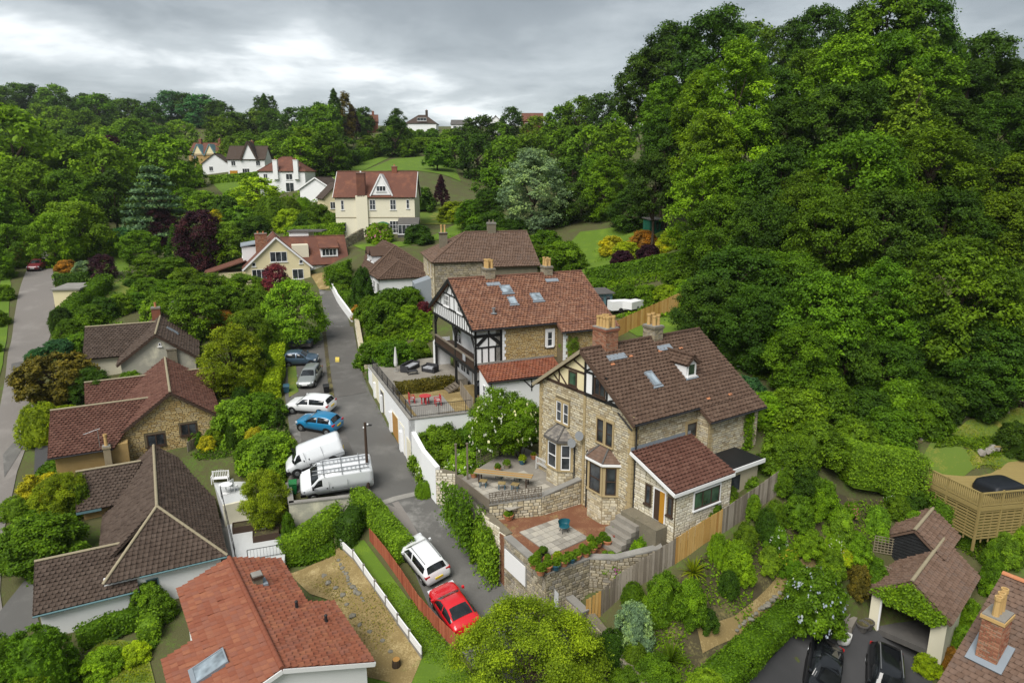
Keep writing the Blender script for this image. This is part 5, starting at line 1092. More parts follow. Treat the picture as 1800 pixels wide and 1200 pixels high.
def open_garage():
    b = -1.5
    H = House('open_garage', 'cream garage with open door, ivy gable and brown tiled roof', (21.6, 36.25), -45, b, 'garage')
    w, l = 3.95, 6.3; ze, zr = 2.45, 4.0; T = 'tile_old'; S = (.3, .28); xm = w / 2; k = (zr - ze) / xm
    for x0, x1 in ((0, .55), (w - .75, w)): MB().box(x0, x1, 0, .2, -.5, ze).build('front_wall', 'cream_pale', H.t)
    MB().box(0, .2, .2, l, -.5, ze).build('side_wall', 'cream_pale', H.t); MB().box(w - .2, w, .2, l, -.5, ze).build('side_wall', 'cream_pale', H.t); MB().box(0, w, l - .2, l, -.5, ze - .02).build('rear_wall', 'cream_pale', H.t)
    Fr((0, 0, 0), (1, 0, 0), (0, 0, 1)).poly(MB(), [(.55, 2.0), (w - .75, 2.0), (w - .75, ze), (w, ze), (xm, zr - .12), (0, ze), (.55, ze)], 0, -.2).build('gable', 'cream_pale', H.t)
    MB().box(.21, w - .21, .02, l - .2, -.3, .06).build('garage_floor', 'slate', H.t); MB().box(1.2, 2.2, 3.5, 4.2, .06, 1.0).build('chest', 'white', H.t)
    MB().box(.55, w - .75, .05, 2.2, 2.02, 2.08).build('garage_door', 'white_clean', H.t); fbox('door_frame', 'white_clean', H.t, Fr((0, 0, 0), (1, 0, 0), (0, 0, 1)), .5, .6, .0, 2.1, -.1, .03)
    H.gable_roof(0, w, 0, l, ze, zr, 'y', T, .25, .2, S, ridge='ridge_pale')
    # taller black-boarded shed at the back
    zt = 5.0; y0 = 4.3; xa, xb, xr = -.75, 2.3, .78
    Fg = Fr((0, y0 + .2, 0), (1, 0, 0), (0, 0, 1)); sh = Fg.poly(MB(), [(xa + .2, .0), (xb - .1, .0), (xb - .1, 3.8), (xr, zt - .12), (xa + .2, 4.0)], 0, -3.5).build('shed_wall', 'black_timber', H.t)
    for i in range(18):
        v = 1.0 + i * .21; hw = 1.4 if v < 3.7 else max(.1, 1.4 * (zt - v) / (zt - 3.7)); fbox('board', 'black_board', sh, Fg, max(xa + .2, xr - hw), min(xb - .1, xr + hw), v, v + .165, .0, .05)
    H.slope([(xb + .25, y0, zt - .79 * 1.75), (xb + .25, 8.4, zt - .79 * 1.75), (xr, 8.4, zt), (xr, y0, zt)], T, S, name='shed_roof'); H.slope([(xa - .05, 8.4, zt - .65 * 1.6), (xa - .05, y0, zt - .65 * 1.6), (xr, y0, zt), (xr, 8.4, zt)], T, S, name='shed_roof')
    H.caps((xr, y0, zt + .02), (xr, 8.4, zt + .02), 'ridge_pale')
    MB().box(1.7, 1.85, -.12, -.02, 2.0, 2.3).build('lantern', 'iron', H.t)
    return H
open_garage()
def corner_roof_house():
    b = -1.5
    P = W(1762, 1008, 8.0)
    H = House('corner_house', 'house with weathered brown tile roof and ochre chimney pots at the corner', (P.x, P.y), -53.6, b)
    z = lambda v: v - b; zr = z(8.0); k = .53; T = 'tile_old'; d = 7.2
    H.body(.5, 14, -6.6, 6, -1, zr - k * 6.6 - .2, 'cream_pale')
    H.slope([(0, -d, zr - k * d), (14, -d, zr - k * d), (14, 0, zr), (0, 0, zr)], T, (.26, .24), 'roll', (), .075, 300); H.slope([(14, d, zr - k * d), (0, d, zr - k * d), (0, 0, zr), (14, 0, zr)], T, (.4, .35))
    H.caps((0, 0, zr + .02), (14, 0, zr + .02), 'terracotta', .13)
    # lower ridge of a cross wing rising to the right
    H.slope([(4.6, -9, zr - 2.3), (4.6, -3.0, zr - 2.3), (6.2, -2.6, zr - .9), (6.2, -9, zr - .9)][::-1], T, (.26, .24), name='wing_roof') if False else None
    H.caps((2.6, -2.2, zr - k * 2.2 + .05), (8.5, -2.2, zr - k * 2.2 + .05), 'ridge_pale', .13)
    H.chimney(1.0, -3.4, .75, .95, zr - 2.6, zr + .0, 'brick', 3, 'pot_buff', 'pot_buff', 3, True, .95)
    F1 = Fr((0, -d, zr - k * d), (1, 0, 0), (0, d, k * d)); fbox('flashing', 'lead', H.t, F1, .35, 1.65, 3.55, 4.9, .05, .12)
    H.chimney(4.2, -1.6, .9, .9, zr - 1.6, zr + .4, 'brick', 2, 'pot_buff', 'brick', 1, True, .3)
    MB().tube([(1.9, -.1, zr + .4), (2.2, -3.0, zr - 1.3)], .03).build('cable', 'steel', H.t)
corner_roof_house()
# ------------------------------------------------------------------ terraces, walls, fences
def vxy(p): return Vector((p[0], p[1], 0))
def run_wall(name, label, pts, z1, mat, thick=.35, depth=None, cat='wall', cope=None, stone=None, side=-1, z0=None, group=None):
    """wall along world xy points; z1 a number or one height per point; stonework on the side facing right (side=-1) of travel"""
    P = [Vector((p[0], p[1], 0)) for p in pts]; Z = z1 if isinstance(z1, (list, tuple)) else [z1] * len(P)
    t = thing(name, label, cat, (P[0].x, P[0].y, min(Z)), 0, group); o = Vector((P[0].x, P[0].y, min(Z)))
    for i, (a, b) in enumerate(zip(P[:-1], P[1:])):
        d = (b - a); L_ = d.length; d.normalize(); n = Vector((d.y, -d.x, 0))
        za, zb = Z[i], Z[i + 1]; lo = z0 if z0 is not None else min(gz(a.x, a.y), gz(b.x, b.y)) - 1.2
        q = [a, b, b - n * thick * -side * -1, a - n * thick * -side * -1]
        q = [a, b, b - n * thick, a - n * thick] if side < 0 else [a, b, b + n * thick, a + n * thick]
        vs = [Vector((x.x, x.y, lo)) - o for x in q] + [Vector((x.x, x.y, zz)) - o for x, zz in zip(q, (za, zb, zb, za))]
        seg = MB().add(vs, [(0, 3, 2, 1), (4, 5, 6, 7), (0, 1, 5, 4), (1, 2, 6, 5), (2, 3, 7, 6), (3, 0, 4, 7)]).build('wall_section', mat, t)
        F = Fr(a - o, d, (0, 0, 1)) if side < 0 else Fr(b - o, -d, (0, 0, 1))
        if stone:
            pa, pb = (za, zb) if side < 0 else (zb, za)
            poly = [(0, lo), (L_, lo), (L_, pb), (0, pa)]; F = Fr(F.O + Vector((0, 0, o.z)) - Vector((0, 0, o.z)), F.U, F.V); F.O.z = -o.z
            lay('stonework', 'stone', stone, seg, F, courses(poly, (), (.14, .26), (.2, .55), rng, .03), .05, 0, 1, 'stone', rng.randrange(999))
        if cope:
            e = .05
            c = MB(); q2 = [a + n * e - d * .02, b + n * e + d * .02, b - n * (thick + e) + d * .02, a - n * (thick + e) - d * .02] if side < 0 else [a - n * e, b - n * e, b + n * (thick + e), a + n * (thick + e)]
            vs = [Vector((x.x, x.y, zz + .002)) - o for x, zz in zip(q2, (za, zb, zb, za))] + [Vector((x.x, x.y, zz + .1)) - o for x, zz in zip(q2, (za, zb, zb, za))]
            c.add(vs, [(0, 3, 2, 1), (4, 5, 6, 7), (0, 1, 5, 4), (1, 2, 6, 5), (2, 3, 7, 6), (3, 0, 4, 7)]).build('coping', cope, t)
    return t
def slab(name, label, pts, z1, z0, mat, kind='structure', parent=None):
    P = [(p[0], p[1]) for p in pts]
    ar = sum(a[0] * b[1] - b[0] * a[1] for a, b in zip(P, P[1:] + P[:1]))
    if ar < 0: P = P[::-1]
    o = MB().prism(P, z0, z1).build(name, mat, parent)
    return tag(o, label, None, None, kind)
def planks(t, o, pts, h, mats, w=.14, gap=.012, th=.025, lift=.0, zs=None, name='plank', taper=None, posts=None):
    """upright boards along a ground line, each its own piece"""
    P = [Vector(p) for p in pts]; acc = 0.; k = 0
    for i, (a, b) in enumerate(zip(P[:-1], P[1:])):
        d = b - a; L_ = math.hypot(d.x, d.y); n = max(1, int(L_ / w)); ang = math.atan2(d.y, d.x)
        for j in range(n):
            f = (j + .5) / n; c = a.lerp(b, f); hh = h(i + f) if callable(h) else h
            m = mats[i] if isinstance(mats, list) else mats
            key = ('plank', m, rng.randrange(6), round(hh, 1), w)
            if key not in UM:
                UM[key] = np_mesh('plank', *((lambda q: (q.v, q.f))(MB().box(-w / 2 + gap / 2, w / 2 - gap / 2, -th / 2, th / 2, -.4, round(hh, 1)))), [rng.random()] * 6, m)
            q = link(name, UM[key], t); q.location = c - o + Vector((0, 0, lift + rng.uniform(-.02, .02))); q.rotation_euler = (0, rng.uniform(-.012, .012), ang + rng.uniform(-.03, .03))
        if posts:
            q = MB().box(-.06, .06, -.06, .06, -.4, (h(i) if callable(h) else h) + .08).build('post', posts, t); q.location = a - o; q.rotation_euler = (0, 0, ang)

# white garage wall along the lane with the two patios on it
A0 = Vector((-14.06, 65.19, 0)); DW = Vector((.383, -.924, 0)); NW = Vector((.924, .383, 0))
def tp(s, n=0., z=0.): q = A0 + DW * s + NW * n; return Vector((q.x, q.y, z))
def s_of(px):
    d = ray(px, 700); nx, ny = -DW.y, DW.x; t = (A0.x * nx + A0.y * ny) / (d[0] * nx + d[1] * ny); return (d[0] * t - A0.x) * DW.x + (d[1] * t - A0.y) * DW.y
wl = run_wall('garage_wall', 'long white rendered retaining wall with garage doors along the lane', [tp(-1.2), tp(15.7), tp(15.7, 5.4)], [6.45, 6.4, 6.3], 'white', .4, z0=.5, cope='concrete')
Fw = Fr(tp(0) - wl.location, DW, (0, 0, 1)); Fw.O.z = -wl.location.z
for (p0, p1, h, m) in ((657, 666, 2.0, 'cream_pale'), (670, 675, 1.9, 'slate'), (689, 698, 2.1, 'wood_gold'), (701, 708, 2.3, 'white_clean'), (713, 718, 2.2, 'cream_pale')):
    s0, s1 = s_of(p0), s_of(p1); q = tp((s0 + s1) / 2); zz = gz(q.x, q.y)
    f = fbox('door_frame', 'cream_pale', wl, Fw, s0 - .1, s1 + .1, zz - .3, zz + h + .1, -.02, .03); fbox('door', m, f, Fw, s0, s1, zz - .2, zz + h, .0, .045)
for s_ in (2.2, 5.2, 8.8, 12.6): fbox('buttress', 'white', wl, Fw, s_, s_ + .5, 1, 6.0 - .12 * s_, -.02, .22)
run_wall('roadside_wall', 'white wall stepping down beside the lane below the shrubs', [tp(15.71, .1), tp(18.4, .15), tp(21.0, .5)], [5.4, 4.9, 4.5], 'white', .35, z0=-.5)
slab('terrace', 'paved upper terrace before the timbered house', [tp(-1, .41), tp(7.6, .41), tp(7.6, 7.6), tp(-1, 7.6)], 6.68, .5, 'paving')
slab('terrace', 'dry grass patio with a red table beside the lane', [tp(7.61, .41), tp(15.3, .41), tp(15.3, 5.6), tp(14.2, 9), tp(7.61, 9)], 6.1, .5, 'straw')
slab('patio_paving', 'grey paving under the red table', [tp(9.8, 1.0), tp(14.2, 1.0), tp(14.2, 4.2), tp(9.8, 4.4)], 6.14, 5.9, 'concrete')
def railing(label, pts, h=1.0, step=.12):
    P = [Vector(p) for p in pts]; o = P[0].copy(); t = thing('railing', label, 'railing', o)
    for a, b in zip(P[:-1], P[1:]):
        L_ = (b - a).length; mb = MB().cyl(a - o + Vector((0, 0, h)), b - o + Vector((0, 0, h)), .025, seg=6); mb.build('rail', 'iron', t); MB().cyl(a - o + Vector((0, 0, .1)), b - o + Vector((0, 0, .1)), .02, seg=6).build('rail', 'iron', t)
        n = int(L_ / step)
        for j in range(n + 1):
            q = a.lerp(b, j / n) - o; big = j % 14 == 0
            key = ('bal', big, h)
            if key not in UM: m_ = MB().cyl((0, 0, 0), (0, 0, h), .03 if big else .009, seg=6); UM[key] = np_mesh('baluster', m_.v, m_.f, mat='iron')
            link('post' if big else 'baluster', UM[key], t).location = q
railing('black iron railing along the white wall top', [tp(.2, .2, 6.55), tp(15.5, .2, 6.5), tp(15.5, 5.2, 6.4)], .95, .16)
# stone terrace with the long table
TB = [W(860, 893, 4.75), W(800, 846, 4.75), W(838, 812, 4.75)]
HQ = lambda x, y: Vector((1.95 + x * math.cos(R(-56)) - y * math.sin(R(-56)), 45.45 + x * math.sin(R(-56)) + y * math.cos(R(-56)), 0))   # stone-house local to world
TR = HQ(4.6, -.05); tr2 = HQ(4.6, -3.2)
slab('stone_terrace', 'paved stone terrace left of the stone house', [TB[0], tr2, TR, HQ(0, 0), HQ(-1.8, 1.5), HQ(-4.5, 1.2), TB[1]], 4.7, -.5, 'paving')
run_wall('terrace_wall', 'rubble stone wall under the diagonal trellis', [TB[0], tr2, HQ(4.75, -.1)], [4.95, 5.15, 5.6], 'stone_grey', .35, z0=.5, stone='stone', cope='concrete', side=-1)
run_wall('roadside_stone_wall', 'leaning old stone wall beside the lane below the terrace', [tp(21.0, .5), G(790, 893) + Vector((.5, .3, 0)), TB[0] + Vector((-.25, -.3, 0)), W(889, 940, 4.0)], [4.3, 4.0, 4.4, 4.0], 'stone_grey', .5, z0=-.5, stone='stone_pale')
# potted yard over the stone garage
YA, YB, YC = W(887, 944, 4.0), W(960, 1008, 4.0), W(1112, 952, 4.0)
slab('yard', 'gravel yard with pots on top of the stone garage', [YA, YB, HQ(10.25, -4.0), HQ(11.3, -2.9), HQ(12.5, -.6), HQ(12.5, .1), HQ(4.6, .1), tr2, TB[0]], 3.92, -1.5, 'gravel')
gw = run_wall('stone_garage', 'rubble stone garage front with white doors under the potted yard', [YA, YB, HQ(10.3, -4.0), HQ(11.4, -2.9), HQ(12.6, -.6)], [3.95, 3.95, 3.95, 4.1, 4.6], 'mortar', .4, z0=-1.2, stone='stone_grey', cope='concrete', cat='garage')
def on_wall(t, a, b, p0, p1, y0, y1, name, mat, n=.06):
    d = (b - a).normalized(); F = Fr(a - t.location, d, (0, 0, 1)); F.O.z = -t.location.z
    def uz(px, py):
        r_ = ray(px, py); nx, ny = -d.y, d.x; tt = (a.x * nx + a.y * ny) / (r_[0] * nx + r_[1] * ny); X, Y = r_[0] * tt, r_[1] * tt
        return (X - a.x) * d.x + (Y - a.y) * d.y, CZ + r_[2] * tt
    u0, za = uz(p0, y0); u1, zb = uz(p1, y1); fr_ = fbox(name + '_frame', 'concrete', t, F, u0 - .1, u1 + .1, zb, za + .12, 0, n); return fbox(name, mat, fr_, F, u0, u1, zb, za, 0, n + .03)
on_wall(gw, YA, YB, 889, 925, 963, 1030, 'garage_door', 'white_clean'); on_wall(gw, YB, HQ(10.3, -4.0), 1000, 1018, 1004, 1052, 'door', 'white_clean')
slab('patio_paving', 'square of grey slabs in the gravel yard', [W(913, 935, 3.95), W(980, 911, 3.95), W(1035, 945, 3.95), W(968, 975, 3.95)], 3.955, 3.7, 'concrete')
def flags(parent_pts, nx, ny, z, mat, par):
    a, b, c, d = parent_pts
    for i in range(nx):
        for j in range(ny):
            def q(u, v): return a.lerp(b, u).lerp(d.lerp(c, u), v)
            g = .03
            P = [q((i + g) / nx, (j + g) / ny), q((i + 1 - g) / nx, (j + g) / ny), q((i + 1 - g) / nx, (j + 1 - g) / ny), q((i + g) / nx, (j + 1 - g) / ny)]
            ar = sum(p_[0] * q_[1] - q_[0] * p_[1] for p_, q_ in zip(P, P[1:] + P[:1]))
            if ar < 0: P = P[::-1]
            me = np_mesh('paving_slab', [(p.x, p.y, z) for p in P] + [(p.x, p.y, z + .025 + rng.uniform(0, .008)) for p in P], [(4, 5, 6, 7), (0, 1, 5, 4), (1, 2, 6, 5), (2, 3, 7, 6), (3, 0, 4, 7)], [rng.random()] * 5, mat)
            link('paving_slab', me, par)
pv = [o for o in bpy.data.objects if o.get('label') == 'square of grey slabs in the gravel yard'][0]
flags([W(913, 935, 3.95), W(980, 911, 3.95), W(1035, 945, 3.95), W(968, 975, 3.95)], 7, 6, 3.956, 'paving', pv)
tr_ = [o for o in bpy.data.objects if o.get('label') == 'paved stone terrace left of the stone house'][0]
flags([HQ(-.2, -1.2) , HQ(4.2, -1.2), HQ(4.2, -5.4), HQ(-.6, -6.2)][::-1], 7, 6, 4.702, 'paving', tr_)
# stepped coping wall and rubble bank at the front
run_wall('boundary_wall', 'low stone wall with flat coping below the white door', [W(962, 1028, 1.9), W(1024, 1078, 1.9)], [2.2, 1.9], 'stone_grey', .4, stone='stone_grey', cope='concrete', z0=-1)
run_wall('boundary_wall', 'rough overgrown stone wall running down beside the shrub garden', [W(1026, 1082, 1.4), W(1060, 1130, 1.1), W(1120, 1205, .6), W(1200, 1290, .2)], [1.7, 1.5, 1.1, .7], 'stone_grey', .5, stone='stone_grey', z0=-2)
# parking retaining wall by the vans
VW = [W(503, 850, 2.1), W(508, 886, 2.1), W(634, 872, 2.1), W(652, 866, 2.1)]
vw = run_wall('parking_wall', 'tall buff concrete retaining wall below the parked vans', VW, [2.1, 2.1, 2.1, 2.2], 'render_stained', .3, z0=-2.5, cope='concrete', side=-1)
# fences
def fence(label, pts, h, mats, posts=None, cat='fence', w=.15, cap=None):
    P = [Vector(p) for p in pts]; t = thing('fence', label, cat, P[0]); planks(t, P[0], P, h, mats, w, posts=posts)
    if cap:
        for a, b in zip(P[:-1], P[1:]):
            hh = h if not callable(h) else h(0)
            MB().cyl(a - P[0] + Vector((0, 0, hh * .75)), b - P[0] + Vector((0, 0, hh * .75)), .04, seg=4).build('rail', cap, t)
    return t
fence('curving upright board fence, grey and golden, beside the shrub garden', gp((1028, 1100), (1056, 1082), (1090, 1050), (1140, 1020), (1186, 990), (1228, 962), (1268, 938), (1330, 895), (1394, 848)), 1.6, ['wood_gold', 'wood_grey', 'wood_grey', 'wood_grey', 'wood_gold', 'wood_gold', 'wood_grey', 'wood_grey'], w=.16)
fence('low rust-red board fence beside the parked red car', gp((650, 950), (676, 982), (704, 1022), (735, 1070), (768, 1108), (806, 1146)), 1.0, 'wood_red', w=.16)
fence('golden board fence behind the timbered house', gp((1068, 600), (1110, 580), (1150, 562), (1198, 540)), 1.7, 'wood_gold', w=.22)
fence('grey leaning fence under the dark trees', gp((1285, 640), (1310, 615), (1340, 612)), 1.5, 'wood_grey', w=.25)
fence('grey board fence screening the timbered house lean-to', [tp(10.2, 6.0, 6.1), tp(13.2, 5.6, 6.1), tp(15.4, 5.4, 6.1)], 1.3, 'wood_grey', w=.2)
fence('dark garden fence right of the maroon-roofed bungalow', gp((330, 795), (380, 765), (440, 735), (500, 735)), .9, 'wood_grey', w=.22)
def slab_fence(label, pts, h=.75):
    P = [Vector(p) for p in pts]; t = thing('concrete_fence', label, 'fence', P[0]); o = P[0]
    for a, b in zip(P[:-1], P[1:]):
        n = max(1, round((b - a).length / 1.85))
        for j in range(n):
            q, r_ = a.lerp(b, j / n), a.lerp(b, (j + 1) / n); d = (r_ - q); L_ = math.hypot(d.x, d.y); an = math.atan2(d.y, d.x)
            for k_ in range(3):
                s_ = MB().box(.06, L_ - .06, -.03, .03, .0 + k_ * h / 3 + .01, (k_ + 1) * h / 3).build('panel', 'concrete' if k_ == 0 else 'white', t); s_.location = q - o; s_.rotation_euler = (0, 0, an)
            s_ = MB().box(-.06, .06, -.06, .06, -.4, h + .12).build('post', 'concrete', t); s_.location = q - o; s_.rotation_euler = (0, 0, an)
slab_fence('white concrete panel fence between dry garden and green strip', gp((597, 962), (622, 985), (660, 1040), (700, 1100), (742, 1160)))
def trellis(label, a, b, h, z, nx, nz, mat='wood_grey', diag=False):
    a, b = Vector(a), Vector(b); t = thing('trellis', label, 'trellis', (a.x, a.y, z)); d = b - a; L_ = math.hypot(d.x, d.y); sl = (b.z - a.z) / L_ if L_ else 0; t.rotation_euler = (0, 0, math.atan2(d.y, d.x))
    F = Fr((0, 0, 0), (1, 0, 0), (0, 0, 1))
    for i in range(nx + 1):
        u = L_ * i / nx; fbox('slat', mat, t, F, u - .02, u + .02, sl * u, sl * u + h, 0, .02)
    for k_ in range(nz + 1): F.beam(MB(), 0, h * k_ / nz, L_, sl * L_ + h * k_ / nz, .045, .02, .04).build('slat', mat, t)
    if diag:
        for i in range(0, nx, 1): F.beam(MB(), L_ * i / nx, sl * L_ * i / nx + (.05 if i % 2 else h - .05), L_ * (i + 1) / nx, sl * L_ * i / nx + (h - .05 if i % 2 else .05), .04, .04, .055).build('slat', mat, t)
    return t
q0, q1 = TB[0].copy(), tr2.copy(); q0.z = 5.05; q1.z = 5.2
trellis('weathered grey trellis screen along the stone terrace edge', q0, q1, .75, 5.05, 16, 5, 'wood_grey', True)
q0, q1 = TB[0].copy(), TB[1].copy(); q0.z = q1.z = 4.7
run_wall('board_wall', 'grey board edging on the lane side of the terrace', [TB[1], TB[0]], 5.3, 'wood_grey', .06, z0=4.4)
q0, q1 = W(838, 815, 4.7), W(914, 786, 4.7)
trellis('grey trellis screen at the back of the stone terrace', q0, q1, 1.0, 4.7, 12, 5)
a_, b_ = G(1535, 968), G(1590, 978); trellis('white square trellis beside the black shed', a_, b_, 1.1, a_.z, 9, 6, 'ridge_pale')
a_, b_ = G(1515, 1000), G(1566, 1022); trellis('small pale trellis left of the garage roof', a_, b_, .9, a_.z, 8, 5, 'ridge_pale')

# ------------------------------------------------------------------ garden things
def pole():
    b = G(648, 868); top = 740; d = depth_of(b); h = (868 - top) / 1200 * d * 1.04
    t = thing('telegraph_pole', 'dark wooden telegraph pole beside the white vans', 'pole', b)
    MB().cyl((0, 0, -.5), (0, 0, h), .13, .09, 10).build('shaft', 'dark_wood', t); MB().box(-.04, .5, -.05, .05, h - .25, h - .15).build('bracket', 'iron', t)
    for z in (h - .2, h - .45): MB().lathe([(.05, 0), (.08, .05), (.05, .12)], (.2 if z > h - .3 else -.1, 0, z), 8).build('insulator', 'white_clean', t)
    MB().cyl((0, 0, 1.1), (0, 0, 1.25), .135, seg=10).build('band', 'yellow_paint', t)
pole()
def wheelie(px, py, mat, label, h=1.05):
    p = G(px, py); t = thing('wheelie_bin', label, 'bin', p, .3)
    MB().add([(-.22, -.25, .08), (.22, -.25, .08), (.22, .25, .08), (-.22, .25, .08), (-.29, -.35, h - .1), (.29, -.35, h - .1), (.29, .35, h - .1), (-.29, .35, h - .1)], [(0, 3, 2, 1), (4, 5, 6, 7), (0, 1, 5, 4), (1, 2, 6, 5), (2, 3, 7, 6), (3, 0, 4, 7)]).build('bin_body', mat, t)
    MB().add([(-.31, -.38, h - .1), (.31, -.38, h - .1), (.31, .36, h - .08), (-.31, .36, h - .08), (-.29, -.33, h - .02), (.29, -.33, h - .02), (.29, .3, h + .03), (-.29, .3, h + .03)], [(0, 3, 2, 1), (4, 5, 6, 7), (0, 1, 5, 4), (1, 2, 6, 5), (2, 3, 7, 6), (3, 0, 4, 7)]).build('lid', mat, t)
    MB().cyl((-.3, .36, h - .05), (.3, .36, h - .05), .025, seg=6).build('handle', mat, t)
    for x in (-.24, .2): MB().cyl((x, .27, .1), (x + .05, .27, .1), .1, seg=10).build('wheel', 'rubber', t)
wheelie(516, 868, 'bin_green', 'green wheelie bin by the white vans'); wheelie(574, 690, 'black_plastic', 'small black bin at the edge of the lane', .8); wheelie(504, 690, 'glazed_blue', 'dark bin half under the yellow hedge', .8)
def pot(p, r, h, mat, label, plant=None, group='potted plants in the gravel yard', soil=True):
    t = thing('plant_pot', label, 'pot', p, rng.uniform(0, 6), group)
    MB().lathe([(r * .68, 0), (r * .95, h * .8), (r * 1.08, h * .82), (r * 1.08, h), (r * .93, h), (r * .88, h * .86)], (0, 0, 0), 12).build('container', mat, t)
    MB().cyl((0, 0, h * .7), (0, 0, h * .87), r * .87, seg=12).build('compost', 'soil', t)
    return t
def chair_slat(p, rz, label, mat='red_paint'):
    t = thing('garden_chair', label, 'chair', p, rz, None)
    for x in (-.24, .24):
        for y in (-.22, .22): MB().box(x - .03, x + .03, y - .03, y + .03, 0, .9 if y > 0 else .6).build('leg', mat, t)
        MB().box(x - .04, x + .04, -.28, .25, .6, .64).build('armrest', mat, t)
    MB().box(-.26, .26, -.26, .24, .4, .45).build('seat', mat, t); MB().box(-.22, .22, -.2, .18, .451, .5).build('cushion', 'umbrella_cloth', t)
    for x in (-.16, -.05, .06, .17): MB().box(x - .03, x + .03, .2, .24, .46, .88).build('slat', mat, t)
    MB().box(-.26, .26, .19, .25, .82, .9).build('backrest', mat, t)
tp0 = tp(11.6, 2.4, 6.15)
t = thing('garden_table', 'red garden table on the paved patch by the railing', 'table', tp0, .3)
MB().lathe([(.5, .68), (.52, .7), (.52, .74), (.0, .741)], (0, 0, 0), 16).build('table_top', 'red_paint', t)
for a in range(4): MB().box(.3 * math.cos(a * 1.571) - .05, .3 * math.cos(a * 1.571) + .05, .3 * math.sin(a * 1.571) - .05, .3 * math.sin(a * 1.571) + .05, 0, .68).build('leg', 'red_paint', t)
chair_slat(tp(10.9, 1.4, 6.15), 1.9, 'red garden chair left of the red table'); chair_slat(tp(12.3, 3.3, 6.15), -1.2, 'red garden chair right of the red table')
def folded_parasol(p, label, mat='umbrella_cloth', h=2.3, open_=False):
    t = thing('parasol', label, 'parasol', p)
    MB().lathe([(.28, 0), (.28, .06), (.05, .1)], (0, 0, 0), 14).build('base', 'concrete', t); MB().cyl((0, 0, .05), (0, 0, h), .025, seg=8).build('pole', 'steel', t)
    MB().lathe([(1.4, h - .55), (.7, h - .22), (.03, h)] if open_ else [(.16, .55), (.2, .8), (.15, 1.5), (.06, h - .05), (.01, h + .05)], (0, 0, 0), 10).build('canopy', mat, t)
folded_parasol(tp(2.6, 2.0, 6.68), 'folded pale parasol on the upper terrace', h=2.4)
q = WD(674, 401, 119); q.z = gz(q.x, q.y); folded_parasol(q, 'open dark green parasol before the cream villa', 'umbrella_green', 2.4, True)
def sofa(p, rz, L_, label):
    t = thing('garden_sofa', label, 'sofa', p, rz)
    MB().box(-L_ / 2, L_ / 2, -.4, .4, .05, .36).build('base', 'wicker', t); MB().box(-L_ / 2, L_ / 2, .3, .44, .36, .75).build('backrest', 'wicker', t)
    for s_ in (-1, 1): MB().box(s_ * L_ / 2 - .08, s_ * L_ / 2 + .08, -.4, .44, .05, .62).build('armrest', 'wicker', t)
    n = max(1, round(L_ / .8))
    for i in range(n): MB().box(-L_ / 2 + .1 + i * (L_ - .2) / n, -L_ / 2 + .07 + (i + 1) * (L_ - .2) / n, -.38, .28, .361, .48).build('cushion', 'cushion', t)
sofa(tp(2.6, 3.4, 6.68), 1.2, 2.2, 'long dark wicker sofa on the upper terrace'); sofa(tp(4.0, 5.0, 6.68), -.5, 1.3, 'small dark wicker sofa near the timbered house')
t = thing('coffee_table', 'low wicker coffee table between the terrace sofas', 'table', tp(4.2, 3.2, 6.68), .4); MB().box(-.5, .5, -.3, .3, .3, .36).build('table_top', 'wicker', t)
for x in (-.45, .41):
    for y in (-.26, .22): MB().box(x, x + .05, y, y + .05, 0, .3).build('leg', 'wicker', t)
t = thing('covered_barbecue', 'round black covered barbecue beside the lean-to', 'barbecue', tp(12.2, 7.2, 6.6), 0); MB().lathe([(.4, 0), (.5, .3), (.55, .9), (.4, 1.15), (.05, 1.25)], (0, 0, 0), 12).build('cover', 'tarp', t); MB().cyl((.3, .3, 0), (.3, .3, .2), .08, seg=8).build('wheel', 'rubber', t)
t = thing('wooden_steps', 'short wooden steps up to the upper terrace', 'steps', tp(8.9, 5.5, 6.1), R(-67)); 
for i in range(4): MB().box(-.6, .6, -.2 + i * .25 - .14, -.2 + i * .25 + .14, i * .16 + .04, i * .16 + .1).build('tread', 'wood_grey', t)
for x in (-.6, .6): MB().add([(x - .03, -.4, 0), (x + .03, -.4, 0), (x + .03, .7, .5), (x - .03, .7, .5), (x - .03, -.4, .15), (x + .03, -.4, .15), (x + .03, .7, .7), (x - .03, .7, .7)], [(0, 3, 2, 1), (4, 5, 6, 7), (0, 1, 5, 4), (1, 2, 6, 5), (2, 3, 7, 6), (3, 0, 4, 7)]).build('stringer', 'wood_grey', t)
# long table on the stone terrace
t = thing('long_table', 'long weathered plank table on the stone terrace', 'table', W(885, 850, 4.72), R(-14))
for i in range(5): MB().box(-2.0, 2.0, -.4 + i * .165, -.4 + i * .165 + .155, .72, .77).build('plank', 'wood_gold' if i % 2 else 'ridge_pale', t)
for x in (-1.7, 1.6):
    for y in (-.33, .3): MB().box(x, x + .08, y, y + .08, 0, .72).build('leg', 'dark_wood', t)
for i, (x, y, r_) in enumerate(((-1.2, -.75, 0), (.1, -.8, .2), (1.0, -.75, -.1), (-.5, .75, 3.1), (.8, .8, 3.0))):
    c = W(885, 850, 4.72) + Vector((x * math.cos(R(-14)) - y * math.sin(R(-14)), x * math.sin(R(-14)) + y * math.cos(R(-14)), 0))
    s_ = thing('stool', ['blue wooden stool at the lane end of the long table', 'blue wooden stool in the middle of the table front', 'blue wooden stool at the trellis end of the table', 'blue wooden stool behind the table, lane side', 'blue wooden stool behind the table, house side'][i], 'stool', c, R(-14) + r_)
    MB().box(-.25, .25, -.2, .2, .42, .47).build('seat', 'straw', s_)
    for xx in (-.22, .17):
        for yy in (-.17, .12): MB().box(xx, xx + .05, yy, yy + .05, 0, .42).build('leg', 'glazed_blue', s_)
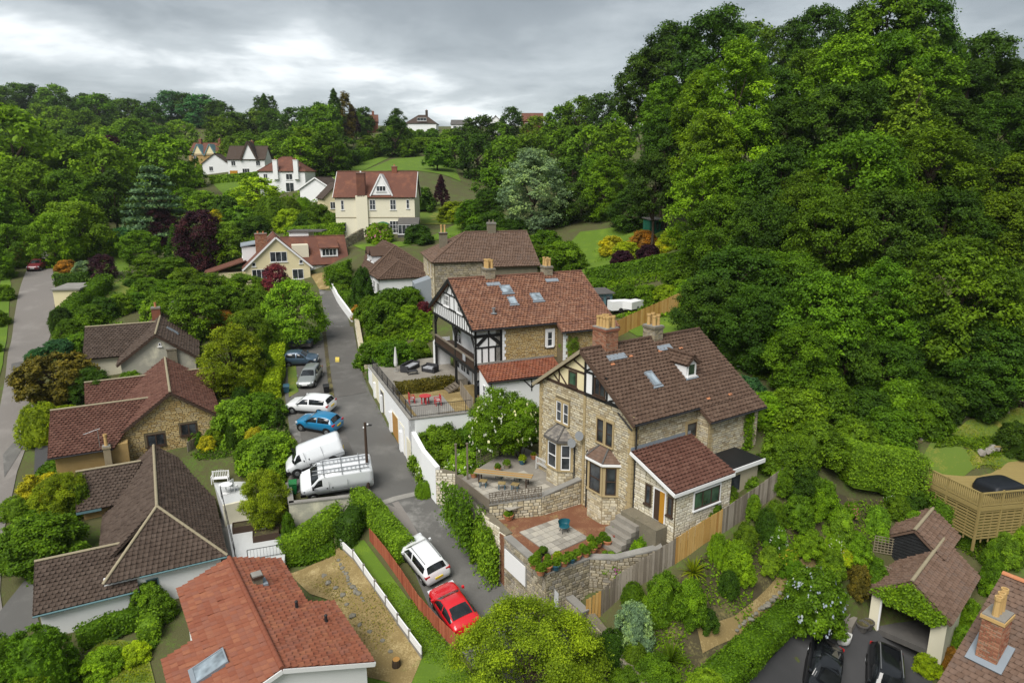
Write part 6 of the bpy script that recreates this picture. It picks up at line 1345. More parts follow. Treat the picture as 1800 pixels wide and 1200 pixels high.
def bench(p, rz, label, mat='umbrella_cloth', L_=1.5):
    t = thing('garden_bench', label, 'bench', p, rz)
    for i in range(4): MB().box(-L_ / 2, L_ / 2, -.25 + i * .125, -.25 + i * .125 + .1, .42, .45).build('slat', mat, t)
    for x in (-L_ / 2, L_ / 2 - .06):
        for y in (-.26, .22): MB().box(x, x + .06, y, y + .06, 0, .95 if y > 0 else .62).build('leg', mat, t)
        MB().box(x, x + .06, -.28, .24, .62, .66).build('armrest', mat, t)
    for i in range(9):
        x = -L_ / 2 + .12 + i * (L_ - .24) / 8; hh = .92 + .12 * math.sin(math.pi * i / 8); MB().box(x - .02, x + .02, .22, .25, .45, hh).build('slat', mat, t)
    MB().box(-L_ / 2 + .06, L_ / 2 - .06, .22, .26, .88, .94).build('top_rail', mat, t)
bench(W(958, 828, 4.72), R(124), 'pale arched garden bench against the stone house')
# teal chair in the yard
t = thing('bucket_chair', 'teal bucket chair alone on the grey slabs', 'chair', W(991, 935, 3.96), .4)
sh = MB()
for k_ in range(7):
    a = math.pi * (k_ / 6); 
vs = []; nA, nB = 9, 5
for i in range(nA):
    a = math.pi * i / (nA - 1)
    for j in range(nB):
        f = j / (nB - 1); rr = .18 + .2 * f ** .7; vs.append((rr * math.cos(a) * 1.05, rr * math.sin(a) * .9 - .05, .42 + .36 * f ** 2))
MB().add(vs, [(i * nB + j, (i + 1) * nB + j, (i + 1) * nB + j + 1, i * nB + j + 1) for i in range(nA - 1) for j in range(nB - 1)]).build('backrest', 'teal', t, True)
MB().lathe([(.05, .38), (.3, .4), (.34, .45), (.3, .47), (.02, .45)], (0, -.05, 0), 14).build('seat', 'teal', t, True)
for a in range(4): MB().cyl((.1 * math.cos(a * 1.571 + .785), .1 * math.sin(a * 1.571 + .785), .4), (.3 * math.cos(a * 1.571 + .785), .3 * math.sin(a * 1.571 + .785), 0), .018, seg=6).build('leg', 'iron', t)
# pots
POTS = []
pl = [(945, 985, .26, .32, 'black_plastic'), (940, 997, .3, .36, 'terracotta'), (950, 1009, .27, .32, 'terracotta'), (962, 1002, .3, .36, 'terracotta'), (963, 988, .24, .3, 'terracotta'), (977, 1000, .28, .34, 'glazed_blue'), (980, 986, .24, .3, 'terracotta'), (991, 993, .28, .34, 'terracotta'), (998, 982, .22, .28, 'terracotta'), (1005, 988, .22, .3, 'glazed_blue'), (1014, 982, .27, .33, 'terracotta'), (1024, 972, .24, .3, 'terracotta'), (1030, 977, .24, .3, 'terracotta'), (1042, 969, .26, .32, 'terracotta'), (1038, 957, .25, .3, 'terracotta'), (1052, 959, .24, .3, 'terracotta'), (1060, 949, .26, .3, 'black_plastic'), (1067, 957, .3, .34, 'terracotta'), (1082, 952, .27, .32, 'terracotta'), (1080, 943, .25, .3, 'slate'), (955, 974, .22, .26, 'black_plastic')]
names = ['at the road corner', 'second', 'third', 'fourth', 'fifth', 'sixth', 'seventh', 'eighth', 'ninth', 'tenth', 'eleventh', 'twelfth', 'thirteenth', 'fourteenth', 'fifteenth', 'sixteenth', 'seventeenth', 'eighteenth', 'nineteenth', 'twentieth', 'twenty-first']
cn = {'black_plastic': 'black', 'terracotta': 'terracotta', 'glazed_blue': 'blue glazed', 'slate': 'grey'}
pl.sort(key=lambda q: q[0])
for i, (px, py, r_, h, m) in enumerate(pl):
    p = W(px, py, 4.06); POTS.append((pot(p, r_, h, m, f'{cn[m]} pot with a plant, {names[i] if i else "first"} from the left along the yard parapet'), r_, h))
for px, py, r_, m, lb in ((886, 905, .3, 'terracotta', 'terracotta pot at the lane corner of the yard'), (894, 912, .32, 'terracotta', 'wide terracotta pot in the left yard bed'), (903, 897, .26, 'terracotta', 'terracotta pot near the trellis wall end'), (1003, 875, .32, 'glazed_blue', 'blue glazed pot below the stone terrace wall'), (934, 898, .24, 'black_plastic', 'black pot under the trellis wall'), (946, 893, .22, 'black_plastic', 'small black pot under the trellis wall')):
    POTS.append((pot(W(px, py, 3.95), r_, .34, m, lb), r_, .34))
for px, py, r_, m, lb in ((875, 829, .24, 'terracotta', 'pale pot by the rear trellis'), (891, 822, .25, 'ridge_pale', 'white pot by the rear trellis'), (918, 815, .26, 'glazed_blue', 'blue pot with orange plant on the terrace'), (938, 806, .24, 'terracotta', 'terracotta pot near the house corner'), (833, 838, .26, 'terracotta', 'terracotta pot at the lane end of the terrace'), (948, 812, .2, 'terracotta', 'small terracotta pot beside the pale bench')):
    POTS.append((pot(W(px, py, 4.72), r_, .34, m, lb, group='pots on the stone terrace'), r_, .34))
for px, py, r_, lb in ((1515, 1108, .36, 'grey ribbed tub left of the garage'), (1525, 1104, .33, 'grey ribbed tub against the garage wall')):
    pot(G(px, py), r_, .5, 'slate', lb, group='grey tubs by the garage')
# arbour posts
for i, (px, py, h) in enumerate(((822, 842, 2.6), (802, 838, 2.4), (897, 800, 2.9), (914, 792, 2.6))):
    p = W(px, py, 4.7); t = thing('arbour_post', ['wooden arbour post at the left of the terrace', 'wooden arbour post by the lane edge', 'tall wooden arbour post among the roses', 'wooden arbour post by the rear trellis'][i], 'post', p); MB().box(-.06, .06, -.06, .06, -.2, h).build('shaft', 'wood_grey', t); MB().box(-.09, .09, -.09, .09, h, h + .06).build('cap', 'wood_grey', t)
# garden steps by the garage
t = thing('garden_steps', 'timber-edged stone steps up the bank left of the garage', 'steps', G(1495, 1100) + Vector((0, 0, .25)), R(50))
for i in range(7): MB().box(-.6, .6, -.2 + i * .36, .2 + i * .36, -.3 + i * .16, i * .17 + .1).build('step', 'paving', t)
t = thing('lower_steps', 'dark stone steps climbing beside the white basement door', 'steps', W(1035, 1055, 1.2), R(34))
for i in range(8): MB().box(-.5 + i * .28, 1.6 + i * .28, -.6, .5, -1.0, i * .2).build('step', 'stone_grey', t)
# timber deck
def deck():
    pts = [W(1612, 838, 4.7), W(1722, 892, 4.7), W(1800, 885, 4.7), W(1840, 878, 4.7), W(1860, 800, 4.7), W(1745, 806, 4.7)]
    o = pts[0].copy(); t = thing('timber_deck', 'raised golden timber deck with railings and slatted skirt', 'deck', o)
    for i in range(34):
        pass
    Pl = [(p.x - o.x, p.y - o.y) for p in pts]
    pc = courses(Pl, (), .15, (2., 4.), rng, .008)
    for (u, v, du, dv) in pc: MB().box(u, u + du, v, v + dv, -.05, .0 + rng.uniform(-.004, .004)).build('board', 'wood_deck', t)
    for a, b in zip(pts[:4], pts[1:4]):
        d = b - a; L_ = d.length; d.normalize(); F = Fr(a - o, d, (0, 0, 1)); n = int(L_ / .14)
        fbox('rail', 'wood_deck', t, F, 0, L_, .92, 1.0, -.06, .06); fbox('rail', 'wood_deck', t, F, 0, L_, .08, .16, -.03, .03); fbox('edge_beam', 'wood_deck', t, F, 0, L_, -.25, .02, .0, .05)
        for j in range(n + 1):
            u = L_ * j / n; key = ('dbal',)
            if key not in UM: m_ = MB().box(-.025, .025, -.02, .02, .1, .92); UM[key] = np_mesh('baluster', m_.v, m_.f, mat='wood_deck')
            q = link('baluster', UM[key], t); q.location = F.p(u, 0, 0); q.rotation_euler = (0, 0, math.atan2(d.y, d.x))
        for u in (0, L_ / 2, L_): fbox('post', 'wood_deck', t, F, u - .06, u + .06, -3, 1.05, -.07, .04)
        for j in range(10): fbox('slat', 'wood_deck', t, F, 0, L_, -.42 - j * .2, -.3 - j * .2, -.03, .0)
        for j in range(1, 6): fbox('skirt_post', 'wood_deck', t, F, L_ * j / 6 - .04, L_ * j / 6 + .04, -2.5, -.25, -.08, -.03)
    a, b = pts[5], pts[4]; F = Fr(a - o, (b - a), (0, 0, 1)); fbox('rail', 'wood_deck', t, F, 0, 6, .9, 1.0, -.05, .05)
    for j in range(18): fbox('baluster', 'wood_deck', t, F, j * .3, j * .3 + .05, 0, .9, -.02, .02)
deck()
t = thing('covered_hot_tub', 'large square tub under a black cover on the deck', 'hot tub', W(1755, 862, 4.72), .25)
mb = MB(); ringz = [(0, 1.32, 1.02), (.35, 1.3, 1.0), (.62, 1.22, .94), (.72, 1.0, .8), (.76, .3, .3)]; vs = []; seg = 28
for z, rx, ry in ringz:
    for i in range(seg):
        a = 2 * math.pi * i / seg; c, s_ = math.cos(a), math.sin(a); e = .35
        wob = 1 + (.05 * math.sin(a * 7 + z * 3) if z < .5 else .015 * math.sin(a * 5)); vs.append((rx * wob * math.copysign(abs(c) ** e, c), ry * wob * math.copysign(abs(s_) ** e, s_), z))
mb.add(vs, [(k_ * seg + i, k_ * seg + (i + 1) % seg, (k_ + 1) * seg + (i + 1) % seg, (k_ + 1) * seg + i) for k_ in range(len(ringz) - 1) for i in range(seg)] + [tuple(range((len(ringz) - 1) * seg, len(ringz) * seg))]).build('cover', 'tarp', t, True)
MB().box(-1.2, 1.2, -.9, .9, 0, .3).build('tub', 'dark_wood', t)
# log pile and edging stones
t = thing('log_pile', 'pile of cut branches at the edge of the wood', 'log pile', G(1775, 712), .3)
for i in range(40):
    x, y = rng.uniform(-1.6, 1.6), rng.uniform(-.7, .7); a = rng.uniform(-.5, .5) + .6; L_ = rng.uniform(.5, 1.0); z = rng.uniform(.1, .9) * (1 - abs(x) / 2.4); dz = rng.uniform(-.2, .2)
    MB().cyl((x - L_ * math.cos(a), y - L_ * math.sin(a), z - dz), (x + L_ * math.cos(a), y + L_ * math.sin(a), z + dz), rng.uniform(.04, .09), seg=6).build('log', rng.choice(['wood_grey', 'bark', 'dark_wood']), t)
def stones_along(label, pix, n, r0, r1, mat='rock', cat='stone row', name='edging'):
    P = gp(*pix); t = thing(name, label, cat, P[0])
    seg = [(a, b, (b - a).length) for a, b in zip(P[:-1], P[1:])]; tot = sum(s_[2] for s_ in seg)
    for i in range(n):
        q = tot * (i + .5) / n
        for a, b, L_ in seg:
            if q <= L_: break
            q -= L_
        c = a.lerp(b, min(1, q / L_)); c.z = gz(c.x, c.y); rr = rng.uniform(r0, r1)
        bm = bmesh.new(); bmesh.ops.create_icosphere(bm, subdivisions=1, radius=1)
        for v in bm.verts: v.co = Vector((v.co.x * rng.uniform(.8, 1.3), v.co.y * rng.uniform(.7, 1.1), v.co.z * rng.uniform(.4, .8))) * rr
        me = bpy.data.meshes.new('stone'); bm.to_mesh(me); bm.free(); me.materials.append(MATS[mat]); o = link('stone', me, t); o.location = c - P[0] + Vector((rng.uniform(-.1, .1), rng.uniform(-.1, .1), rr * .25 + .05)); o.rotation_euler = (0, 0, rng.uniform(0, 6))
stones_along('pale rough stone edging above the worn lawn', [(1600, 782), (1690, 735), (1765, 700)], 26, .14, .26, 'paving')
stones_along('pale flat rocks behind the timber deck', [(1720, 800), (1745, 790), (1790, 780)], 12, .25, .5, 'paving')
stones_along('row of grey rocks across the dry garden', [(595, 985), (618, 1030), (640, 1060)], 16, .12, .24)
stones_along('scattered grey stones in the dry garden', [(565, 1010), (600, 1045), (620, 1090), (670, 1125), (690, 1160)], 10, .12, .26)
stones_along('grey stones edging the shrub garden path', [(1290, 1110), (1330, 1075), (1370, 1040)], 14, .12, .25)
t = thing('tree_stump', 'short sawn stump in the dry garden', 'stump', G(697, 1172)); MB().cyl((0, 0, -.2), (0, 0, .5), .26, .22, 12).build('trunk', 'bark', t); MB().cyl((0, 0, .5), (0, 0, .515), .2, seg=12).build('cut_face', 'wood_gold', t)
# white patio by the brown bungalow
slab('patio', 'upper white patio with bench and round table', [W(366, 826, 1.05), W(428, 815, 1.05), W(436, 878, 1.05), W(392, 888, 1.05)], 1.05, -3, 'patio_white')
slab('patio', 'lower white patio behind the red roof', [W(396, 905, -.5), W(440, 898, -.5), W(505, 920, -.5), W(500, 985, -.5), W(412, 995, -.5)], -.5, -3, 'patio_white')
slab('patio', 'narrow concrete passage beside the brown roof', [W(380, 885, -.2), W(396, 885, -.2), W(414, 1000, -.2), W(395, 1010, -.2)], -.6, -3, 'concrete')
bench(W(388, 848, 1.07), R(10), 'white iron bench on the upper patio', 'white_clean', 1.3)
t = thing('round_table', 'round white table on the upper patio', 'table', W(398, 866, 1.07)); MB().lathe([(.0, .7), (.48, .7), (.5, .73), (.0, .74)], (0, 0, 0), 16).build('table_top', 'white_clean', t); MB().cyl((0, 0, 0), (0, 0, .7), .05, seg=8).build('pedestal', 'white_clean', t); MB().lathe([(.28, 0), (.05, .06)], (0, 0, 0), 12).build('base', 'white_clean', t)
t = thing('patio_chair', 'white chair beside the round patio table', 'chair', W(412, 862, 1.07), 1.2); MB().box(-.22, .22, -.22, .22, .42, .46).build('seat', 'white_clean', t); MB().box(-.22, .22, .19, .23, .46, .9).build('backrest', 'white_clean', t)
for x in (-.2, .17):
    for y in (-.2, .17): MB().box(x, x + .03, y, y + .03, 0, .42).build('leg', 'white_clean', t)
railing('blue-grey handrail down the side of the brown-roofed bungalow', [W(389, 872, 1.05), W(415, 985, -.5)], .9, .5)
railing('thin grey railing behind the red roof', [W(436, 985, -.5), W(498, 974, -.5)], .8, .2)
run_wall('planter_wall', 'buff rendered wall below the upper patio', [W(392, 889, 1.1), W(440, 878, 1.1)], 1.12, 'cream_pale', .2, z0=-2)
for i, (px, py) in enumerate(((432, 930), (468, 945))):
    p = W(px, py, -.5); t = thing('planter', ['low timber planter by the buff wall', 'timber planter under the golden conifer'][i], 'planter', p, R(20)); 
    for x0, x1, y0, y1 in ((-.9, .9, -.45, -.4), (-.9, .9, .4, .45), (-.9, -.85, -.4, .4), (.85, .9, -.4, .4)): MB().box(x0, x1, y0, y1, 0, .5).build('board', 'dark_wood', t)
    MB().box(-.85, .85, -.4, .4, .1, .42).build('compost', 'soil', t)
# back gardens
def summerhouse(px, py, label, mat, w=2.6, d=2.0, h=2.2, rz=.35, dep=None):
    p = G(px, py); t = thing('summerhouse', label, 'shed', p, rz)
    MB().box(-w / 2, w / 2, -d / 2, d / 2, -.5, h).build('wall', mat, t); MB().add([(-w / 2 - .2, -d / 2 - .3, h), (w / 2 + .2, -d / 2 - .3, h), (w / 2 + .2, d / 2 + .2, h + .25), (-w / 2 - .2, d / 2 + .2, h + .25), (-w / 2 - .2, -d / 2 - .3, h + .1), (w / 2 + .2, -d / 2 - .3, h + .1), (w / 2 + .2, d / 2 + .2, h + .35), (-w / 2 - .2, d / 2 + .2, h + .35)], [(0, 3, 2, 1), (4, 5, 6, 7), (0, 1, 5, 4), (1, 2, 6, 5), (2, 3, 7, 6), (3, 0, 4, 7)]).build('roof', 'slate', t)
    F = Fr((-w / 2, -d / 2, 0), (1, 0, 0), (0, 0, 1))
    for u in (.2, .95, 1.75): f = fbox('window', mat, t, F, u, u + .6, .5, h - .2, 0, .03); fbox('pane', 'glass', f, F, u + .07, u + .53, .6, h - .3, .02, .035)
summerhouse(1050, 548, 'blue-green summerhouse behind the timbered house', 'blue_grey_paint'); summerhouse(1147, 410, 'small dark green shed under the trees', 'umbrella_green', 2.2, 2, 2.0)
for i, (px, py, L_, H_, label, m) in enumerate(((1090, 548, 2.6, 1.3, 'white covered trailer behind the golden fence', 'white'), (1115, 545, 2.8, 1.1, 'white upturned boat hull behind the golden fence', 'white_clean'))):
    t = thing('garden_trailer', label, 'trailer', G(px, py), .3 + i * .5); MB().prism([(-L_ / 2, -.6), (L_ / 2 - .5, -.6), (L_ / 2, 0), (L_ / 2 - .5, .6), (-L_ / 2, .6)], .3, H_).build('hull', m, t)
    for y in (-.6, .5): MB().cyl((-.2, y, .28), (-.2, y + .1, .28), .28, seg=12).build('wheel', 'rubber', t)
t = thing('leaning_ladder', 'aluminium ladder lying in the back garden', 'ladder', G(1290, 648) + Vector((0, 0, .3)), R(-15))
for y in (-.2, .2): MB().box(-1.7, 1.7, y - .03, y + .03, 0, .07).build('rail', 'steel', t)
for i in range(10): MB().box(-1.6 + i * .34, -1.56 + i * .34, -.2, .2, .02, .05).build('rung', 'steel', t)
t = thing('white_garage_hut', 'small white flat-roofed hut above the cream gabled house', 'shed', WD(508, 412, 112), 0); MB().box(0, 3.2, 0, 3, -3, .4).build('wall', 'white', t); MB().box(-.2, 5.5, -.3, 3.2, .401, .6).build('roof', 'slate', t)
t = thing('lane_garage', 'small pale yellow flat-roofed garage beside the left lane', 'garage', G(97, 540), R(12)); MB().box(0, 3, 0, 5, -1, 2.2).build('wall', 'cream', t); MB().box(-.2, 3.3, -.2, 5.3, 2.2, 2.4).build('roof', 'concrete', t); MB().box(-.04, -.003, .5, 3.2, -.5, 1.9).build('garage_door', 'white', t)
run_wall('garden_wall', 'white garden wall at the head of the lane', [G(578, 500), G(592, 530), G(618, 566)], [gz(*G(578, 500)[:2]) + 1.2, gz(*G(592, 530)[:2]) + 1.1, gz(*G(618, 566)[:2]) + 1.1], 'white', .25, side=-1)
run_wall('garden_wall', 'low buff stone wall along the lane below the white bungalow', [G(624, 570), G(632, 620), G(642, 655)], [gz(*G(624, 570)[:2]) + .8, gz(*G(632, 620)[:2]) + .8, gz(*G(642, 655)[:2]) + .8], 'stone_pale', .5, side=-1, stone='stone_pale')
run_wall('garden_wall', 'grey stone retaining wall below the cream villa', [G(604, 438), G(640, 420)], [gz(*G(604, 438)[:2]) + 1.6, gz(*G(640, 420)[:2]) + 1.8], 'stone_grey', .4, side=-1, stone='stone_grey')
run_wall('garden_wall', 'low retaining wall across the lawn by the purple tree', [G(165, 490), G(235, 480)], [gz(*G(165, 490)[:2]) + .5, gz(*G(235, 480)[:2]) + .5], 'stone_pale', .3)
slab('step_patch', 'pale yellow utility cover in the lane', [W(589, 622, 5.9), W(596, 622, 5.9), W(596, 627, 5.9), W(589, 627, 5.9)], gz(*G(592, 625)[:2]) + .09, 4, 'yellow_paint')
t = thing('garden_bag', 'white garden waste bag beside the black cars', 'bag', G(1482, 1128), .4)
sk = MB(); vs = []; seg = 14
for k_, (z, rx, ry, dx) in enumerate(((0, .42, .30, 0), (.12, .50, .36, .02), (.3, .44, .33, .08), (.42, .40, .26, .16), (.34, .33, .2, .15))):
    for i in range(seg): a = 2 * math.pi * i / seg; wv = 1 + .1 * math.sin(3 * a + k_); vs.append((rx * wv * math.cos(a) + dx, ry * wv * math.sin(a), z + (.06 * math.sin(2 * a + 1) if k_ > 1 else 0)))
sk.add(vs, [(k_ * seg + i, k_ * seg + (i + 1) % seg, (k_ + 1) * seg + (i + 1) % seg, (k_ + 1) * seg + i) for k_ in range(4) for i in range(seg)]).build('sack', 'umbrella_cloth', t, True)
MB().lathe([(.28, .26), (.2, .36), (.02, .4)], (.15, 0, 0), 8).build('clippings', 'lawn', t)
# ------------------------------------------------------------------ vehicles
# stations along the length (0 front .. 1 rear): x, bottom z, belt z, top z, half width at belt, half width at roof
CARS = {
 'hatch': dict(st=[(0, .34, .52, .56, .60, .50), (.03, .22, .62, .70, .84, .70), (.10, .18, .72, .82, .96, .80), (.25, .17, .80, .93, 1., .84), (.30, .17, .84, .98, 1., .80), (.45, .17, .90, 1.40, 1., .70), (.58, .17, .92, 1.47, 1., .70), (.78, .17, .96, 1.45, 1., .68), (.88, .18, .98, 1.36, .98, .66), (.965, .24, .98, 1.02, .95, .74), (.99, .3, .80, .84, .92, .78), (1., .36, .52, .56, .80, .7)], ws=(4, 5), roof=(5, 8), rw=(8, 9), side=(4, 8), wheels=(.17, .81)),
 'estate': dict(st=[(0, .34, .52, .56, .60, .50), (.03, .22, .62, .70, .84, .70), (.10, .18, .72, .82, .96, .80), (.25, .17, .80, .92, 1., .84), (.29, .17, .84, .96, 1., .80), (.43, .17, .90, 1.40, 1., .70), (.56, .17, .92, 1.48, 1., .70), (.84, .17, .95, 1.46, 1., .68), (.92, .18, .96, 1.38, .98, .66), (.975, .24, .95, .99, .95, .76), (.99, .3, .80, .84, .92, .78), (1., .36, .52, .56, .80, .7)], ws=(4, 5), roof=(5, 8), rw=(8, 9), side=(4, 8), wheels=(.18, .80)),
 'suv': dict(st=[(0, .40, .62, .68, .62, .52), (.03, .28, .76, .84, .86, .72), (.10, .24, .88, .98, .96, .82), (.24, .23, .95, 1.08, 1., .84), (.28, .23, .99, 1.13, 1., .80), (.41, .23, 1.04, 1.56, 1., .72), (.54, .23, 1.06, 1.65, 1., .72), (.84, .23, 1.08, 1.63, 1., .70), (.92, .25, 1.08, 1.54, .98, .68), (.975, .3, 1.06, 1.12, .95, .76), (.99, .34, .88, .94, .92, .8), (1., .42, .60, .66, .80, .7)], ws=(4, 5), roof=(5, 8), rw=(8, 9), side=(4, 8), wheels=(.19, .80)),
 'coupe': dict(st=[(0, .32, .48, .52, .60, .50), (.03, .2, .58, .64, .84, .72), (.10, .16, .68, .76, .96, .82), (.27, .15, .76, .88, 1., .86), (.32, .15, .80, .92, 1., .80), (.46, .15, .85, 1.28, 1., .68), (.58, .15, .88, 1.36, 1., .67), (.68, .15, .9, 1.33, 1., .66), (.86, .16, .92, 1.02, .98, .72), (.96, .22, .88, .96, .93, .78), (.99, .28, .74, .80, .88, .76), (1., .34, .5, .54, .78, .7)], ws=(4, 5), roof=(5, 7), rw=(7, 8), side=(4, 8), wheels=(.19, .80)),
 'van': dict(st=[(0, .42, .70, .76, .66, .56), (.02, .32, .86, .96, .86, .76), (.07, .28, .98, 1.12, .96, .84), (.13, .27, 1.06, 1.26, 1., .86), (.15, .27, 1.10, 1.34, 1., .84), (.26, .27, 1.22, 2.02, 1., .82), (.31, .27, 1.25, 2.14, 1., .84), (.60, .27, 1.28, 2.18, 1., .86), (.94, .27, 1.28, 2.17, 1., .86), (.985, .3, 1.26, 2.08, .98, .84), (.992, .36, 1.0, 1.9, .97, .83), (1., .40, .9, 1.8, .95, .82)], ws=(4, 5), roof=(5, 9), rw=None, side=(4, 6), wheels=(.16, .78)),
}
def car(kind, label, px, py, ang, L_, Wd, H_, mat, name='parked_car', cat='car', plate='plate_yellow', rear=True, wheel=.32, rails=False, glassroof=False):
    """ang: direction the nose points, degrees from +X"""
    D = CARS[kind]; p = G(px, py); t = thing(name, label, cat, p)
    # sit on the slope of the ground
    a = R(ang); fx, fy = math.cos(a), math.sin(a)
    zf, zb = gz(p.x + fx * 1.4, p.y + fy * 1.4), gz(p.x - fx * 1.4, p.y - fy * 1.4); zl, zr_ = gz(p.x - fy * .8, p.y + fx * .8), gz(p.x + fy * .8, p.y - fx * .8)
    X = Vector((fx * 2.8, fy * 2.8, zf - zb)).normalized(); Yv = Vector((-fy * 1.6, fx * 1.6, zl - zr_)); Z = X.cross(Yv).normalized(); Yv = Z.cross(X)
    t.location = p + Vector((0, 0, .11)); t.rotation_euler = Matrix((X, Yv, Z)).transposed().to_euler()
    zs = H_ / max(s_[3] for s_ in D['st']); hw = Wd / 2
    P = []
    for (x, zb_, zbelt, zt, wb, wt) in D['st']:
        xx = L_ / 2 - x * L_; zb_, zbelt, zt = zb_, zbelt * zs, zt * zs; b, r_ = wb * hw, wt * hw * (1 if True else 1)
        r_ = min(r_, b * .97)
        ring = [(0, zb_), (b * .86, zb_), (b * .97, zb_ + .12), (b * 1.0, (zb_ + zbelt) * .55), (b * .985, zbelt - .04), (b * .955, zbelt), (r_ + (b * .955 - r_) * .12, zbelt + (zt - zbelt) * .86), (r_ * .9, zt - (zt - zbelt) * .03), (r_ * .5, zt + .015), (0, zt + .02)]
        P.append([(xx, y, z) for y, z in ring])
    nR, nS = len(P[0]), len(P)
    vs = []; idx = {}
    for i in range(nS):
        for j in range(nR): idx[i, j, 1] = len(vs); vs.append(P[i][j])
        for j in range(nR):
            if P[i][j][1] == 0: idx[i, j, -1] = idx[i, j, 1]
            else: idx[i, j, -1] = len(vs); vs.append((P[i][j][0], -P[i][j][1], P[i][j][2]))
    fs = []
    for i in range(nS - 1):
        for j in range(nR - 1):
            for s_ in (1, -1): fs.append((idx[i, j, s_], idx[i + 1, j, s_], idx[i + 1, j + 1, s_], idx[i, j + 1, s_]))
    for i in (0, nS - 1):
        for s_ in (1, -1): fs.append(tuple(idx[i, j, s_] for j in range(nR)))
    b = MB().add(vs, fs).build('body', mat, t, True)
    def patch(name, i0, i1, js, s_, mtl, inset=.06, parent=None, off=.012):
        q = []
        rows = list(range(i0, i1 + 1)); cols = js
        def pt(i, j):
            x, y, z = P[i][j]; return Vector((x, y * s_, z))
        V = [[pt(i, j) for j in cols] for i in rows]
        # pull borders in
        c = sum((v for r__ in V for v in r__), Vector()) / (len(rows) * len(cols))
        n = (V[0][-1] - V[0][0]).cross(V[-1][0] - V[0][0]).normalized()
        if n.dot(c - Vector((0, 0, .7 * zs))) < 0: n = -n
        mb = MB(); m_ = len(cols)
        for r__ in V: mb.v += [tuple(v.lerp(c, inset) + n * off) for v in r__]
        for i in range(len(rows) - 1):
            for j in range(m_ - 1): mb.f.append((i * m_ + j, i * m_ + j + 1, (i + 1) * m_ + j + 1, (i + 1) * m_ + j))
        k = len(mb.v); mb.v += [tuple(v.lerp(c, inset * .5) - n * .02) for r__ in V for v in r__]
        edge = [(0, j) for j in range(m_)] + [(i, m_ - 1) for i in range(1, len(rows))] + [(len(rows) - 1, j) for j in range(m_ - 2, -1, -1)] + [(i, 0) for i in range(len(rows) - 2, 0, -1)]
        for (a_, b_) in zip(edge, edge[1:] + edge[:1]): u_, w_ = a_[0] * m_ + a_[1], b_[0] * m_ + b_[1]; mb.f.append((u_, w_, w_ + k, u_ + k))
        return mb.build(name, mtl, parent or t, True)
    # windscreen spans the whole width: mirror both halves into one
    def span(name, i0, i1, mtl, inset=.05, jj=(6, 7, 8, 9), off=.012, keep=1.0):
        V = []
        for i in (i0, i1):
            V.append([Vector(P[i][j]) for j in jj] + [Vector((P[i][j][0], -P[i][j][1], P[i][j][2])) for j in reversed(jj[:-1])])
        c = sum((v for r__ in V for v in r__), Vector()) / (2 * len(V[0])); n = (V[0][0] - V[0][-1]).cross(V[1][0] - V[0][0]).normalized()
        if n.z < 0: n = -n
        mb = MB(); m_ = len(V[0])
        for k in range(2): mb.v += [tuple(v.lerp(c, inset) + n * off) for v in V[k]]
        mb.f = [(j, j + 1, m_ + j + 1, m_ + j) for j in range(m_ - 1)]
        return mb.build(name, mtl, t, True)
    span('windscreen', D['ws'][0], D['ws'][1], 'car_glass', .07, off=.02)
    if D['rw']: span('rear_window', D['rw'][0], D['rw'][1], 'car_glass', .1, off=.02)
    if glassroof: span('glass_roof', D['roof'][0], D['roof'][1], 'car_glass', .12, off=.02)
    i0, i1 = D['side']; mid = (i0 + i1) // 2
    for s_ in (1, -1):
        if kind == 'van': patch('side_window', 4, 6, [5, 6], s_, 'car_glass', .16)
        else:
            patch('side_window', i0, mid, [5, 6], s_, 'car_glass', .1); patch('side_window', mid, i1, [5, 6], s_, 'car_glass', .09)
        MB().box(-.07, .07, s_ * hw - .02, s_ * hw + s_ * .16, .95 * zs if kind != 'van' else 1.2, 1.1 * zs if kind != 'van' else 1.45).build('mirror', mat if kind != 'van' else 'black_plastic', t).location = (L_ / 2 - D['st'][4][0] * L_ - .12, 0, 0)
        for wx in D['wheels']:
            x = L_ / 2 - wx * L_; wy = s_ * (hw - .2)
            MB().cyl((x, s_ * (hw - .3), wheel + .03 - .11), (x, s_ * (hw + .002), wheel + .03 - .11), wheel + .07, seg=20).build('wheel_arch', 'black_plastic', t)
            w_ = MB().cyl((x, wy, wheel - .11), (x, s_ * (hw + .015), wheel - .11), wheel, seg=20).build('wheel', 'rubber', t)
            MB().cyl((x, s_ * (hw - .02), wheel - .11), (x, s_ * (hw + .03), wheel - .11), wheel * .64, wheel * .55, 16).build('rim', 'rim', w_)
        f = P[2 if kind != 'van' else 2]; zl_ = f[5][2]
        MB().box(L_ / 2 - .12 * L_ if kind != 'van' else L_ / 2 - .1 * L_, L_ / 2 - .035 * L_, s_ * hw * .60, s_ * hw * .93, zl_ - .16, zl_ - .02).build('headlight', 'clear_lamp', t)
        e = P[-3]; MB().box(-L_ / 2 - .0 + .01 * L_, -L_ / 2 + .05 * L_, s_ * hw * .62, s_ * hw * .955, e[5][2] - (.18 if kind != 'van' else .5), e[5][2] - .02).build('tail_light', 'red_lamp', t)
        MB().box(L_ / 2 - D['wheels'][1] * L_ + .4, L_ / 2 - D['wheels'][0] * L_ - .45, s_ * hw * .98 - .01, s_ * hw * .98 + .012, D['st'][5][1] - .02, D['st'][5][1] + .14).build('sill', 'black_plastic', t)
        if rails: MB().tube([(L_ / 2 - .44 * L_, s_ * hw * .62, H_ + .02), (L_ / 2 - .88 * L_, s_ * hw * .6, H_ + .0)], .03).build('roof_rail', 'steel', t)
    MB().box(-L_ / 2 - .03, -L_ / 2 + .02, -.27, .27, .62 * zs, .62 * zs + .13).build('number_plate', plate, t)
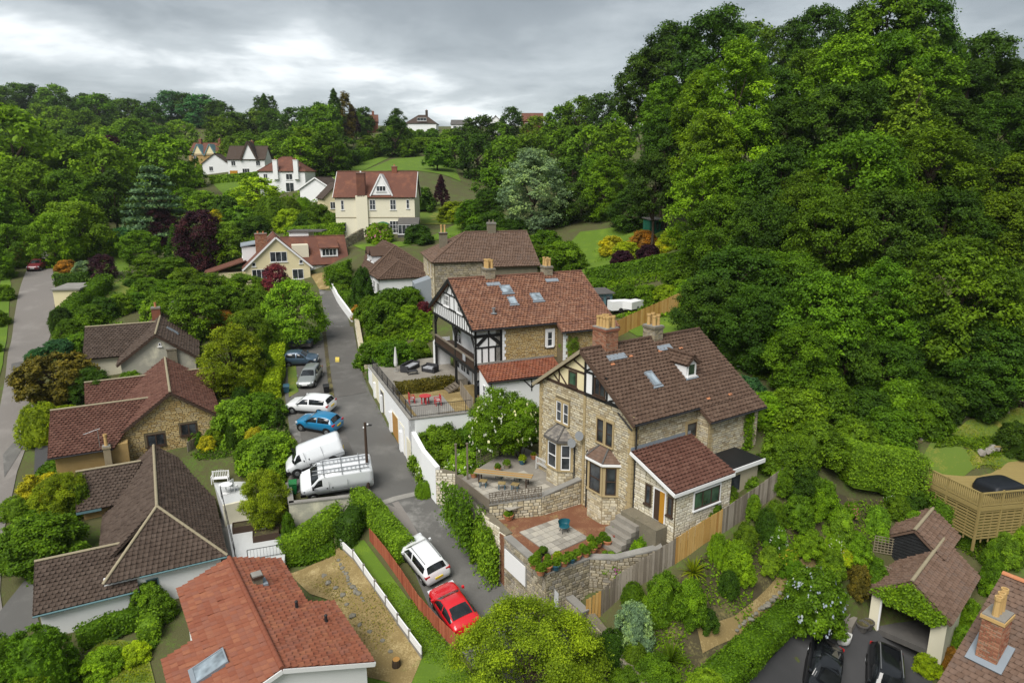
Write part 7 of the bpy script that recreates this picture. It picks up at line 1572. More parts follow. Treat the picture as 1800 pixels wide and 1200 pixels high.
    MB().box(L_ / 2 - .02, L_ / 2 + .03, -.27, .27, .42, .54).build('number_plate', 'white_clean', t)
    MB().box(L_ / 2 - .06, L_ / 2 + .015, -hw * .5, hw * .5, .30, .41).build('grille', 'black_plastic', t)
    return t, P
car('hatch', 'slate blue hatchback side-on in the upper parking bay', 530, 640, 4, 3.75, 1.66, 1.48, 'car_slate')
car('estate', 'silver car facing us behind the white estate', 546, 672, -88, 4.35, 1.76, 1.45, 'car_silver')
car('estate', 'white estate car parked nose-in above the blue hatchback', 548, 722, 165, 4.55, 1.82, 1.52, 'car_white', plate='plate_yellow')
car('hatch', 'bright blue hatchback parked nose-in beside the white estate', 562, 754, 162, 4.0, 1.75, 1.5, 'car_blue')
v1, P1 = car('van', 'smaller white van behind the van with ladders', 558, 816, 197, 4.6, 1.85, 1.85, 'van_white', 'parked_van', 'van')
v2, P2 = car('van', 'white panel van with ladders on its roof rack', 593, 853, 197, 5.3, 2.0, 2.2, 'van_white', 'parked_van', 'van')
for v, L_, hw in ((v2, 5.3, 1.0), (v1, 4.6, .925)):
    for s_ in (1, -1):
        for x in (.6, -.75): MB().box(x - .012, x + .012, s_ * hw * .965, s_ * hw * .985 + s_ * .012, .45, 1.75).build('door_seam', 'cushion', v)
        MB().box(-2.3, .5, s_ * hw * .97, s_ * hw * 1.0 + s_ * .008, .62, .68).build('side_strip', 'cushion', v)
        for x in (.75, .35): MB().box(x - .04, x + .04, s_ * hw * .97, s_ * hw * 1.0 + s_ * .02, .98, 1.1).build('door_handle', 'black_plastic', v)
    MB().box(2.35 * L_ / 5.4, L_ / 2 + .04, -hw * .93, hw * .93, .25, .55).build('bumper', 'black_plastic', v)
for i, y in enumerate((.45, -.35)):
    ld = thing('roof_ladder', ['ladder on the far side of the van roof', 'ladder on the near side of the van roof'][i], 'ladder', v2.location, 0); ld.rotation_euler = v2.rotation_euler
    for dy in (-.17, .17): MB().box(-2.4, 1.7, y + dy - .025, y + dy + .025, 2.30, 2.37).build('rail', 'steel', ld)
    for j in range(13): MB().box(-2.3 + j * .3, -2.26 + j * .3, y - .17, y + .17, 2.32, 2.35).build('rung', 'steel', ld)
for x in (.9, -.4, -1.7): MB().box(x - .03, x + .03, -.85, .85, 2.24, 2.29).build('roof_bar', 'steel', v2)
car('suv', 'white people carrier parked tail towards us beside the red fence', 747, 995, 123, 4.55, 1.82, 1.62, 'car_white', rails=True)
car('coupe', 'bright red coupe half under the lime green tree', 800, 1082, 118, 4.45, 1.82, 1.38, 'car_red')
car('coupe', 'black convertible on the dark drive', 1437, 1195, -118, 4.4, 1.82, 1.38, 'car_black', glassroof=True)
car('suv', 'black people carrier with silver roof rails on the dark drive', 1549, 1212, -115, 4.5, 1.85, 1.62, 'car_black', rails=True, glassroof=True)
car('hatch', 'maroon hatchback coming down the left lane', 67, 474, -75, 4.1, 1.76, 1.5, 'car_maroon', name='moving_car')
car('hatch', 'distant red car on the drive above the purple tree', 476, 398, 5, 4.1, 1.76, 1.5, 'car_red')
car('estate', 'distant white car beside the distant red car', 490, 390, 5, 4.2, 1.76, 1.5, 'car_white')
t = thing('covered_trailer', 'flat trailer with dark blue cover at the top of the parking bay', 'trailer', G(527, 612), R(4))
MB().box(-1.5, 1.4, -.75, .75, .35, .8).build('bed', 'slate', t); MB().prism([(-1.55, -.8), (1.45, -.8), (1.45, .8), (-1.55, .8)], .8, [1.0, .95, .95, 1.0]).build('cover', 'car_slate', t); MB().box(1.4, 2.4, -.05, .05, .35, .43).build('drawbar', 'iron', t)
for y in (-.85, .73): MB().cyl((0, y, .3), (0, y + .12, .3), .3, seg=14).build('wheel', 'rubber', t)
# ------------------------------------------------------------------ plants
def leaf_quads(c, n, s, r, asp=.62):
    """diamond leaves: centres, normals, half lengths"""
    k = len(c); a = r.normal(size=(k, 3)); t = np.cross(n, a); t /= np.linalg.norm(t, axis=1, keepdims=True) + 1e-9
    b = np.cross(n, t); s = np.asarray(s).reshape(-1, 1)
    v = np.stack([c - t * s, c + b * s * asp, c + t * s, c - b * s * asp], 1).reshape(-1, 3)
    return v, np.arange(4 * k).reshape(-1, 4)
def unitv(a): return a / (np.linalg.norm(a, axis=1, keepdims=True) + 1e-9)
def lump_field(r, k=14, f0=2., f1=6.):
    D = unitv(r.normal(size=(k, 3))); F = r.uniform(f0, f1, k); Ph = r.uniform(0, 6.28, k); A = 1 / F ** .7
    def f(p): return (np.sin((p @ D.T) * F + Ph) * A).sum(1) / A.sum() * 2.2
    return f
def profile(kind, z):
    if kind == 'broad': return np.clip(np.sin(np.pi * np.clip(z * .86 + .12, 0, 1)) ** .62, .05, 1)
    if kind == 'tall': return np.clip(np.sin(np.pi * np.clip(z * .9 + .09, 0, 1)) ** .75, .04, 1)
    if kind == 'dome': return np.sqrt(np.clip(1 - (z * 1.0) ** 2.4, 0.002, 1)) * (.86 + .14 * np.minimum(1, z * 6))
    if kind == 'cone': return np.clip((1 - z) ** .8 * 1.02, .03, 1)
    if kind == 'spire': return np.clip(np.sin(np.pi * np.clip(z * .8 + .16, 0, 1)) ** .8, .05, 1)
    if kind == 'spread': return np.sqrt(np.clip(1 - ((z - .55) / .5) ** 2, .05, 1))
    return np.ones_like(z)
def crown_mesh(name, kind, seed, nl, nc, per, ls, cr, zs=.48, lr=(.24, .42), up=.6, fill=.12):
    """crown of leafy boughs: nl rounded boughs, nc twig clusters on each, per leaves on each cluster; zs = half width / height"""
    r = np.random.default_rng(seed); A = []; Nn = []; va = []
    zc = (np.arange(nl) + r.uniform(0, 1, nl)) / nl * .93 + .02; an = np.arange(nl) * 2.39996 + r.uniform(-.5, .5, nl); pr = profile(kind, zc)
    L_ = r.uniform(*lr, nl) * (.55 + .45 * pr); rad = np.maximum(0, pr * r.uniform(.85, 1.08, nl) - L_ * .9)
    if kind in ('broad', 'tall', 'dome'): zc[-1] = .9; rad[-1] *= .3
    c = np.c_[rad * np.cos(an), rad * np.sin(an), np.minimum(zc, 1 - L_ * zs * .8)]
    for k in range(nl):
        out = np.array([np.cos(an[k]) * pr[k], np.sin(an[k]) * pr[k], (zc[k] - .35) * 1.2])
        d = unitv(r.normal(size=(nc, 3)) + out * 1.0 + np.array([0, 0, .45]))
        q = c[k] + d * L_[k] * r.uniform(.72, 1.05, (nc, 1)) * np.array([1, 1, zs * .92]) + r.normal(size=(nc, 3)) * np.array([.03, .03, .02])
        A.append(q); Nn.append(d); va.append(np.clip(.5 + .13 * r.normal() + .16 * r.normal(size=nc), 0, 1))
    nf = int(nl * nc * fill)
    if nf:
        z = r.uniform(.05, .9, nf); a = r.uniform(0, 6.28, nf); rr = profile(kind, z) * r.uniform(.2, .75, nf); A.append(np.c_[rr * np.cos(a), rr * np.sin(a), z]); Nn.append(unitv(r.normal(size=(nf, 3)) + np.array([0, 0, .6]))); va.append(np.full(nf, .4))
    A = np.concatenate(A); Nn = np.concatenate(Nn); va = np.concatenate(va)
    A[:, 2] = np.clip(A[:, 2], .0, 1.05); p_ = np.repeat(A, per, 0); n0 = np.repeat(Nn, per, 0)
    off = r.normal(size=p_.shape) * np.array([cr, cr, cr * zs * .7]); p_ = p_ + off
    n = unitv(n0 * .55 + np.array([0, 0, up]) + r.normal(size=p_.shape) * .42); v, fa = leaf_quads(p_, n, ls * r.uniform(.55, 1.3, len(p_)), r)
    v = v.reshape(-1, 4, 3); v[:, :, 2] = p_[:, None, 2] + (v[:, :, 2] - p_[:, None, 2]) * zs * 1.2
    return np_mesh(name, v.reshape(-1, 3), fa, np.clip(np.repeat(va, per) + .15 * r.normal(size=len(p_)), 0, 1), 'leaf')
def core_mesh(kind, seed, k=.86):
    """leafy inner body so dense shrubs are not see-through"""
    r = np.random.default_rng(seed); f = lump_field(r); V = []; nz, na = 9, 16
    for i in range(nz + 1):
        z = i / nz
        for j in range(na):
            a = 2 * np.pi * j / na; V.append((np.cos(a), np.sin(a), z))
    V = np.array(V); pr = profile(kind, V[:, 2]); rad = pr * k * (1 + .12 * f(V)); V[:, 0] *= rad; V[:, 1] *= rad; V[:, 2] *= .92
    return V, [(i * na + j, i * na + (j + 1) % na, (i + 1) * na + (j + 1) % na, (i + 1) * na + j) for i in range(nz) for j in range(na)] + [tuple(range(nz * na, nz * na + na))]
def join_core(me, core):
    v0 = np.zeros(len(me.vertices) * 3, dtype=np.float32); me.vertices.foreach_get('co', v0); v0 = v0.reshape(-1, 3); n = len(v0)
    fa = np.zeros(len(me.loops), dtype=np.int32); me.loops.foreach_get('vertex_index', fa); var = np.zeros(len(me.polygons), dtype=np.float32); me.attributes['var'].data.foreach_get('value', var)
    V, F = core; q = [f for f in F if len(f) == 4]
    return np_mesh(me.name, np.concatenate([v0, V]), np.concatenate([fa.reshape(-1, 4), np.array(q) + n]), np.concatenate([var, np.full(len(q), .4)]), 'leaf')
CR = {}
for i in range(5):
    for q, a in (('hi', (34, 30, 34, .026, .055)), ('mid', (30, 22, 30, .034, .06)), ('lo', (22, 15, 18, .056, .075))): CR['broad', q, i] = crown_mesh('crown', 'broad', 10 + i, *a)
for i in range(3):
    for q, a in (('hi', (40, 30, 32, .026, .055)), ('mid', (34, 22, 28, .034, .06)), ('lo', (26, 15, 17, .056, .075))): CR['tall', q, i] = crown_mesh('crown', 'tall', 30 + i, *a, zs=.32)
for i in range(4):
    CR['dome', 'hi', i] = join_core(crown_mesh('foliage', 'dome', 50 + i, 36, 24, 32, .040, .055, zs=.7, lr=(.2, .36), fill=0), core_mesh('dome', 50 + i, .60)); CR['dome', 'lo', i] = join_core(crown_mesh('foliage', 'dome', 50 + i, 24, 14, 18, .06, .06, zs=.7, lr=(.2, .36), fill=0), core_mesh('dome', 50 + i, .60))
for i in range(2):
    CR['ball', 'hi', i] = join_core(crown_mesh('foliage', 'dome', 70 + i, 620, 5, 14, .020, .02, zs=.6, lr=(.025, .05), fill=.0), core_mesh('dome', 70 + i, .84))
    CR['cone', 'hi', i] = crown_mesh('crown', 'cone', 80 + i, 60, 14, 24, .04, .04, zs=.33, lr=(.16, .26)); CR['spire', 'hi', i] = crown_mesh('crown', 'spire', 90 + i, 40, 14, 24, .05, .06, zs=.21, lr=(.26, .4))
    CR['spread', 'hi', i] = crown_mesh('crown', 'spread', 95 + i, 34, 18, 30, .04, .05, zs=.8, lr=(.16, .28))
def cedar_mesh():
    r = np.random.default_rng(5); C = []; 
    for k in range(11):
        z = .12 + .86 * k / 10; R_ = 1.02 * (1 - z) ** .75 + .06
        for b in range(9):
            a = r.uniform(0, 6.28)
            for q in np.linspace(.15, 1, 16): C.append((R_ * q * np.cos(a) + r.normal() * .05, R_ * q * np.sin(a) + r.normal() * .05, z - .03 * q + r.normal() * .006))
    C = np.repeat(np.array(C), 9, 0); C = C + r.normal(size=C.shape) * np.array([.05, .05, .008])
    n = unitv(np.array([0, 0, 1.]) + r.normal(size=C.shape) * .28); v, f = leaf_quads(C, n, .04 * r.uniform(.6, 1.3, len(C)), r)
    return np_mesh('crown', v, f, np.clip(.5 + .25 * r.normal(size=len(C)), 0, 1), 'leaf')
CR['cedar', 'hi', 0] = cedar_mesh()
def trunk_mesh(seed, h0=.0, spread=.7, top=.8):
    r = random.Random(seed); mb = MB(); q = [Vector((0, 0, -.08))]
    for i in range(1, 6): q.append(Vector((r.uniform(-.05, .05), r.uniform(-.05, .05), top * i / 5)))
    rad = [.075, .055, .045, .036, .026, .012]
    for i in range(5): mb.cyl(q[i], q[i + 1], rad[i], rad[i + 1], 8)
    for k in range(8):
        a = r.uniform(0, 6.28); z = r.uniform(.18, .55); L_ = r.uniform(.45, .85) * spread; p0 = Vector((0, 0, z)); p1 = Vector((L_ * .5 * math.cos(a), L_ * .5 * math.sin(a), z + .12)); p2 = Vector((L_ * math.cos(a + .2), L_ * math.sin(a + .2), z + .3))
        mb.cyl(p0, p1, .028, .018, 6); mb.cyl(p1, p2, .018, .006, 6)
    return np_mesh('trunk', mb.v, mb.f, mat='bark')
TK = [trunk_mesh(i) for i in range(4)]
def bloom_mesh(seed, n=70, s=.032):
    r = np.random.default_rng(seed); z = r.uniform(.15, 1, n); a = r.uniform(0, 6.28, n); pr = profile('dome', z) * 1.03
    c = np.repeat(np.c_[pr * np.cos(a), pr * np.sin(a), z * 1.03], 4, 0) + r.normal(size=(n * 4, 3)) * .03; nn = unitv(np.repeat(np.c_[np.cos(a), np.sin(a), z + .3], 4, 0) + r.normal(size=(n * 4, 3)) * .4)
    v, f = leaf_quads(c, nn, s * r.uniform(.6, 1.2, n * 4), r, .9); return np_mesh('blossom', v, f, np.clip(r.uniform(.3, .7, n * 4), 0, 1), 'leaf')
BL = [bloom_mesh(i) for i in range(3)]
COL = dict(G1=(.058, .150, .007), G2=(.031, .086, .007), G3=(.092, .215, .008), G4=(.23, .31, .012), G5=(.085, .145, .009), G6=(.040, .115, .040), PU=(.040, .014, .026), MR=(.13, .025, .04), YL=(.32, .30, .015), GO=(.17, .215, .010), SV=(.15, .22, .12), OR=(.30, .15, .025), RD=(.40, .06, .04), BR=(.10, .085, .015), LV=(.098, .225, .012), HG=(.14, .25, .010), CE=(.10, .17, .085), DR=(.22, .19, .06))
COL = {k: (v[0] * 1.3, v[1] * .97, v[2] * 1.25) if k in ('G1', 'G2', 'G3', 'LV', 'HG') else v for k, v in COL.items()}
CN = dict(G1='mid green', G2='dark green', G3='bright green', G4='lime green', G5='olive green', G6='blue-green', PU='dark purple', MR='maroon', YL='yellow', GO='golden', SV='silvery', OR='orange', RD='red', BR='brownish', LV='fresh green', HG='yellow-green', CE='blue-green')
PLANTS = []
CLEAR = [(338, 254, 388, 284, 276), (358, 282, 398, 302, 234), (402, 264, 462, 304, 210), (462, 282, 536, 318, 178), (530, 308, 580, 342, 158), (570, 318, 594, 355, 140), (600, 305, 732, 390, 114), (742, 345, 790, 385, 118), (690, 276, 800, 300, 168), (630, 400, 900, 428, 104), (650, 550, 700, 585, 66), (990, 430, 1060, 458, 92), (590, 268, 690, 296, 172), (125, 432, 222, 474, 90), (170, 500, 230, 540, 78), (720, 208, 768, 226, 280), (642, 206, 656, 218, 280), (296, 236, 340, 250, 320), (1015, 434, 1180, 458, 92), (48, 462, 90, 640, 72), (216, 552, 335, 630, 67), (385, 412, 600, 470, 93), (505, 610, 590, 750, 50), (645, 645, 720, 800, 48), (700, 695, 825, 720, 46), (840, 815, 980, 862, 41), (900, 900, 1090, 1000, 35.5), (895, 275, 975, 390, 104), (620, 436, 730, 485, 87), (750, 415, 925, 475, 78), (925, 202, 945, 210, 250), (640, 780, 740, 850, 44), (770, 530, 1050, 640, 50), (1040, 500, 1130, 560, 66)]
def blocks(P, h, rad, ch, depth):
    x, y0 = proj((P[0], P[1], P[2] + h)); _, y1 = proj((P[0], P[1], P[2] + h - ch)); hw = rad / depth * 1200 * .72; y0 += (y1 - y0) * .12
    return any(x + hw > a and x - hw < c and y1 > b and y0 < d and depth < e * .97 for a, b, c, d, e in CLEAR)
NS = {'broad': 5, 'tall': 3, 'dome': 4, 'ball': 2, 'cone': 2, 'spire': 2, 'spread': 2, 'cedar': 1}
def plant(P, h, rad, shape, colr, tree=True, depth=50., bloom=None, name=None, label=None, group=None, phrase=None, ch=None):
    if not label and blocks(P, h, rad, ch or h, depth): return None
    lod = 'hi' if depth < 78 else 'mid' if depth < 135 else 'lo'
    i = rng.randrange(NS[shape]); key = next(k for k in ((shape, lod, i), (shape, 'hi' if lod != 'lo' else 'lo', i), (shape, 'hi', i)) if k in CR)
    nm = name or ('tree' if tree else 'shrub')
    t = thing(nm, label or '', 'tree' if tree else 'shrub', P, rng.uniform(0, 6.28), group)
    cv_ = rng.uniform(.85, 1.2); cs = tuple(x * 1.25 * cv_ * rng.uniform(.94, 1.06) for x in COL[colr])
    c = link('crown' if tree else 'foliage', CR[key], t); ch = ch or h; c.scale = (rad, rad * rng.uniform(.9, 1.08), ch); c.color = (*cs, 1); c.location = (0, 0, h - ch - .03 * ch)
    if tree:
        k = link('trunk', TK[rng.randrange(4)], t); k.scale = (max(rad * .9, .4), max(rad * .9, .4), h * .97); 
    if bloom:
        b = link('blossom', BL[rng.randrange(3)], t); b.scale = c.scale; b.location = c.location; b.color = (*bloom, 1)
    if not label:
        sz = 'tall' if h > 12 else 'small' if (tree and h < 4.5) or h < 1.2 else 'large' if (not tree and h > 3) else ''
        sh = {'broad': 'broad', 'tall': 'oval', 'dome': 'bushy', 'ball': 'clipped round', 'cone': 'conical', 'spire': 'columnar', 'spread': 'flat-topped', 'cedar': 'layered'}[shape]
        PLANTS.append((t, phrase or ' '.join(x for x in (sz, CN[colr], sh, 'flowering' if bloom else '', 'tree' if tree else 'shrub') if x), Vector(P)))
    return t
ASP = dict(broad=1.05, tall=1.55, dome=.72, ball=.85, cone=1.5, spire=2.4, spread=.62, cedar=1.15)
def foot(px, dep):
    X = (px - 900) / 1200 * dep; z = 10.
    for _ in range(10): Y = (dep + (z - CZ) * SP) / CP; z = gz(X, Y)
    return X, Y, z
def T(px, ytop, wpx, dep, shape='broad', colr='G1', tree=True, bloom=None, hmin=.6, asp=None, **kw):
    """plant by the pixel of its top, its width and a first guess of its distance; moved along the view ray until its height suits its kind"""
    asp = asp or ASP[shape]; lim = 1.0 if not tree else 1.9
    X, Y, z = foot(px, dep); h = WD(px, ytop, dep).z - z; ch = asp * wpx / 1200 * dep
    if not (.75 * ch < h < lim * ch * 1.05):
        best = None
        for k in range(60):
            for sg in (1, -1):
                t = dep * (1 + sg * .015 * k)
                if t < 20: continue
                x, y, zz = foot(px, t); hh = WD(px, ytop, t).z - zz; c = asp * wpx / 1200 * t
                if .75 * c < hh < lim * c * 1.05: best = (t, x, y, zz, hh, c); break
            if best: break
        if best: dep, X, Y, z, h, ch = best
    h = max(hmin, h); rad = wpx / 2 / 1200 * dep * 1.06
    ch = min(h, ch) if tree else h
    return plant((X, Y, z - .1), h + .1, rad, shape, colr, tree, dep, bloom, ch=ch + .1 if not tree else ch, **kw)
def B(px, ybase, hpx, wpx, colr='G1', shape='dome', bloom=None, **kw):
    """shrub by the pixel of its foot"""
    p = G(px, ybase); d = depth_of(p); return plant(p - Vector((0, 0, .08)), hpx / 1200 * d * 1.1, wpx / 2 / 1200 * d * 1.05, shape, colr, False, d, bloom, **kw)
# --- far woods
def interp(x, pts):
    for (a, b), (c, d) in zip(pts[:-1], pts[1:]):
        if a <= x <= c: return b + (d - b) * (x - a) / (c - a)
    return pts[-1][1]
def wood(x0, x1, step, prof, dep, w, cols, shape='broad', jit=8, dj=15):
    x = x0
    while x <= x1:
        T(x + rng.uniform(-.3, .3) * step, interp(x, prof) + rng.uniform(-jit, jit) * .7, w * rng.uniform(.8, 1.2), dep + rng.uniform(-dj, dj), shape if rng.random() < .8 else 'tall', rng.choice(cols)); x += step
wood(-60, 420, 30, [(-60, 150), (90, 150), (140, 165), (230, 172), (262, 184), (300, 166), (375, 172), (420, 205)], 405, 58, ['G2', 'G2', 'G1', 'G6'])
wood(-60, 430, 34, [(-60, 185), (100, 188), (200, 205), (280, 215), (380, 215), (430, 220)], 335, 62, ['G2', 'G1', 'G1', 'G3'])
wood(-40, 270, 36, [(-40, 215), (100, 215), (270, 232)], 275, 66, ['G1', 'G3', 'G2'])
wood(355, 700, 34, [(355, 208), (450, 200), (560, 188), (640, 200), (700, 205)], 305, 60, ['G2', 'G1', 'G2', 'G5'])
wood(370, 620, 36, [(370, 238), (500, 225), (620, 225)], 250, 62, ['G1', 'G3', 'G2', 'G5'])
wood(400, 650, 40, [(400, 250), (540, 242), (650, 245)], 215, 60, ['G1', 'G2', 'G3'])
wood(-60, 300, 44, [(-60, 250), (100, 262), (200, 268), (300, 260)], 200, 80, ['G1', 'G3', 'G2', 'G5'])
for a in [(470, 166, 40, 320, 'cone', 'G2'), (460, 170, 30, 322, 'spire', 'G2'), (482, 168, 28, 324, 'spire', 'G2'), (592, 158, 36, 250, 'cone', 'G2'), (610, 162, 34, 252, 'spire', 'BR'), (575, 185, 60, 245, 'broad', 'G1'), (570, 212, 64, 190, 'tall', 'G3'), (545, 190, 46, 255, 'broad', 'G1'),
          (622, 185, 30, 262, 'cone', 'PU'), (640, 190, 36, 300, 'broad', 'G2'), (678, 180, 56, 250, 'broad', 'LV'), (700, 190, 34, 245, 'tall', 'G2'), (690, 222, 40, 230, 'broad', 'G3'), (650, 240, 46, 225, 'broad', 'G5'), (750, 222, 46, 285, 'broad', 'G1'), (772, 215, 34, 285, 'broad', 'G1'), (720, 245, 36, 240, 'broad', 'G5'),
          (820, 222, 60, 232, 'broad', 'G2'), (845, 205, 66, 225, 'broad', 'G2'), (880, 215, 56, 228, 'broad', 'G1'), (900, 190, 46, 225, 'broad', 'G2'), (945, 205, 66, 215, 'broad', 'G5'), (985, 188, 64, 210, 'broad', 'G1'), (1018, 172, 66, 205, 'broad', 'G1'), (1058, 168, 70, 200, 'broad', 'G2'), (1090, 190, 60, 195, 'broad', 'G1'),
          (800, 240, 56, 190, 'broad', 'G1'), (840, 238, 76, 178, 'broad', 'G2'), (890, 240, 80, 172, 'broad', 'G1'), (940, 235, 70, 170, 'broad', 'G5'), (985, 228, 80, 165, 'broad', 'G1'), (1030, 222, 84, 160, 'broad', 'G1'), (1075, 218, 84, 155, 'broad', 'G3'),
          (828, 285, 76, 150, 'broad', 'G2'), (872, 295, 80, 140, 'broad', 'G1'), (855, 330, 60, 128, 'tall', 'G2'), (1005, 275, 80, 140, 'broad', 'G2'), (1050, 270, 70, 134, 'broad', 'G1'), (1095, 285, 80, 130, 'broad', 'G2'), (835, 350, 66, 125, 'broad', 'G1'),
          (1020, 320, 80, 122, 'broad', 'G2'), (1062, 272, 74, 116, 'tall', 'G3'), (1110, 330, 80, 112, 'broad', 'G2'), (985, 345, 60, 120, 'broad', 'G2'), (870, 370, 60, 118, 'broad', 'G2')]: T(*a)
T(936, 257, 106, 117, 'tall', 'SV', label='tall silver-leaved oval tree standing alone before the dark wood')
for a in [(720, 262, 80, 165, 'broad', 'G1'), (776, 306, 34, 140, 'cone', 'PU'), (742, 330, 50, 136, 'dome', 'G2'), (770, 252, 50, 180, 'dome', 'G1')]: T(*a)
for a in [(718, 226, 24, 286), (738, 228, 26, 284), (760, 226, 26, 286), (785, 228, 24, 288), (700, 226, 26, 280), (800, 226, 30, 270), (675, 235, 36, 262), (730, 245, 40, 240), (765, 243, 40, 240), (800, 246, 40, 225)]: T(*a, 'dome', rng.choice(['G3', 'G5', 'G1', 'LV']), tree=False)
# --- the big wood on the right
for a in [(1130, 95, 110, 108, 'broad', 'G2'), (1175, 55, 120, 106, 'broad', 'G2'), (1245, 33, 150, 104, 'broad', 'G2'), (1310, 50, 90, 102, 'broad', 'G1'), (1375, 45, 80, 104, 'broad', 'G2'), (1420, 25, 110, 100, 'broad', 'G2'), (1480, 20, 110, 98, 'tall', 'G2'), (1530, -25, 150, 96, 'tall', 'G1'), (1590, -15, 130, 96, 'tall', 'G2'), (1640, 60, 90, 98, 'tall', 'G1'),
          (1712, 68, 130, 96, 'broad', 'G2'), (1690, 110, 90, 92, 'tall', 'G2'), (1765, 110, 90, 94, 'broad', 'G2'), (1810, 120, 100, 92, 'broad', 'G2'),
          (1160, 140, 80, 100, 'tall', 'G1'), (1215, 130, 90, 94, 'tall', 'G3'), (1275, 78, 120, 92, 'tall', 'G3'), (1345, 120, 100, 94, 'tall', 'G2'), (1405, 95, 110, 92, 'broad', 'G1'), (1465, 75, 130, 90, 'broad', 'G3'), (1535, 70, 120, 90, 'broad', 'G1'), (1600, 90, 120, 90, 'broad', 'G1'),
          (1170, 200, 100, 92, 'broad', 'G2'), (1235, 195, 110, 86, 'tall', 'G3'), (1300, 190, 110, 86, 'tall', 'G3'), (1370, 175, 110, 86, 'broad', 'G2'), (1440, 155, 120, 84, 'broad', 'G2'), (1575, 128, 150, 80, 'cone', 'LV'), (1500, 150, 110, 84, 'broad', 'G2'), (1660, 170, 110, 84, 'tall', 'G2'), (1740, 180, 120, 86, 'broad', 'G2'),
          (1145, 270, 90, 96, 'broad', 'G2'), (1225, 265, 120, 80, 'tall', 'G3'), (1300, 280, 120, 80, 'tall', 'G1'), (1360, 260, 120, 78, 'broad', 'G2'), (1490, 235, 190, 74, 'broad', 'G1'), (1410, 300, 130, 74, 'broad', 'G5'), (1620, 210, 160, 74, 'tall', 'G5'), (1700, 250, 130, 76, 'broad', 'G2'), (1780, 270, 140, 72, 'broad', 'G5'),
          (1190, 350, 110, 84, 'broad', 'G2'), (1260, 345, 130, 76, 'broad', 'G1'), (1330, 345, 130, 72, 'broad', 'G2'), (1450, 330, 150, 68, 'broad', 'G1'), (1540, 330, 150, 68, 'broad', 'G2'), (1650, 330, 150, 68, 'broad', 'G2'), (1740, 340, 150, 68, 'broad', 'G5'), (1810, 360, 120, 66, 'broad', 'G2'),
          (1220, 420, 130, 76, 'broad', 'G2'), (1290, 430, 170, 66, 'broad', 'G2'), (1380, 440, 130, 66, 'broad', 'G1'), (1250, 480, 140, 64, 'broad', 'G2'), (1330, 500, 130, 60, 'broad', 'G2'), (1430, 475, 170, 59, 'broad', 'G1'), (1540, 450, 140, 62, 'tall', 'G1'), (1660, 415, 200, 58, 'broad', 'G5'), (1760, 470, 150, 60, 'broad', 'G2'), (1590, 500, 130, 60, 'broad', 'G2'), (1800, 560, 140, 56, 'broad', 'G2'), (1720, 560, 150, 57, 'broad', 'G2'),
          (1400, 560, 110, 56, 'broad', 'G1'), (1480, 570, 120, 57, 'broad', 'G2'), (1560, 590, 120, 57, 'broad', 'G2')]: T(*a)
for a in [(1480, 600, 60, 54, 'dome', 'LV'), (1345, 690, 90, 49, 'dome', 'G3'), (1395, 680, 110, 48, 'dome', 'G3'), (1310, 660, 70, 51, 'dome', 'G6'), (1450, 660, 90, 53, 'dome', 'G1'), (1520, 680, 90, 54, 'dome', 'G2'), (1580, 665, 100, 54, 'dome', 'G1'), (1640, 670, 90, 55, 'dome', 'G2'), (1700, 655, 110, 56, 'dome', 'G2'), (1560, 715, 90, 50, 'dome', 'G1'), (1620, 700, 90, 52, 'dome', 'G1'), (1430, 740, 110, 47, 'dome', 'G5'), (1500, 735, 100, 48, 'dome', 'G5'), (1375, 760, 90, 45, 'dome', 'G5'), (1290, 600, 60, 57, 'dome', 'G2'), (1780, 740, 60, 51, 'dome', 'G2'), (1265, 560, 70, 60, 'dome', 'G2')]: T(*a, tree=a[4] == 'spire')
for a in [(1850, 150, 150, 92, 'broad', 'G2'), (1960, 160, 150, 90, 'broad', 'G1'), (2060, 190, 160, 88, 'broad', 'G2'), (1880, 330, 160, 70, 'broad', 'G2'), (1990, 360, 170, 68, 'broad', 'G1'), (1880, 520, 170, 58, 'broad', 'G2'), (1990, 560, 170, 56, 'broad', 'G5'), (1900, 700, 120, 50, 'broad', 'G2')]: T(*a)
# --- gardens behind the houses
for a in [(1075, 415, 46, 98, 'YL'), (1130, 405, 50, 100, 'OR'), (1100, 425, 50, 98, 'G4'), (1095, 440, 40, 96, 'PU'), (1140, 430, 40, 97, 'PU'), (1165, 420, 36, 98, 'YL'), (1110, 450, 50, 95, 'OR'), (1180, 405, 50, 101, 'G4'), (990, 425, 80, 106, 'G1'), (960, 405, 60, 108, 'G1'), (1045, 490, 60, 84, 'G1'), (1200, 460, 70, 84, 'G5'), (1215, 490, 60, 80, 'G3'), (1100, 500, 50, 84, 'G1'), (1135, 500, 50, 84, 'G5'), (980, 440, 30, 98, 'MR'), (940, 430, 60, 104, 'G1'), (1170, 500, 46, 80, 'G4')]: T(a[0], a[1], a[2], a[3], 'dome', a[4], tree=False)
for a in [(735, 395, 50, 116, 'dome', 'G2'), (840, 395, 60, 114, 'dome', 'G2'), (875, 400, 50, 112, 'dome', 'G1'), (800, 355, 60, 128, 'dome', 'GO'), (905, 385, 50, 115, 'dome', 'G2'), (925, 415, 60, 108, 'dome', 'G1')]: T(*a, tree=False)
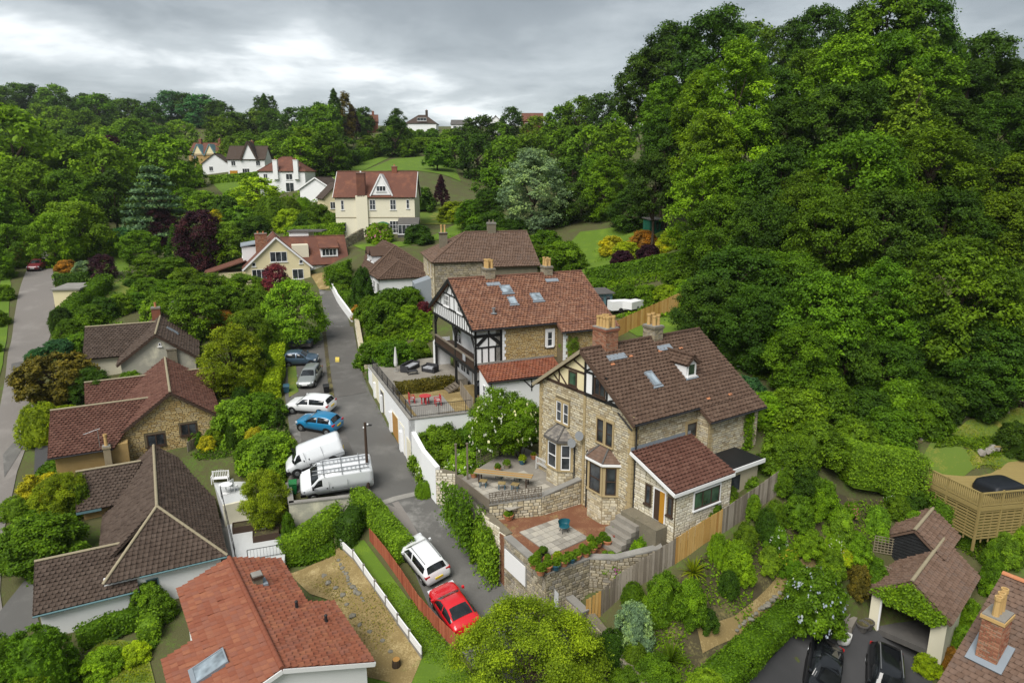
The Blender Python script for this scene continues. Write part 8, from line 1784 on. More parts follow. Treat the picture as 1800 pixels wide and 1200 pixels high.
# --- left-hand hillside and gardens
for a in [(40, 192, 150, 152, 'broad', 'G3'), (-30, 225, 150, 150, 'broad', 'G3'), (100, 232, 100, 168, 'broad', 'G1'), (60, 280, 130, 132, 'broad', 'G3'), (-10, 320, 120, 122, 'broad', 'G1'), (150, 245, 90, 160, 'broad', 'G5'), (195, 243, 100, 148, 'broad', 'G3'), (255, 238, 90, 172, 'broad', 'G2'), (300, 240, 96, 165, 'broad', 'G3'), (130, 300, 100, 132, 'broad', 'G1'), (210, 300, 80, 135, 'broad', 'G2'), (205, 240, 50, 170, 'broad', 'PU'), ]: T(*a)
def BT(px, ytop, ybase, wpx, shape='dome', colr='G1', tree=None, bloom=None, **kw):
    """plant by its box in view: top, foot on the ground, width"""
    p = G(px, ybase); d = depth_of(p); tree = shape not in ('dome', 'ball') if tree is None else tree
    h = max(.5, WD(px, ytop, d).z - p.z); w_ = wpx / 2 / 1200 * d * 1.05
    return plant(p - Vector((0, 0, .08)), h + .08, w_, shape, colr, tree, d, bloom, ch=min(h, ASP[shape] * 2.3 * w_) if tree else h + .08, **kw)
BT(282, 288, 430, 138, 'cedar', 'CE', True, label='layered blue-green cedar above the purple trees')
for a in [(100, 372, 468, 80, 'broad', 'G3'), (140, 352, 455, 110, 'broad', 'G3'), (178, 395, 452, 60, 'broad', 'G1'), (20, 392, 470, 80, 'broad', 'G1'), (-20, 420, 490, 80, 'broad', 'G1'), (287, 368, 432, 62, 'broad', 'PU'), (358, 368, 475, 90, 'broad', 'PU'), (380, 368, 400, 26, 'broad', 'YL'), (400, 388, 468, 80, 'broad', 'LV'), (182, 446, 488, 44, 'broad', 'PU'), (149, 458, 487, 34, 'broad', 'SV'), (118, 457, 478, 36, 'dome', 'OR'),
          (250, 405, 462, 70, 'broad', 'G1'), (312, 392, 462, 44, 'cone', 'G2'), (220, 400, 440, 50, 'broad', 'G6'), (265, 448, 498, 66, 'broad', 'G5'), (305, 452, 500, 76, 'broad', 'G1'), (232, 490, 502, 26, 'dome', 'G2'), (262, 488, 520, 56, 'dome', 'G1'), (300, 492, 530, 66, 'dome', 'G1'), (330, 470, 520, 60, 'dome', 'G5'), (185, 522, 556, 56, 'dome', 'G2'), (215, 516, 548, 46, 'dome', 'G3'), (240, 514, 542, 40, 'dome', 'G1'), (160, 535, 570, 56, 'dome', 'G1'), (125, 560, 595, 50, 'dome', 'G1'), (110, 540, 580, 40, 'dome', 'G2'),
          (280, 515, 560, 60, 'dome', 'LV'), (345, 500, 590, 104, 'broad', 'G1'), (375, 478, 545, 80, 'broad', 'G1'), (425, 480, 540, 96, 'broad', 'G5'), (400, 500, 560, 60, 'broad', 'G1'), (455, 505, 560, 60, 'broad', 'G1'), (488, 463, 530, 56, 'broad', 'MR'), (470, 490, 540, 40, 'broad', 'MR'), (521, 490, 604, 104, 'broad', 'LV'), (440, 540, 625, 80, 'broad', 'G5'), (412, 560, 688, 104, 'tall', 'GO'), (390, 545, 580, 60, 'dome', 'OR'), (450, 600, 670, 60, 'broad', 'G1'), (470, 560, 620, 50, 'dome', 'LV'), (430, 655, 690, 40, 'dome', 'LV'), (425, 675, 722, 36, 'ball', 'G2'), (450, 645, 690, 40, 'dome', 'G4'),
          (415, 700, 768, 84, 'dome', 'LV'), (462, 690, 745, 80, 'dome', 'G1'), (390, 715, 770, 50, 'dome', 'G3'), (494, 706, 772, 26, 'cone', 'G2'), (450, 750, 790, 40, 'dome', 'YL'), (478, 758, 826, 104, 'dome', 'LV'), (440, 770, 820, 50, 'dome', 'G1'), (470, 815, 935, 74, 'broad', 'GO'), (510, 895, 960, 26, 'dome', 'G1'),
          (168, 640, 712, 66, 'tall', 'G2'), (75, 610, 645, 50, 'dome', 'G6'), (110, 596, 640, 70, 'dome', 'G6'), (145, 585, 628, 60, 'dome', 'G1'), (76, 700, 772, 74, 'ball', 'HG'), (150, 712, 738, 60, 'ball', 'LV'), (115, 712, 735, 60, 'ball', 'G4'), (202, 692, 712, 28, 'ball', 'G1'), (232, 650, 682, 40, 'dome', 'LV'), (75, 832, 880, 66, 'spread', 'YL'), (112, 825, 900, 84, 'broad', 'GO'), (140, 845, 900, 50, 'dome', 'G5'), (80, 905, 985, 124, 'dome', 'G1'), (20, 920, 985, 70, 'ball', 'LV'), (30, 868, 905, 50, 'ball', 'LV'),
          (330, 262, 335, 56, 'broad', 'G1'), (300, 268, 330, 60, 'broad', 'G3'), (305, 285, 325, 24, 'cone', 'GO'), (342, 285, 330, 44, 'broad', 'G3'), (362, 335, 382, 64, 'broad', 'G3'), (400, 345, 390, 60, 'dome', 'G2'), (425, 362, 402, 60, 'dome', 'G1'), (455, 313, 366, 76, 'broad', 'G4'), (330, 330, 375, 60, 'broad', 'G1'), (240, 345, 400, 60, 'broad', 'G5'), (410, 335, 355, 40, 'dome', 'G3'),
          (8, 500, 525, 36, 'dome', 'G3'), (-5, 545, 570, 40, 'dome', 'G5'), (38, 425, 455, 40, 'dome', 'BR'), (-15, 590, 620, 30, 'dome', 'G3'), (5, 460, 490, 40, 'dome', 'G1')]: BT(*a)
BT(105, 624, 705, 124, 'spread', 'BR', True, label='spreading bronze-leaved tree beside the left lane'); BT(72, 1086, 1215, 130, 'ball', 'G1'); BT(0, 1105, 1225, 120, 'ball', 'G1'); BT(60, 1165, 1250, 84, 'ball', 'G3')
B(205, 640, 44, 44, 'G1', bloom=(.7, .7, .68)); B(165, 622, 30, 44, 'G3', bloom=(.5, .02, .03)); B(318, 560, 34, 40, 'G1', bloom=(.7, .68, .6)); B(262, 1075, 50, 60, 'LV'); B(285, 1085, 40, 50, 'G1'); B(215, 1110, 30, 40, 'G2', 'cone'); B(268, 785, 30, 30, 'G1', 'cone'); B(320, 772, 20, 60, 'G3'); B(365, 790, 24, 30, 'YL'); B(345, 780, 24, 30, 'G1'); B(410, 785, 40, 24, 'G2', 'ball'); B(380, 778, 30, 40, 'G5'); B(185, 1180, 40, 70, 'G3'); B(240, 1160, 30, 50, 'G4')
# --- lane and timbered-house garden
for a in [(640, 470, 40, 92, 'dome', 'G2'), (600, 470, 44, 94, 'dome', 'G1'), (690, 508, 90, 79, 'dome', 'G1'), (655, 520, 60, 80, 'dome', 'G1'), (720, 505, 60, 79, 'dome', 'G1'), (635, 535, 36, 79, 'dome', 'OR'), (712, 535, 60, 70, 'dome', 'G3'), (690, 560, 40, 70, 'dome', 'G5'), (735, 545, 40, 71, 'dome', 'G3'), (712, 510, 26, 76, 'broad', 'G3')]: T(*a, tree=False)
T(716, 532, 36, 70.5, 'dome', 'RD', tree=False); T(745, 530, 30, 76, 'dome', 'MR', tree=False); T(695, 598, 90, 66, 'dome', 'G1', tree=False); T(655, 600, 60, 68, 'dome', 'G1', tree=False); T(735, 600, 50, 64, 'dome', 'G1', tree=False)
T(880, 672, 100, 51.5, 'broad', 'G3', bloom=(.70, .70, .62)); T(915, 690, 70, 51, 'broad', 'LV', bloom=(.70, .68, .5)); T(855, 720, 80, 50.5, 'dome', 'G1', tree=False, bloom=(.7, .6, .5)); T(925, 740, 50, 49, 'dome', 'G1', tree=False); T(735, 737, 50, 51.5, 'ball', 'G1', tree=False); T(775, 745, 100, 51, 'dome', 'G1', tree=False); T(820, 750, 70, 51, 'dome', 'G1', tree=False); T(770, 785, 80, 49, 'dome', 'G3', tree=False, bloom=(.72, .73, .7)); T(815, 790, 80, 49, 'dome', 'LV', tree=False, bloom=(.72, .73, .7)); T(745, 790, 40, 50, 'dome', 'G1', tree=False)
T(1000, 572, 34, 56.5, 'tall', 'LV'); B(745, 872, 30, 30, 'G3', 'ball'); B(800, 905, 30, 40, 'G1')
for a in [(815, 920, 70, 40), (830, 955, 70, 44), (850, 985, 80, 50), (872, 1005, 80, 50), (835, 905, 60, 40), (868, 968, 56, 44), (815, 880, 44, 36)]: B(*a, rng.choice(['G1', 'G2', 'LV']))
# big lime tree at the bottom
CR['airy', 'hi', 0] = crown_mesh('crown', 'broad', 131, 84, 24, 44, .014, .05, zs=.62, lr=(.10, .19), fill=.1, up=.5)
NS['airy'] = 1; ASP['airy'] = .78
lt = W(932, 1215, .3); plant((lt.x, lt.y, gz(lt.x, lt.y) - .2), WD(932, 1042, depth_of(lt)).z - gz(lt.x, lt.y), 3.9, 'airy', 'HG', True, 33, label='large airy lime green tree in the foreground, partly over the red car')
lt = W(1010, 1235, .3); plant((lt.x, lt.y, gz(lt.x, lt.y) - .2), 2.6, 1.6, 'airy', 'HG', True, 33, label='small lime green sapling right of the large foreground tree')
# --- shrub garden on the right
for a in [(1165, 1080, 90, 76, 'G5', 'dome'), (1113, 1135, 92, 84, 'SV', 'dome'), (1112, 1060, 50, 48, 'G1', 'ball'), (1075, 1160, 70, 68, 'G2', 'ball'), (1115, 1170, 56, 52, 'G5', 'ball'), (1210, 1085, 80, 72, 'G1', 'dome'), (1240, 1100, 40, 50, 'G2', 'dome'), (1150, 1195, 50, 90, 'G1', 'dome'), (1100, 1215, 50, 70, 'G1', 'dome'), (1240, 1235, 75, 80, 'LV', 'ball'), (1290, 1000, 60, 70, 'G3', 'dome'), (1260, 985, 60, 40, 'G3', 'dome'), (1310, 960, 50, 50, 'G5', 'dome'), (1345, 940, 60, 50, 'G2', 'ball'), (1360, 925, 60, 40, 'G1', 'ball'), (1320, 905, 46, 40, 'G5', 'dome'), (1280, 1040, 46, 46, 'G2', 'dome'), (1310, 1020, 40, 40, 'G3', 'dome'), (1350, 1000, 50, 46, 'LV', 'dome'), (1400, 920, 60, 60, 'G1', 'dome'), (1440, 900, 70, 66, 'G3', 'dome'), (1470, 940, 60, 60, 'LV', 'dome'), (1420, 970, 50, 60, 'G3', 'dome'), (1500, 985, 60, 60, 'G3', 'dome'), (1540, 940, 60, 50, 'LV', 'dome'), (1455, 1005, 50, 70, 'G5', 'dome'), (1505, 1040, 60, 50, 'BR', 'dome'), (1535, 1020, 50, 50, 'G1', 'dome'), (1410, 870, 60, 70, 'G2', 'dome'), (1370, 860, 50, 50, 'G5', 'dome'), (1575, 905, 40, 50, 'G1', 'dome'), (1605, 890, 40, 50, 'G2', 'dome'), (1390, 1010, 40, 50, 'G1', 'dome'), (1760, 985, 60, 60, 'LV', 'dome'), (1790, 960, 50, 50, 'G3', 'dome'), (1740, 1000, 60, 40, 'G1', 'dome'), (1700, 1100, 60, 44, 'G3', 'dome'), (1690, 1140, 50, 50, 'LV', 'dome'), (1740, 1040, 70, 50, 'G1', 'dome'), (1668, 1165, 36, 44, 'OR', 'dome'), (1630, 1180, 44, 50, 'G4', 'dome'), (1600, 930, 40, 50, 'G3', 'dome'), (1640, 885, 36, 50, 'G1', 'dome'), (1790, 930, 40, 60, 'G1', 'dome')]: B(a[0], a[1], a[2] * .82, a[3] * .86, *a[4:])
B(1425, 1092, 92, 108, 'G1', 'dome', bloom=(.42, .46, .62)); B(1360, 960, 40, 44, 'G1', bloom=(.72, .72, .76)); B(1465, 965, 30, 34, 'G3', bloom=(.7, .7, .72)); B(1565, 880, 20, 30, 'G1', bloom=(.75, .75, .75)); B(1480, 985, 24, 34, 'G4', bloom=(.6, .35, .03)); B(1380, 985, 30, 40, 'G3', bloom=(.6, .45, .05)); B(1495, 905, 24, 30, 'G3', bloom=(.6, .12, .3))
P_ = W(1078, 1000, 3.0); plant(P_, 1.1, 1.0, 'dome', 'LV', False, 39, (.42, .06, .36), label='pink and white flowering shrub by the yard steps')
for (px, py, z, h, r_) in ((1120, 985, 3.3, 1.2, .6), (1095, 985, 3.0, .9, .6), (1150, 945, 4.2, 1.1, .7), (1180, 935, 4.6, 1.0, .8), (1215, 915, 5.0, 1.2, .9), (1245, 905, 5.2, 1.2, .9), (1275, 885, 5.4, 1.3, .9), (1310, 865, 5.6, 1.3, .9), (1340, 845, 5.8, 1.1, .8), (1115, 905, 4.0, .9, .45), (1135, 965, 3.8, 1.2, .6), (1200, 935, 4.6, .9, .7)): plant(W(px, py, z), h, r_, 'dome', rng.choice(['G1', 'G3', 'LV']), False, 39)
# pink shrub and hedging by the cream villa
T(668, 392, 46, 113, 'dome', 'G3', tree=False, bloom=(.62, .22, .42), label='pink flowering shrub below the green parasol')
T(652, 392, 26, 114, 'ball', 'G1', tree=False); T(478, 342, 60, 122, 'ball', 'G5', tree=False); T(508, 345, 40, 124, 'ball', 'G5', tree=False); T(533, 345, 30, 122, 'ball', 'G3', tree=False); T(560, 360, 60, 118, 'dome', 'G1', tree=False); T(590, 375, 50, 116, 'dome', 'G1', tree=False); T(545, 372, 50, 114, 'dome', 'G2', tree=False); T(450, 380, 50, 110, 'dome', 'G2', tree=False); T(510, 368, 50, 114, 'dome', 'G4', tree=False); T(612, 378, 24, 112, 'dome', 'OR', tree=False)
# potted plants
for i, (t, r_, h) in enumerate(POTS):
    k = rng.choice(['LV', 'G3', 'G1', 'G4', 'G3', 'RD' if i % 5 == 0 else 'G1']); c = link('plant', CR['dome', 'lo', rng.randrange(4)], t); c.location = (0, 0, h * .8); s_ = r_ * rng.uniform(.9, 1.35); c.scale = (s_, s_, s_ * rng.uniform(.9, 1.6)); c.color = (*COL[k], 1)
# spiky plants
def spiky(px, py, rad, colr, label, n=90, droop=.9):
    p = G(px, py); t = thing('strap_leaf_plant', label, 'plant', p); r = random.Random(px); V, F, va = [], [], []
    for i in range(n):
        a = r.uniform(0, 6.28); el = r.uniform(.35, 1.45); L_ = rad * r.uniform(.8, 1.25); w = .045; q = []
        for k in range(5):
            f = k / 4; rr = L_ * f * math.cos(el); z = L_ * (f * math.sin(el) - droop * .45 * f * f * math.cos(el)); q.append(Vector((rr * math.cos(a), rr * math.sin(a), z + .1)))
        s_ = Vector((-math.sin(a), math.cos(a), 0)); o = len(V)
        for k, c in enumerate(q): ww = w * (1 - (k / 4) ** 2 * .95); V += [tuple(c - s_ * ww), tuple(c + s_ * ww)]
        for k in range(4): F.append((o + 2 * k, o + 2 * k + 1, o + 2 * k + 3, o + 2 * k + 2)); 
        va += [r.uniform(.3, .9)] * 4
    m = link('strap_leaves', np_mesh('strap_leaves', V, np.array(F), va, 'leaf'), t); m.color = (*COL[colr], 1); m['kind'] = 'stuff'
spiky(1218, 1010, 1.0, 'GO', 'yellow-striped strap-leaved plant by the golden fence'); spiky(1180, 1165, 1.1, 'G5', 'spiky olive plant low in the shrub garden', 80, .5)
# --- hedges
def hedge(label, pts, w, h, colr, size=.10, dens=110, lump=.12, z=None):
    P = [Vector(p) for p in pts]; o = P[0].copy(); r = np.random.default_rng(abs(hash(label)) % 9999 if False else len(label) * 37 + int(abs(o.x) * 10)); f = lump_field(r, 14, .8, 3.5)
    t = thing('hedge', label, 'hedge', o); Vc, Fc = [], []; C, Nn = [], []
    for a, b in zip(P[:-1], P[1:]):
        d = b - a; L_ = math.hypot(d.x, d.y); u = Vector((d.x / L_, d.y / L_, 0)); s_ = Vector((-u.y, u.x, 0)); n = int(L_ * (2 * h + w) * dens)
        q = r.uniform(-.5 * w / L_ * .5, 1 + .5 * w / L_ * .5, n); per = r.uniform(0, 2 * h + w, n)
        lat = np.where(per < h, -w / 2, np.where(per > h + w, w / 2, per - h - w / 2)); hz = np.where(per < h, per, np.where(per > h + w, 2 * h + w - per, h))
        # rounded shoulders
        top = np.clip((hz - h * .75) / (h * .25), 0, 1); lat = np.where((per < h) | (per > h + w), lat * (1 - .22 * top ** 2), lat); hz = np.where((per >= h) & (per <= h + w), h * (1 - .10 * (np.abs(lat) / (w / 2)) ** 3), hz)
        base = np.array(a - o)[None] + q[:, None] * np.array(d)[None]
        nr = np.where((per < h)[:, None], -np.array(s_)[None], np.where((per > h + w)[:, None], np.array(s_)[None], np.array([0, 0, 1.])[None]))
        p_ = base + lat[:, None] * np.array(s_)[None] + hz[:, None] * np.array([0, 0, 1.])[None]
        p_ = p_ + nr * (lump * f(p_))[:, None] + r.normal(size=p_.shape) * .035
        C.append(p_); Nn.append(unitv(nr * .8 + np.array([0, 0, .35]) + r.normal(size=p_.shape) * .5))
        k = len(Vc); e = .86
        for c in (a, b):
            for (l_, z_) in ((-w / 2 * e, -.3), (-w / 2 * e, h * .8), (-w / 2 * e * .75, h * .93), (w / 2 * e * .75, h * .93), (w / 2 * e, h * .8), (w / 2 * e, -.3)): Vc.append(tuple(c - o + s_ * l_ + Vector((0, 0, z_))))
        Fc += [(k + i, k + i + 1, k + i + 7, k + i + 6) for i in range(5)] + [(k, k + 1, k + 2, k + 5)[::-1], (k + 2, k + 3, k + 4, k + 5)[::-1], (k + 6, k + 7, k + 8, k + 11), (k + 8, k + 9, k + 10, k + 11)]
    for e_, di in ((P[0], (P[0] - P[1]).normalized()), (P[-1], (P[-1] - P[-2]).normalized())):
        n = int(w * h * dens); s_ = Vector((-di.y, di.x, 0)); l_ = r.uniform(-w / 2, w / 2, n); hz = r.uniform(0, h, n)
        p_ = np.array(e_ - o)[None] + l_[:, None] * np.array(s_)[None] + hz[:, None] * np.array([0, 0, 1.])[None] + np.array([di.x, di.y, 0])[None] * (w * .12 + lump * .5 * r.normal(size=n)[:, None] * .4)
        C.append(p_); Nn.append(unitv(np.array([di.x, di.y, .3])[None] + r.normal(size=p_.shape) * .5))
    C = np.concatenate(C); Nn = np.concatenate(Nn); v, fa = leaf_quads(C, Nn, size * r.uniform(.6, 1.3, len(C)), r); var = np.clip(.5 + .25 * r.normal(size=len(C)), 0, 1)
    n = len(v); fo = link('foliage', np_mesh('foliage', np.concatenate([v, np.array(Vc)]), np.concatenate([fa, np.array(Fc) + n]), np.concatenate([var, np.full(len(Fc), .4)]), 'leaf'), t); fo.color = (*[x * 1.25 for x in COL[colr]], 1)
hedge('leafy bright hedge below the parking wall', gp((500, 985), (545, 960), (592, 925)), 1.3, 1.7, 'LV', .075, 200)
hedge('tall dark end of the hedge by the telegraph pole', gp((606, 965), (626, 935)), 1.6, 2.2, 'G2', .08)
hedge('fresh green hedge between lane and green strip', gp((632, 895), (660, 920), (690, 955), (712, 985)), 1.2, 1.7, 'LV', .075, 200)
hedge('yellow-green hedge along the parking bay', gp((480, 700), (484, 665), (490, 630)), 1.5, 1.7, 'G4', .12)
hedge('green hedge above the yellow-green hedge', gp((492, 620), (508, 590)), 1.6, 1.8, 'LV', .12)
hedge('big rounded clipped hedge left of the timber deck', gp((1478, 838), (1535, 848), (1598, 860)), 2.6, 2.7, 'LV', .075, 240, .06)
hedge('dark clipped hedge behind the black shed', gp((1640, 915), (1680, 935), (1712, 958)), 1.5, 1.8, 'G1', .07, 140, .06)
hedge('low hedge along the dark drive', gp((1252, 1215), (1300, 1170), (1345, 1125), (1385, 1085)), 1.7, 1.0, 'G1', .065, 260)
hedge('long dark low hedge under the white wall', gp((145, 1135), (195, 1110), (248, 1098)), 1.1, 1.2, 'G1', .08)
hedge('square clipped hedge beside the red roof', gp((262, 1130), (268, 1105)), 1.2, 1.3, 'LV', .08)
hedge('boxy hedge at the lane edge', gp((103, 502), (150, 498)), 2.2, 1.6, 'G2', .12, 60)
hedge('long clipped hedge down the sloping garden', gp((110, 575), (145, 540), (185, 508)), 2.2, 2.0, 'G1', .14, 50)
hedge('tall square hedge at the drive of the white bungalow', gp((578, 498), (612, 486)), 1.8, 2.4, 'G1', .13, 60)
hedge('clipped hedge block by the white wall', gp((596, 512), (606, 520)), 1.6, 1.3, 'G5', .12, 60)
hedge('second clipped hedge block by the white wall', gp((610, 528), (622, 536)), 1.8, 1.5, 'G1', .12, 60)
hedge('hedge across the front of the white bungalow', gp((640, 545), (690, 530), (738, 520)), 1.8, 1.7, 'G1', .13, 60)
hedge('bright trimmed hedge below the cream villa', gp((512, 425), (560, 422), (604, 418)), 2.4, 2.6, 'G3', .2, 30)
hedge('distant hedge climbing the hill', gp((535, 318), (580, 300), (630, 285), (675, 270)), 4, 3.5, 'G1', .35, 10)
hedge('distant hedge along the upper lawn', gp((690, 262), (740, 258), (790, 258)), 4, 3, 'G5', .35, 10)
hedge('distant hedge below the white houses', gp((375, 322), (430, 318), (450, 315)), 3, 2, 'G3', .3, 12)
hedge('brown and green bank hedge between the two patios', [tp(7.6, 1.0, 6.1), tp(7.8, 3.5, 6.1), tp(7.6, 6.0, 6.1)], 1.2, 1.0, 'BR', .09)
hedge('garden hedge beyond the timbered house', gp((1035, 500), (1090, 490), (1150, 478), (1200, 470)), 2.2, 2.0, 'G1', .16, 40)
hedge('trimmed hedge behind the left lane verge', gp((5, 985), (35, 965), (48, 935)), 1.4, 1.2, 'LV', .1)
# --- climbers
def ivy(name, label, O, U, V, poly, n, colr, size=.09, thick=.12):
    F = Fr(O, U, V); r = np.random.default_rng(n); us = [p[0] for p in poly]; vs = [p[1] for p in poly]; C = []
    while len(C) < n:
        u, v = r.uniform(min(us), max(us)), r.uniform(min(vs), max(vs)); c = False
        for a, b in zip(poly, poly[1:] + poly[:1]):
            if (a[1] > v) != (b[1] > v) and u < (b[0] - a[0]) * (v - a[1]) / (b[1] - a[1]) + a[0]: c = not c
        if c: C.append(F.p(u, v, abs(r.normal()) * thick + .02))
    o = Vector(C[0]); C = np.array(C) - np.array(o); nn = unitv(np.array(F.N)[None] + np.array([0, 0, .4]) + r.normal(size=C.shape) * .45); v, f = leaf_quads(C, nn, size * r.uniform(.6, 1.3, n), r)
    t = thing(name, label, 'climber', o); fo = link('foliage', np_mesh('foliage', v, f, np.clip(.5 + .25 * r.normal(size=n), 0, 1), 'leaf'), t); fo.color = (*[x * 1.25 for x in COL[colr]], 1)
go = Vector((21.6, 36.25, -1.5)); gu = Vector((math.cos(R(-45)), math.sin(R(-45)), 0))
ivy('ivy', 'thick ivy covering the garage gable', go - gu.cross(Vector((0, 0, 1))) * -.02, gu, (0, 0, 1), [(-.1, 2.35), (.5, 2.25), (.9, 1.95), (1.6, 2.0), (2.6, 1.85), (3.3, 1.7), (3.9, 2.2), (4.0, 2.5), (1.98, 3.95), (0, 2.6)], 3600, 'G3', .085, .13)
hz = Vector((0, 0, 4.0)); yo = Vector((math.cos(R(34)), math.sin(R(34)), 0)); wc = HQ(10.3, 5.45) + hz
ivy('creeper', 'green creeper on the right corner of the stone house', wc + yo * 2.8, yo, (0, 0, 1), [(0, 1.2), (1.5, 1.2), (1.5, 6.3), (.9, 6.5), (.5, 5.6), (.7, 4.2), (.2, 3.2)], 1600, 'G3', .09, .12)
d_ = (YB - YA).normalized()
ivy('ivy', 'ivy spilling over the lane side of the stone terrace', TB[1] + Vector((-.6, -.3, -4.7)), (TB[0] - TB[1]), (0, 0, 1), [(0, 2.2), (4, 1.2), (4, 5.2), (3, 5.5), (0, 5.0)], 2600, 'G1', .1, .35)
ivy('ivy', 'ivy on the wall between the terrace and the white garage door', W(862, 895, 4.2) + Vector((-.45, -.4, -4.2)), (YA - TB[0]), (0, 0, 1), [(0, .8), (3.0, .5), (2.8, 4.0), (0, 4.8)], 2600, 'LV', .1, .4)
# --- low growth in the borders
def cover(label, polys, n, colr, size=.09, hmax=.35, seed=1):
    r = np.random.default_rng(seed); rr = random.Random(seed); C = []
    per = n // len(polys)
    for pix in polys:
        P = gp(*pix); x0, x1 = min(p.x for p in P), max(p.x for p in P); y0, y1 = min(p.y for p in P), max(p.y for p in P); f = lump_field(r, 12, .5, 2.5); k = 0
        cand = np.c_[r.uniform(x0, x1, per * 5), r.uniform(y0, y1, per * 5)]
        ins = np.zeros(len(cand), bool)
        for a, b in zip(P, P[1:] + P[:1]):
            c = ((a.y > cand[:, 1]) != (b.y > cand[:, 1])) & (cand[:, 0] < (b.x - a.x) * (cand[:, 1] - a.y) / ((b.y - a.y) or 1e-9) + a.x); ins ^= c
        cand = cand[ins]; q = f(np.c_[cand, np.zeros(len(cand))]); cand = cand[q > -.15][:per]
        hh = r.uniform(0, hmax, len(cand)) * np.clip(f(np.c_[cand, np.zeros(len(cand))]) + .7, .2, 1.4)
        C.append(np.c_[cand, HT(cand[:, 0], cand[:, 1]) + .04 + hh])
    C = np.concatenate(C); nn = unitv(np.array([0, 0, 1.]) + r.normal(size=C.shape) * .55); v, f = leaf_quads(C, nn, size * r.uniform(.5, 1.4, len(C)), r)
    o = link('ground_cover', np_mesh('ground_cover', v, f, np.clip(.5 + .28 * r.normal(size=len(C)), 0, 1), 'leaf')); o.color = (*[x * 1.15 for x in COL[colr]], 1); tag(o, label, None, None, 'stuff')
cover('low leafy growth of the shrub garden', [[(1100, 1200), (1140, 1060), (1210, 1000), (1330, 920), (1420, 860), (1560, 880), (1530, 960), (1400, 1080), (1290, 1180), (1240, 1230)]], 9000, 'G3', .08, .25, 3)
cover('rough grass and weeds on the bank under the wood', [[(1330, 760), (1400, 700), (1600, 650), (1790, 660), (1600, 760), (1460, 800), (1400, 840)], [(1200, 620), (1350, 560), (1500, 620), (1400, 690), (1280, 690)], [(1600, 900), (1790, 900), (1790, 1000), (1740, 1010), (1640, 960)]], 30000, 'G5', .11, .35, 4)
cover('tangled low growth of the gardens left of the lane', [[(110, 560), (230, 480), (350, 450), (480, 520), (500, 610), (470, 720), (400, 760), (340, 740), (350, 640), (210, 600)], [(420, 760), (505, 760), (500, 860), (420, 830)], [(70, 820), (130, 800), (140, 960), (20, 980)]], 36000, 'G1', .13, .5, 5)
cover('hillside grass and scrub behind the villas', [[(1000, 500), (1200, 450), (1240, 520), (1180, 560), (1060, 560)], [(620, 560), (760, 500), (760, 600), (650, 640), (640, 600)]], 17000, 'G3', .16, .4, 6)
cover('scrub among the far gardens', [[(240, 400), (450, 330), (600, 340), (600, 400), (480, 420), (380, 460), (260, 440)], [(100, 420), (240, 400), (200, 430), (110, 450)]], 15000, 'G3', .28, .6, 8)
cover('short lawn grass of the strip beside the red fence', [[(622, 965), (648, 955), (800, 1150), (860, 1220), (760, 1220), (742, 1160)]], 12000, 'G3', .05, .09, 9)

cover('worn lawn grass above the deck', [[(1615, 825), (1640, 780), (1700, 742), (1800, 718), (1870, 745), (1850, 815), (1690, 838)], [(110, 1200), (180, 1125), (250, 1132), (270, 1200)]], 14000, 'GO', .05, .07, 11)
cover('weeds and dry tufts in the straw-coloured garden', [[(515, 1010), (600, 965), (660, 1022), (740, 1150), (715, 1200), (640, 1180), (590, 1060)]], 5000, 'DR', .05, .08, 12)
cover('lawn grass right of the cream villa', [[(640, 436), (740, 425), (800, 397), (895, 388), (850, 413), (780, 420)], [(990, 465), (1060, 432), (1190, 407), (1200, 430), (1060, 468)]], 9000, 'G3', .09, .1, 13)
cover('rough garden growth between the bungalows and the parking wall', [[(335, 800), (440, 752), (505, 765), (495, 840), (430, 850), (440, 812), (360, 820)], [(300, 1100), (250, 1170), (180, 1140), (260, 1090)], [(500, 1000), (560, 960), (600, 935), (620, 960), (560, 990)]], 9000, 'G1', .09, .25, 14)
cover('grass and weeds around the deck and garage', [[(1590, 880), (1620, 850), (1700, 905), (1800, 900), (1800, 1000), (1740, 1000), (1640, 930)], [(1640, 790), (1720, 800), (1800, 780), (1800, 730), (1700, 750)], [(1470, 1060), (1530, 1000), (1600, 1000), (1540, 1060), (1500, 1090)]], 14000, 'G5', .08, .2, 15)
cover('weeds along the foot of the white wall and hedges', [[(623, 600), (641, 692), (692, 770), (738, 842), (744, 838), (699, 764), (648, 688), (629, 600)], [(655, 880), (700, 950), (726, 1008), (732, 1000), (708, 945), (664, 876)], [(800, 925), (850, 985), (900, 1030), (905, 1020), (858, 975), (808, 920)], [(75, 640), (60, 700), (55, 760), (64, 760), (68, 700), (84, 640)], [(566, 580), (574, 640), (580, 700), (584, 700), (580, 640), (572, 580)]], 5200, 'G5', .06, .14, 16)
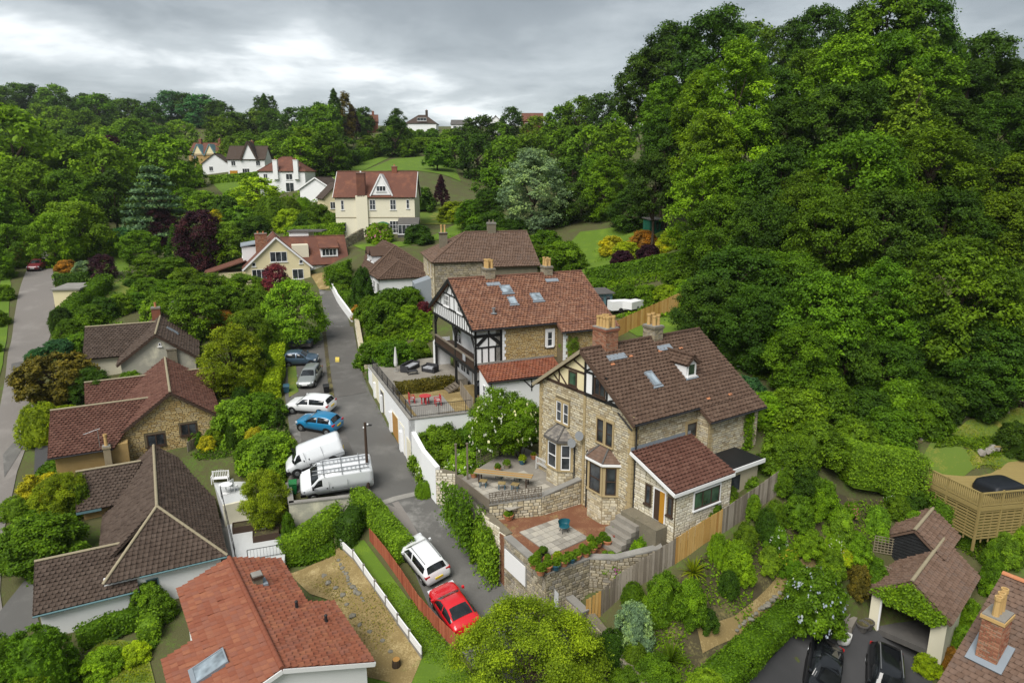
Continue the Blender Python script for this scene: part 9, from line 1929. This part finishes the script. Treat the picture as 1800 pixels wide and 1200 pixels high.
# --- names for the plants: what each one stands beside
LM = [('the stone house', 6, 46), ('the timbered house', -1, 62), ('the stone villa', -4, 92), ('the white bungalow', -18, 98), ('the cream gabled house', -34, 106), ('the cream villa', -24, 124), ('the hipped brown bungalow', -26, 46), ('the maroon-roofed bungalow', -32, 58), ('the stained-gable house', -38, 72), ('the red-roofed bungalow', -14, 31), ('the open garage', 26, 37), ('the timber deck', 31, 42), ('the parked vans', -13, 50), ('the red-roofed white house', -57, 172), ('the distant white gabled houses', -80, 205), ('the skyline dormer house', -42, 296), ('the maroon car', -71, 100), ('the golden fence', 14, 78), ('the silver tree', 3.5, 118), ('the lane of parked cars', -17, 66), ('the log pile', 42, 54), ('the shrub-garden fence', 12, 35), ('the two green-gabled houses', -120, 262), ('the orange shrubs', 19, 100), ('the garden shed under the trees', 24, 120)]
ORD = ['nearest', 'second nearest', 'third nearest', 'fourth nearest', 'fifth nearest', 'sixth nearest', 'seventh nearest', 'eighth nearest', 'ninth nearest', 'tenth nearest', 'eleventh nearest', 'twelfth nearest', 'thirteenth nearest', 'fourteenth nearest', 'fifteenth nearest', 'sixteenth nearest', 'seventeenth nearest', 'eighteenth nearest', 'nineteenth nearest', 'twentieth nearest']
buck = {}
for (t, ph, P) in PLANTS:
    sc = max(20., P.y); nmx, d = min((((n, x, y), math.hypot(P.x - x, (P.y - y) * .7)) for n, x, y in LM), key=lambda q: q[1])
    dx, dy = P.x - nmx[1], P.y - nmx[2]
    w_ = ('right of ' if dx > 0 else 'left of ') if abs(dx) > abs(dy) * .7 else ('behind ' if dy > 0 else 'in front of ')
    buck.setdefault((ph, w_ + nmx[0]), []).append((d, t))
for (ph, wh), L_ in buck.items():
    L_.sort(key=lambda q: q[0])
    for i, (d, t) in enumerate(L_):
        t['label'] = f'{ph} {wh}' if len(L_) == 1 else f'{ph} {wh}, {ORD[i]}' if i < len(ORD) else f'{ph} far {wh}'
        t['group'] = 'trees of the hillside' if t['category'] == 'tree' else 'garden shrubs'

# ------------------------------------------------------------------ moist air over the valley
hz_ = MB().box(-700, 700, -60, 900, -12, 190).build('haze', None)
hm = bpy.data.materials.new('haze'); hm.use_nodes = True; hm.node_tree.nodes.clear()
ho = hm.node_tree.nodes.new('ShaderNodeOutputMaterial'); hv = hm.node_tree.nodes.new('ShaderNodeVolumePrincipled')
hv.inputs['Color'].default_value = (.78, .84, .90, 1); hv.inputs['Density'].default_value = .00010; hv.inputs['Anisotropy'].default_value = .2
hm.node_tree.links.new(hv.outputs[0], ho.inputs['Volume'])
hz_.data.materials.clear(); hz_.data.materials.append(hm); hz_['kind'] = 'stuff'; hz_['label'] = 'thin grey haze hanging in the valley air'
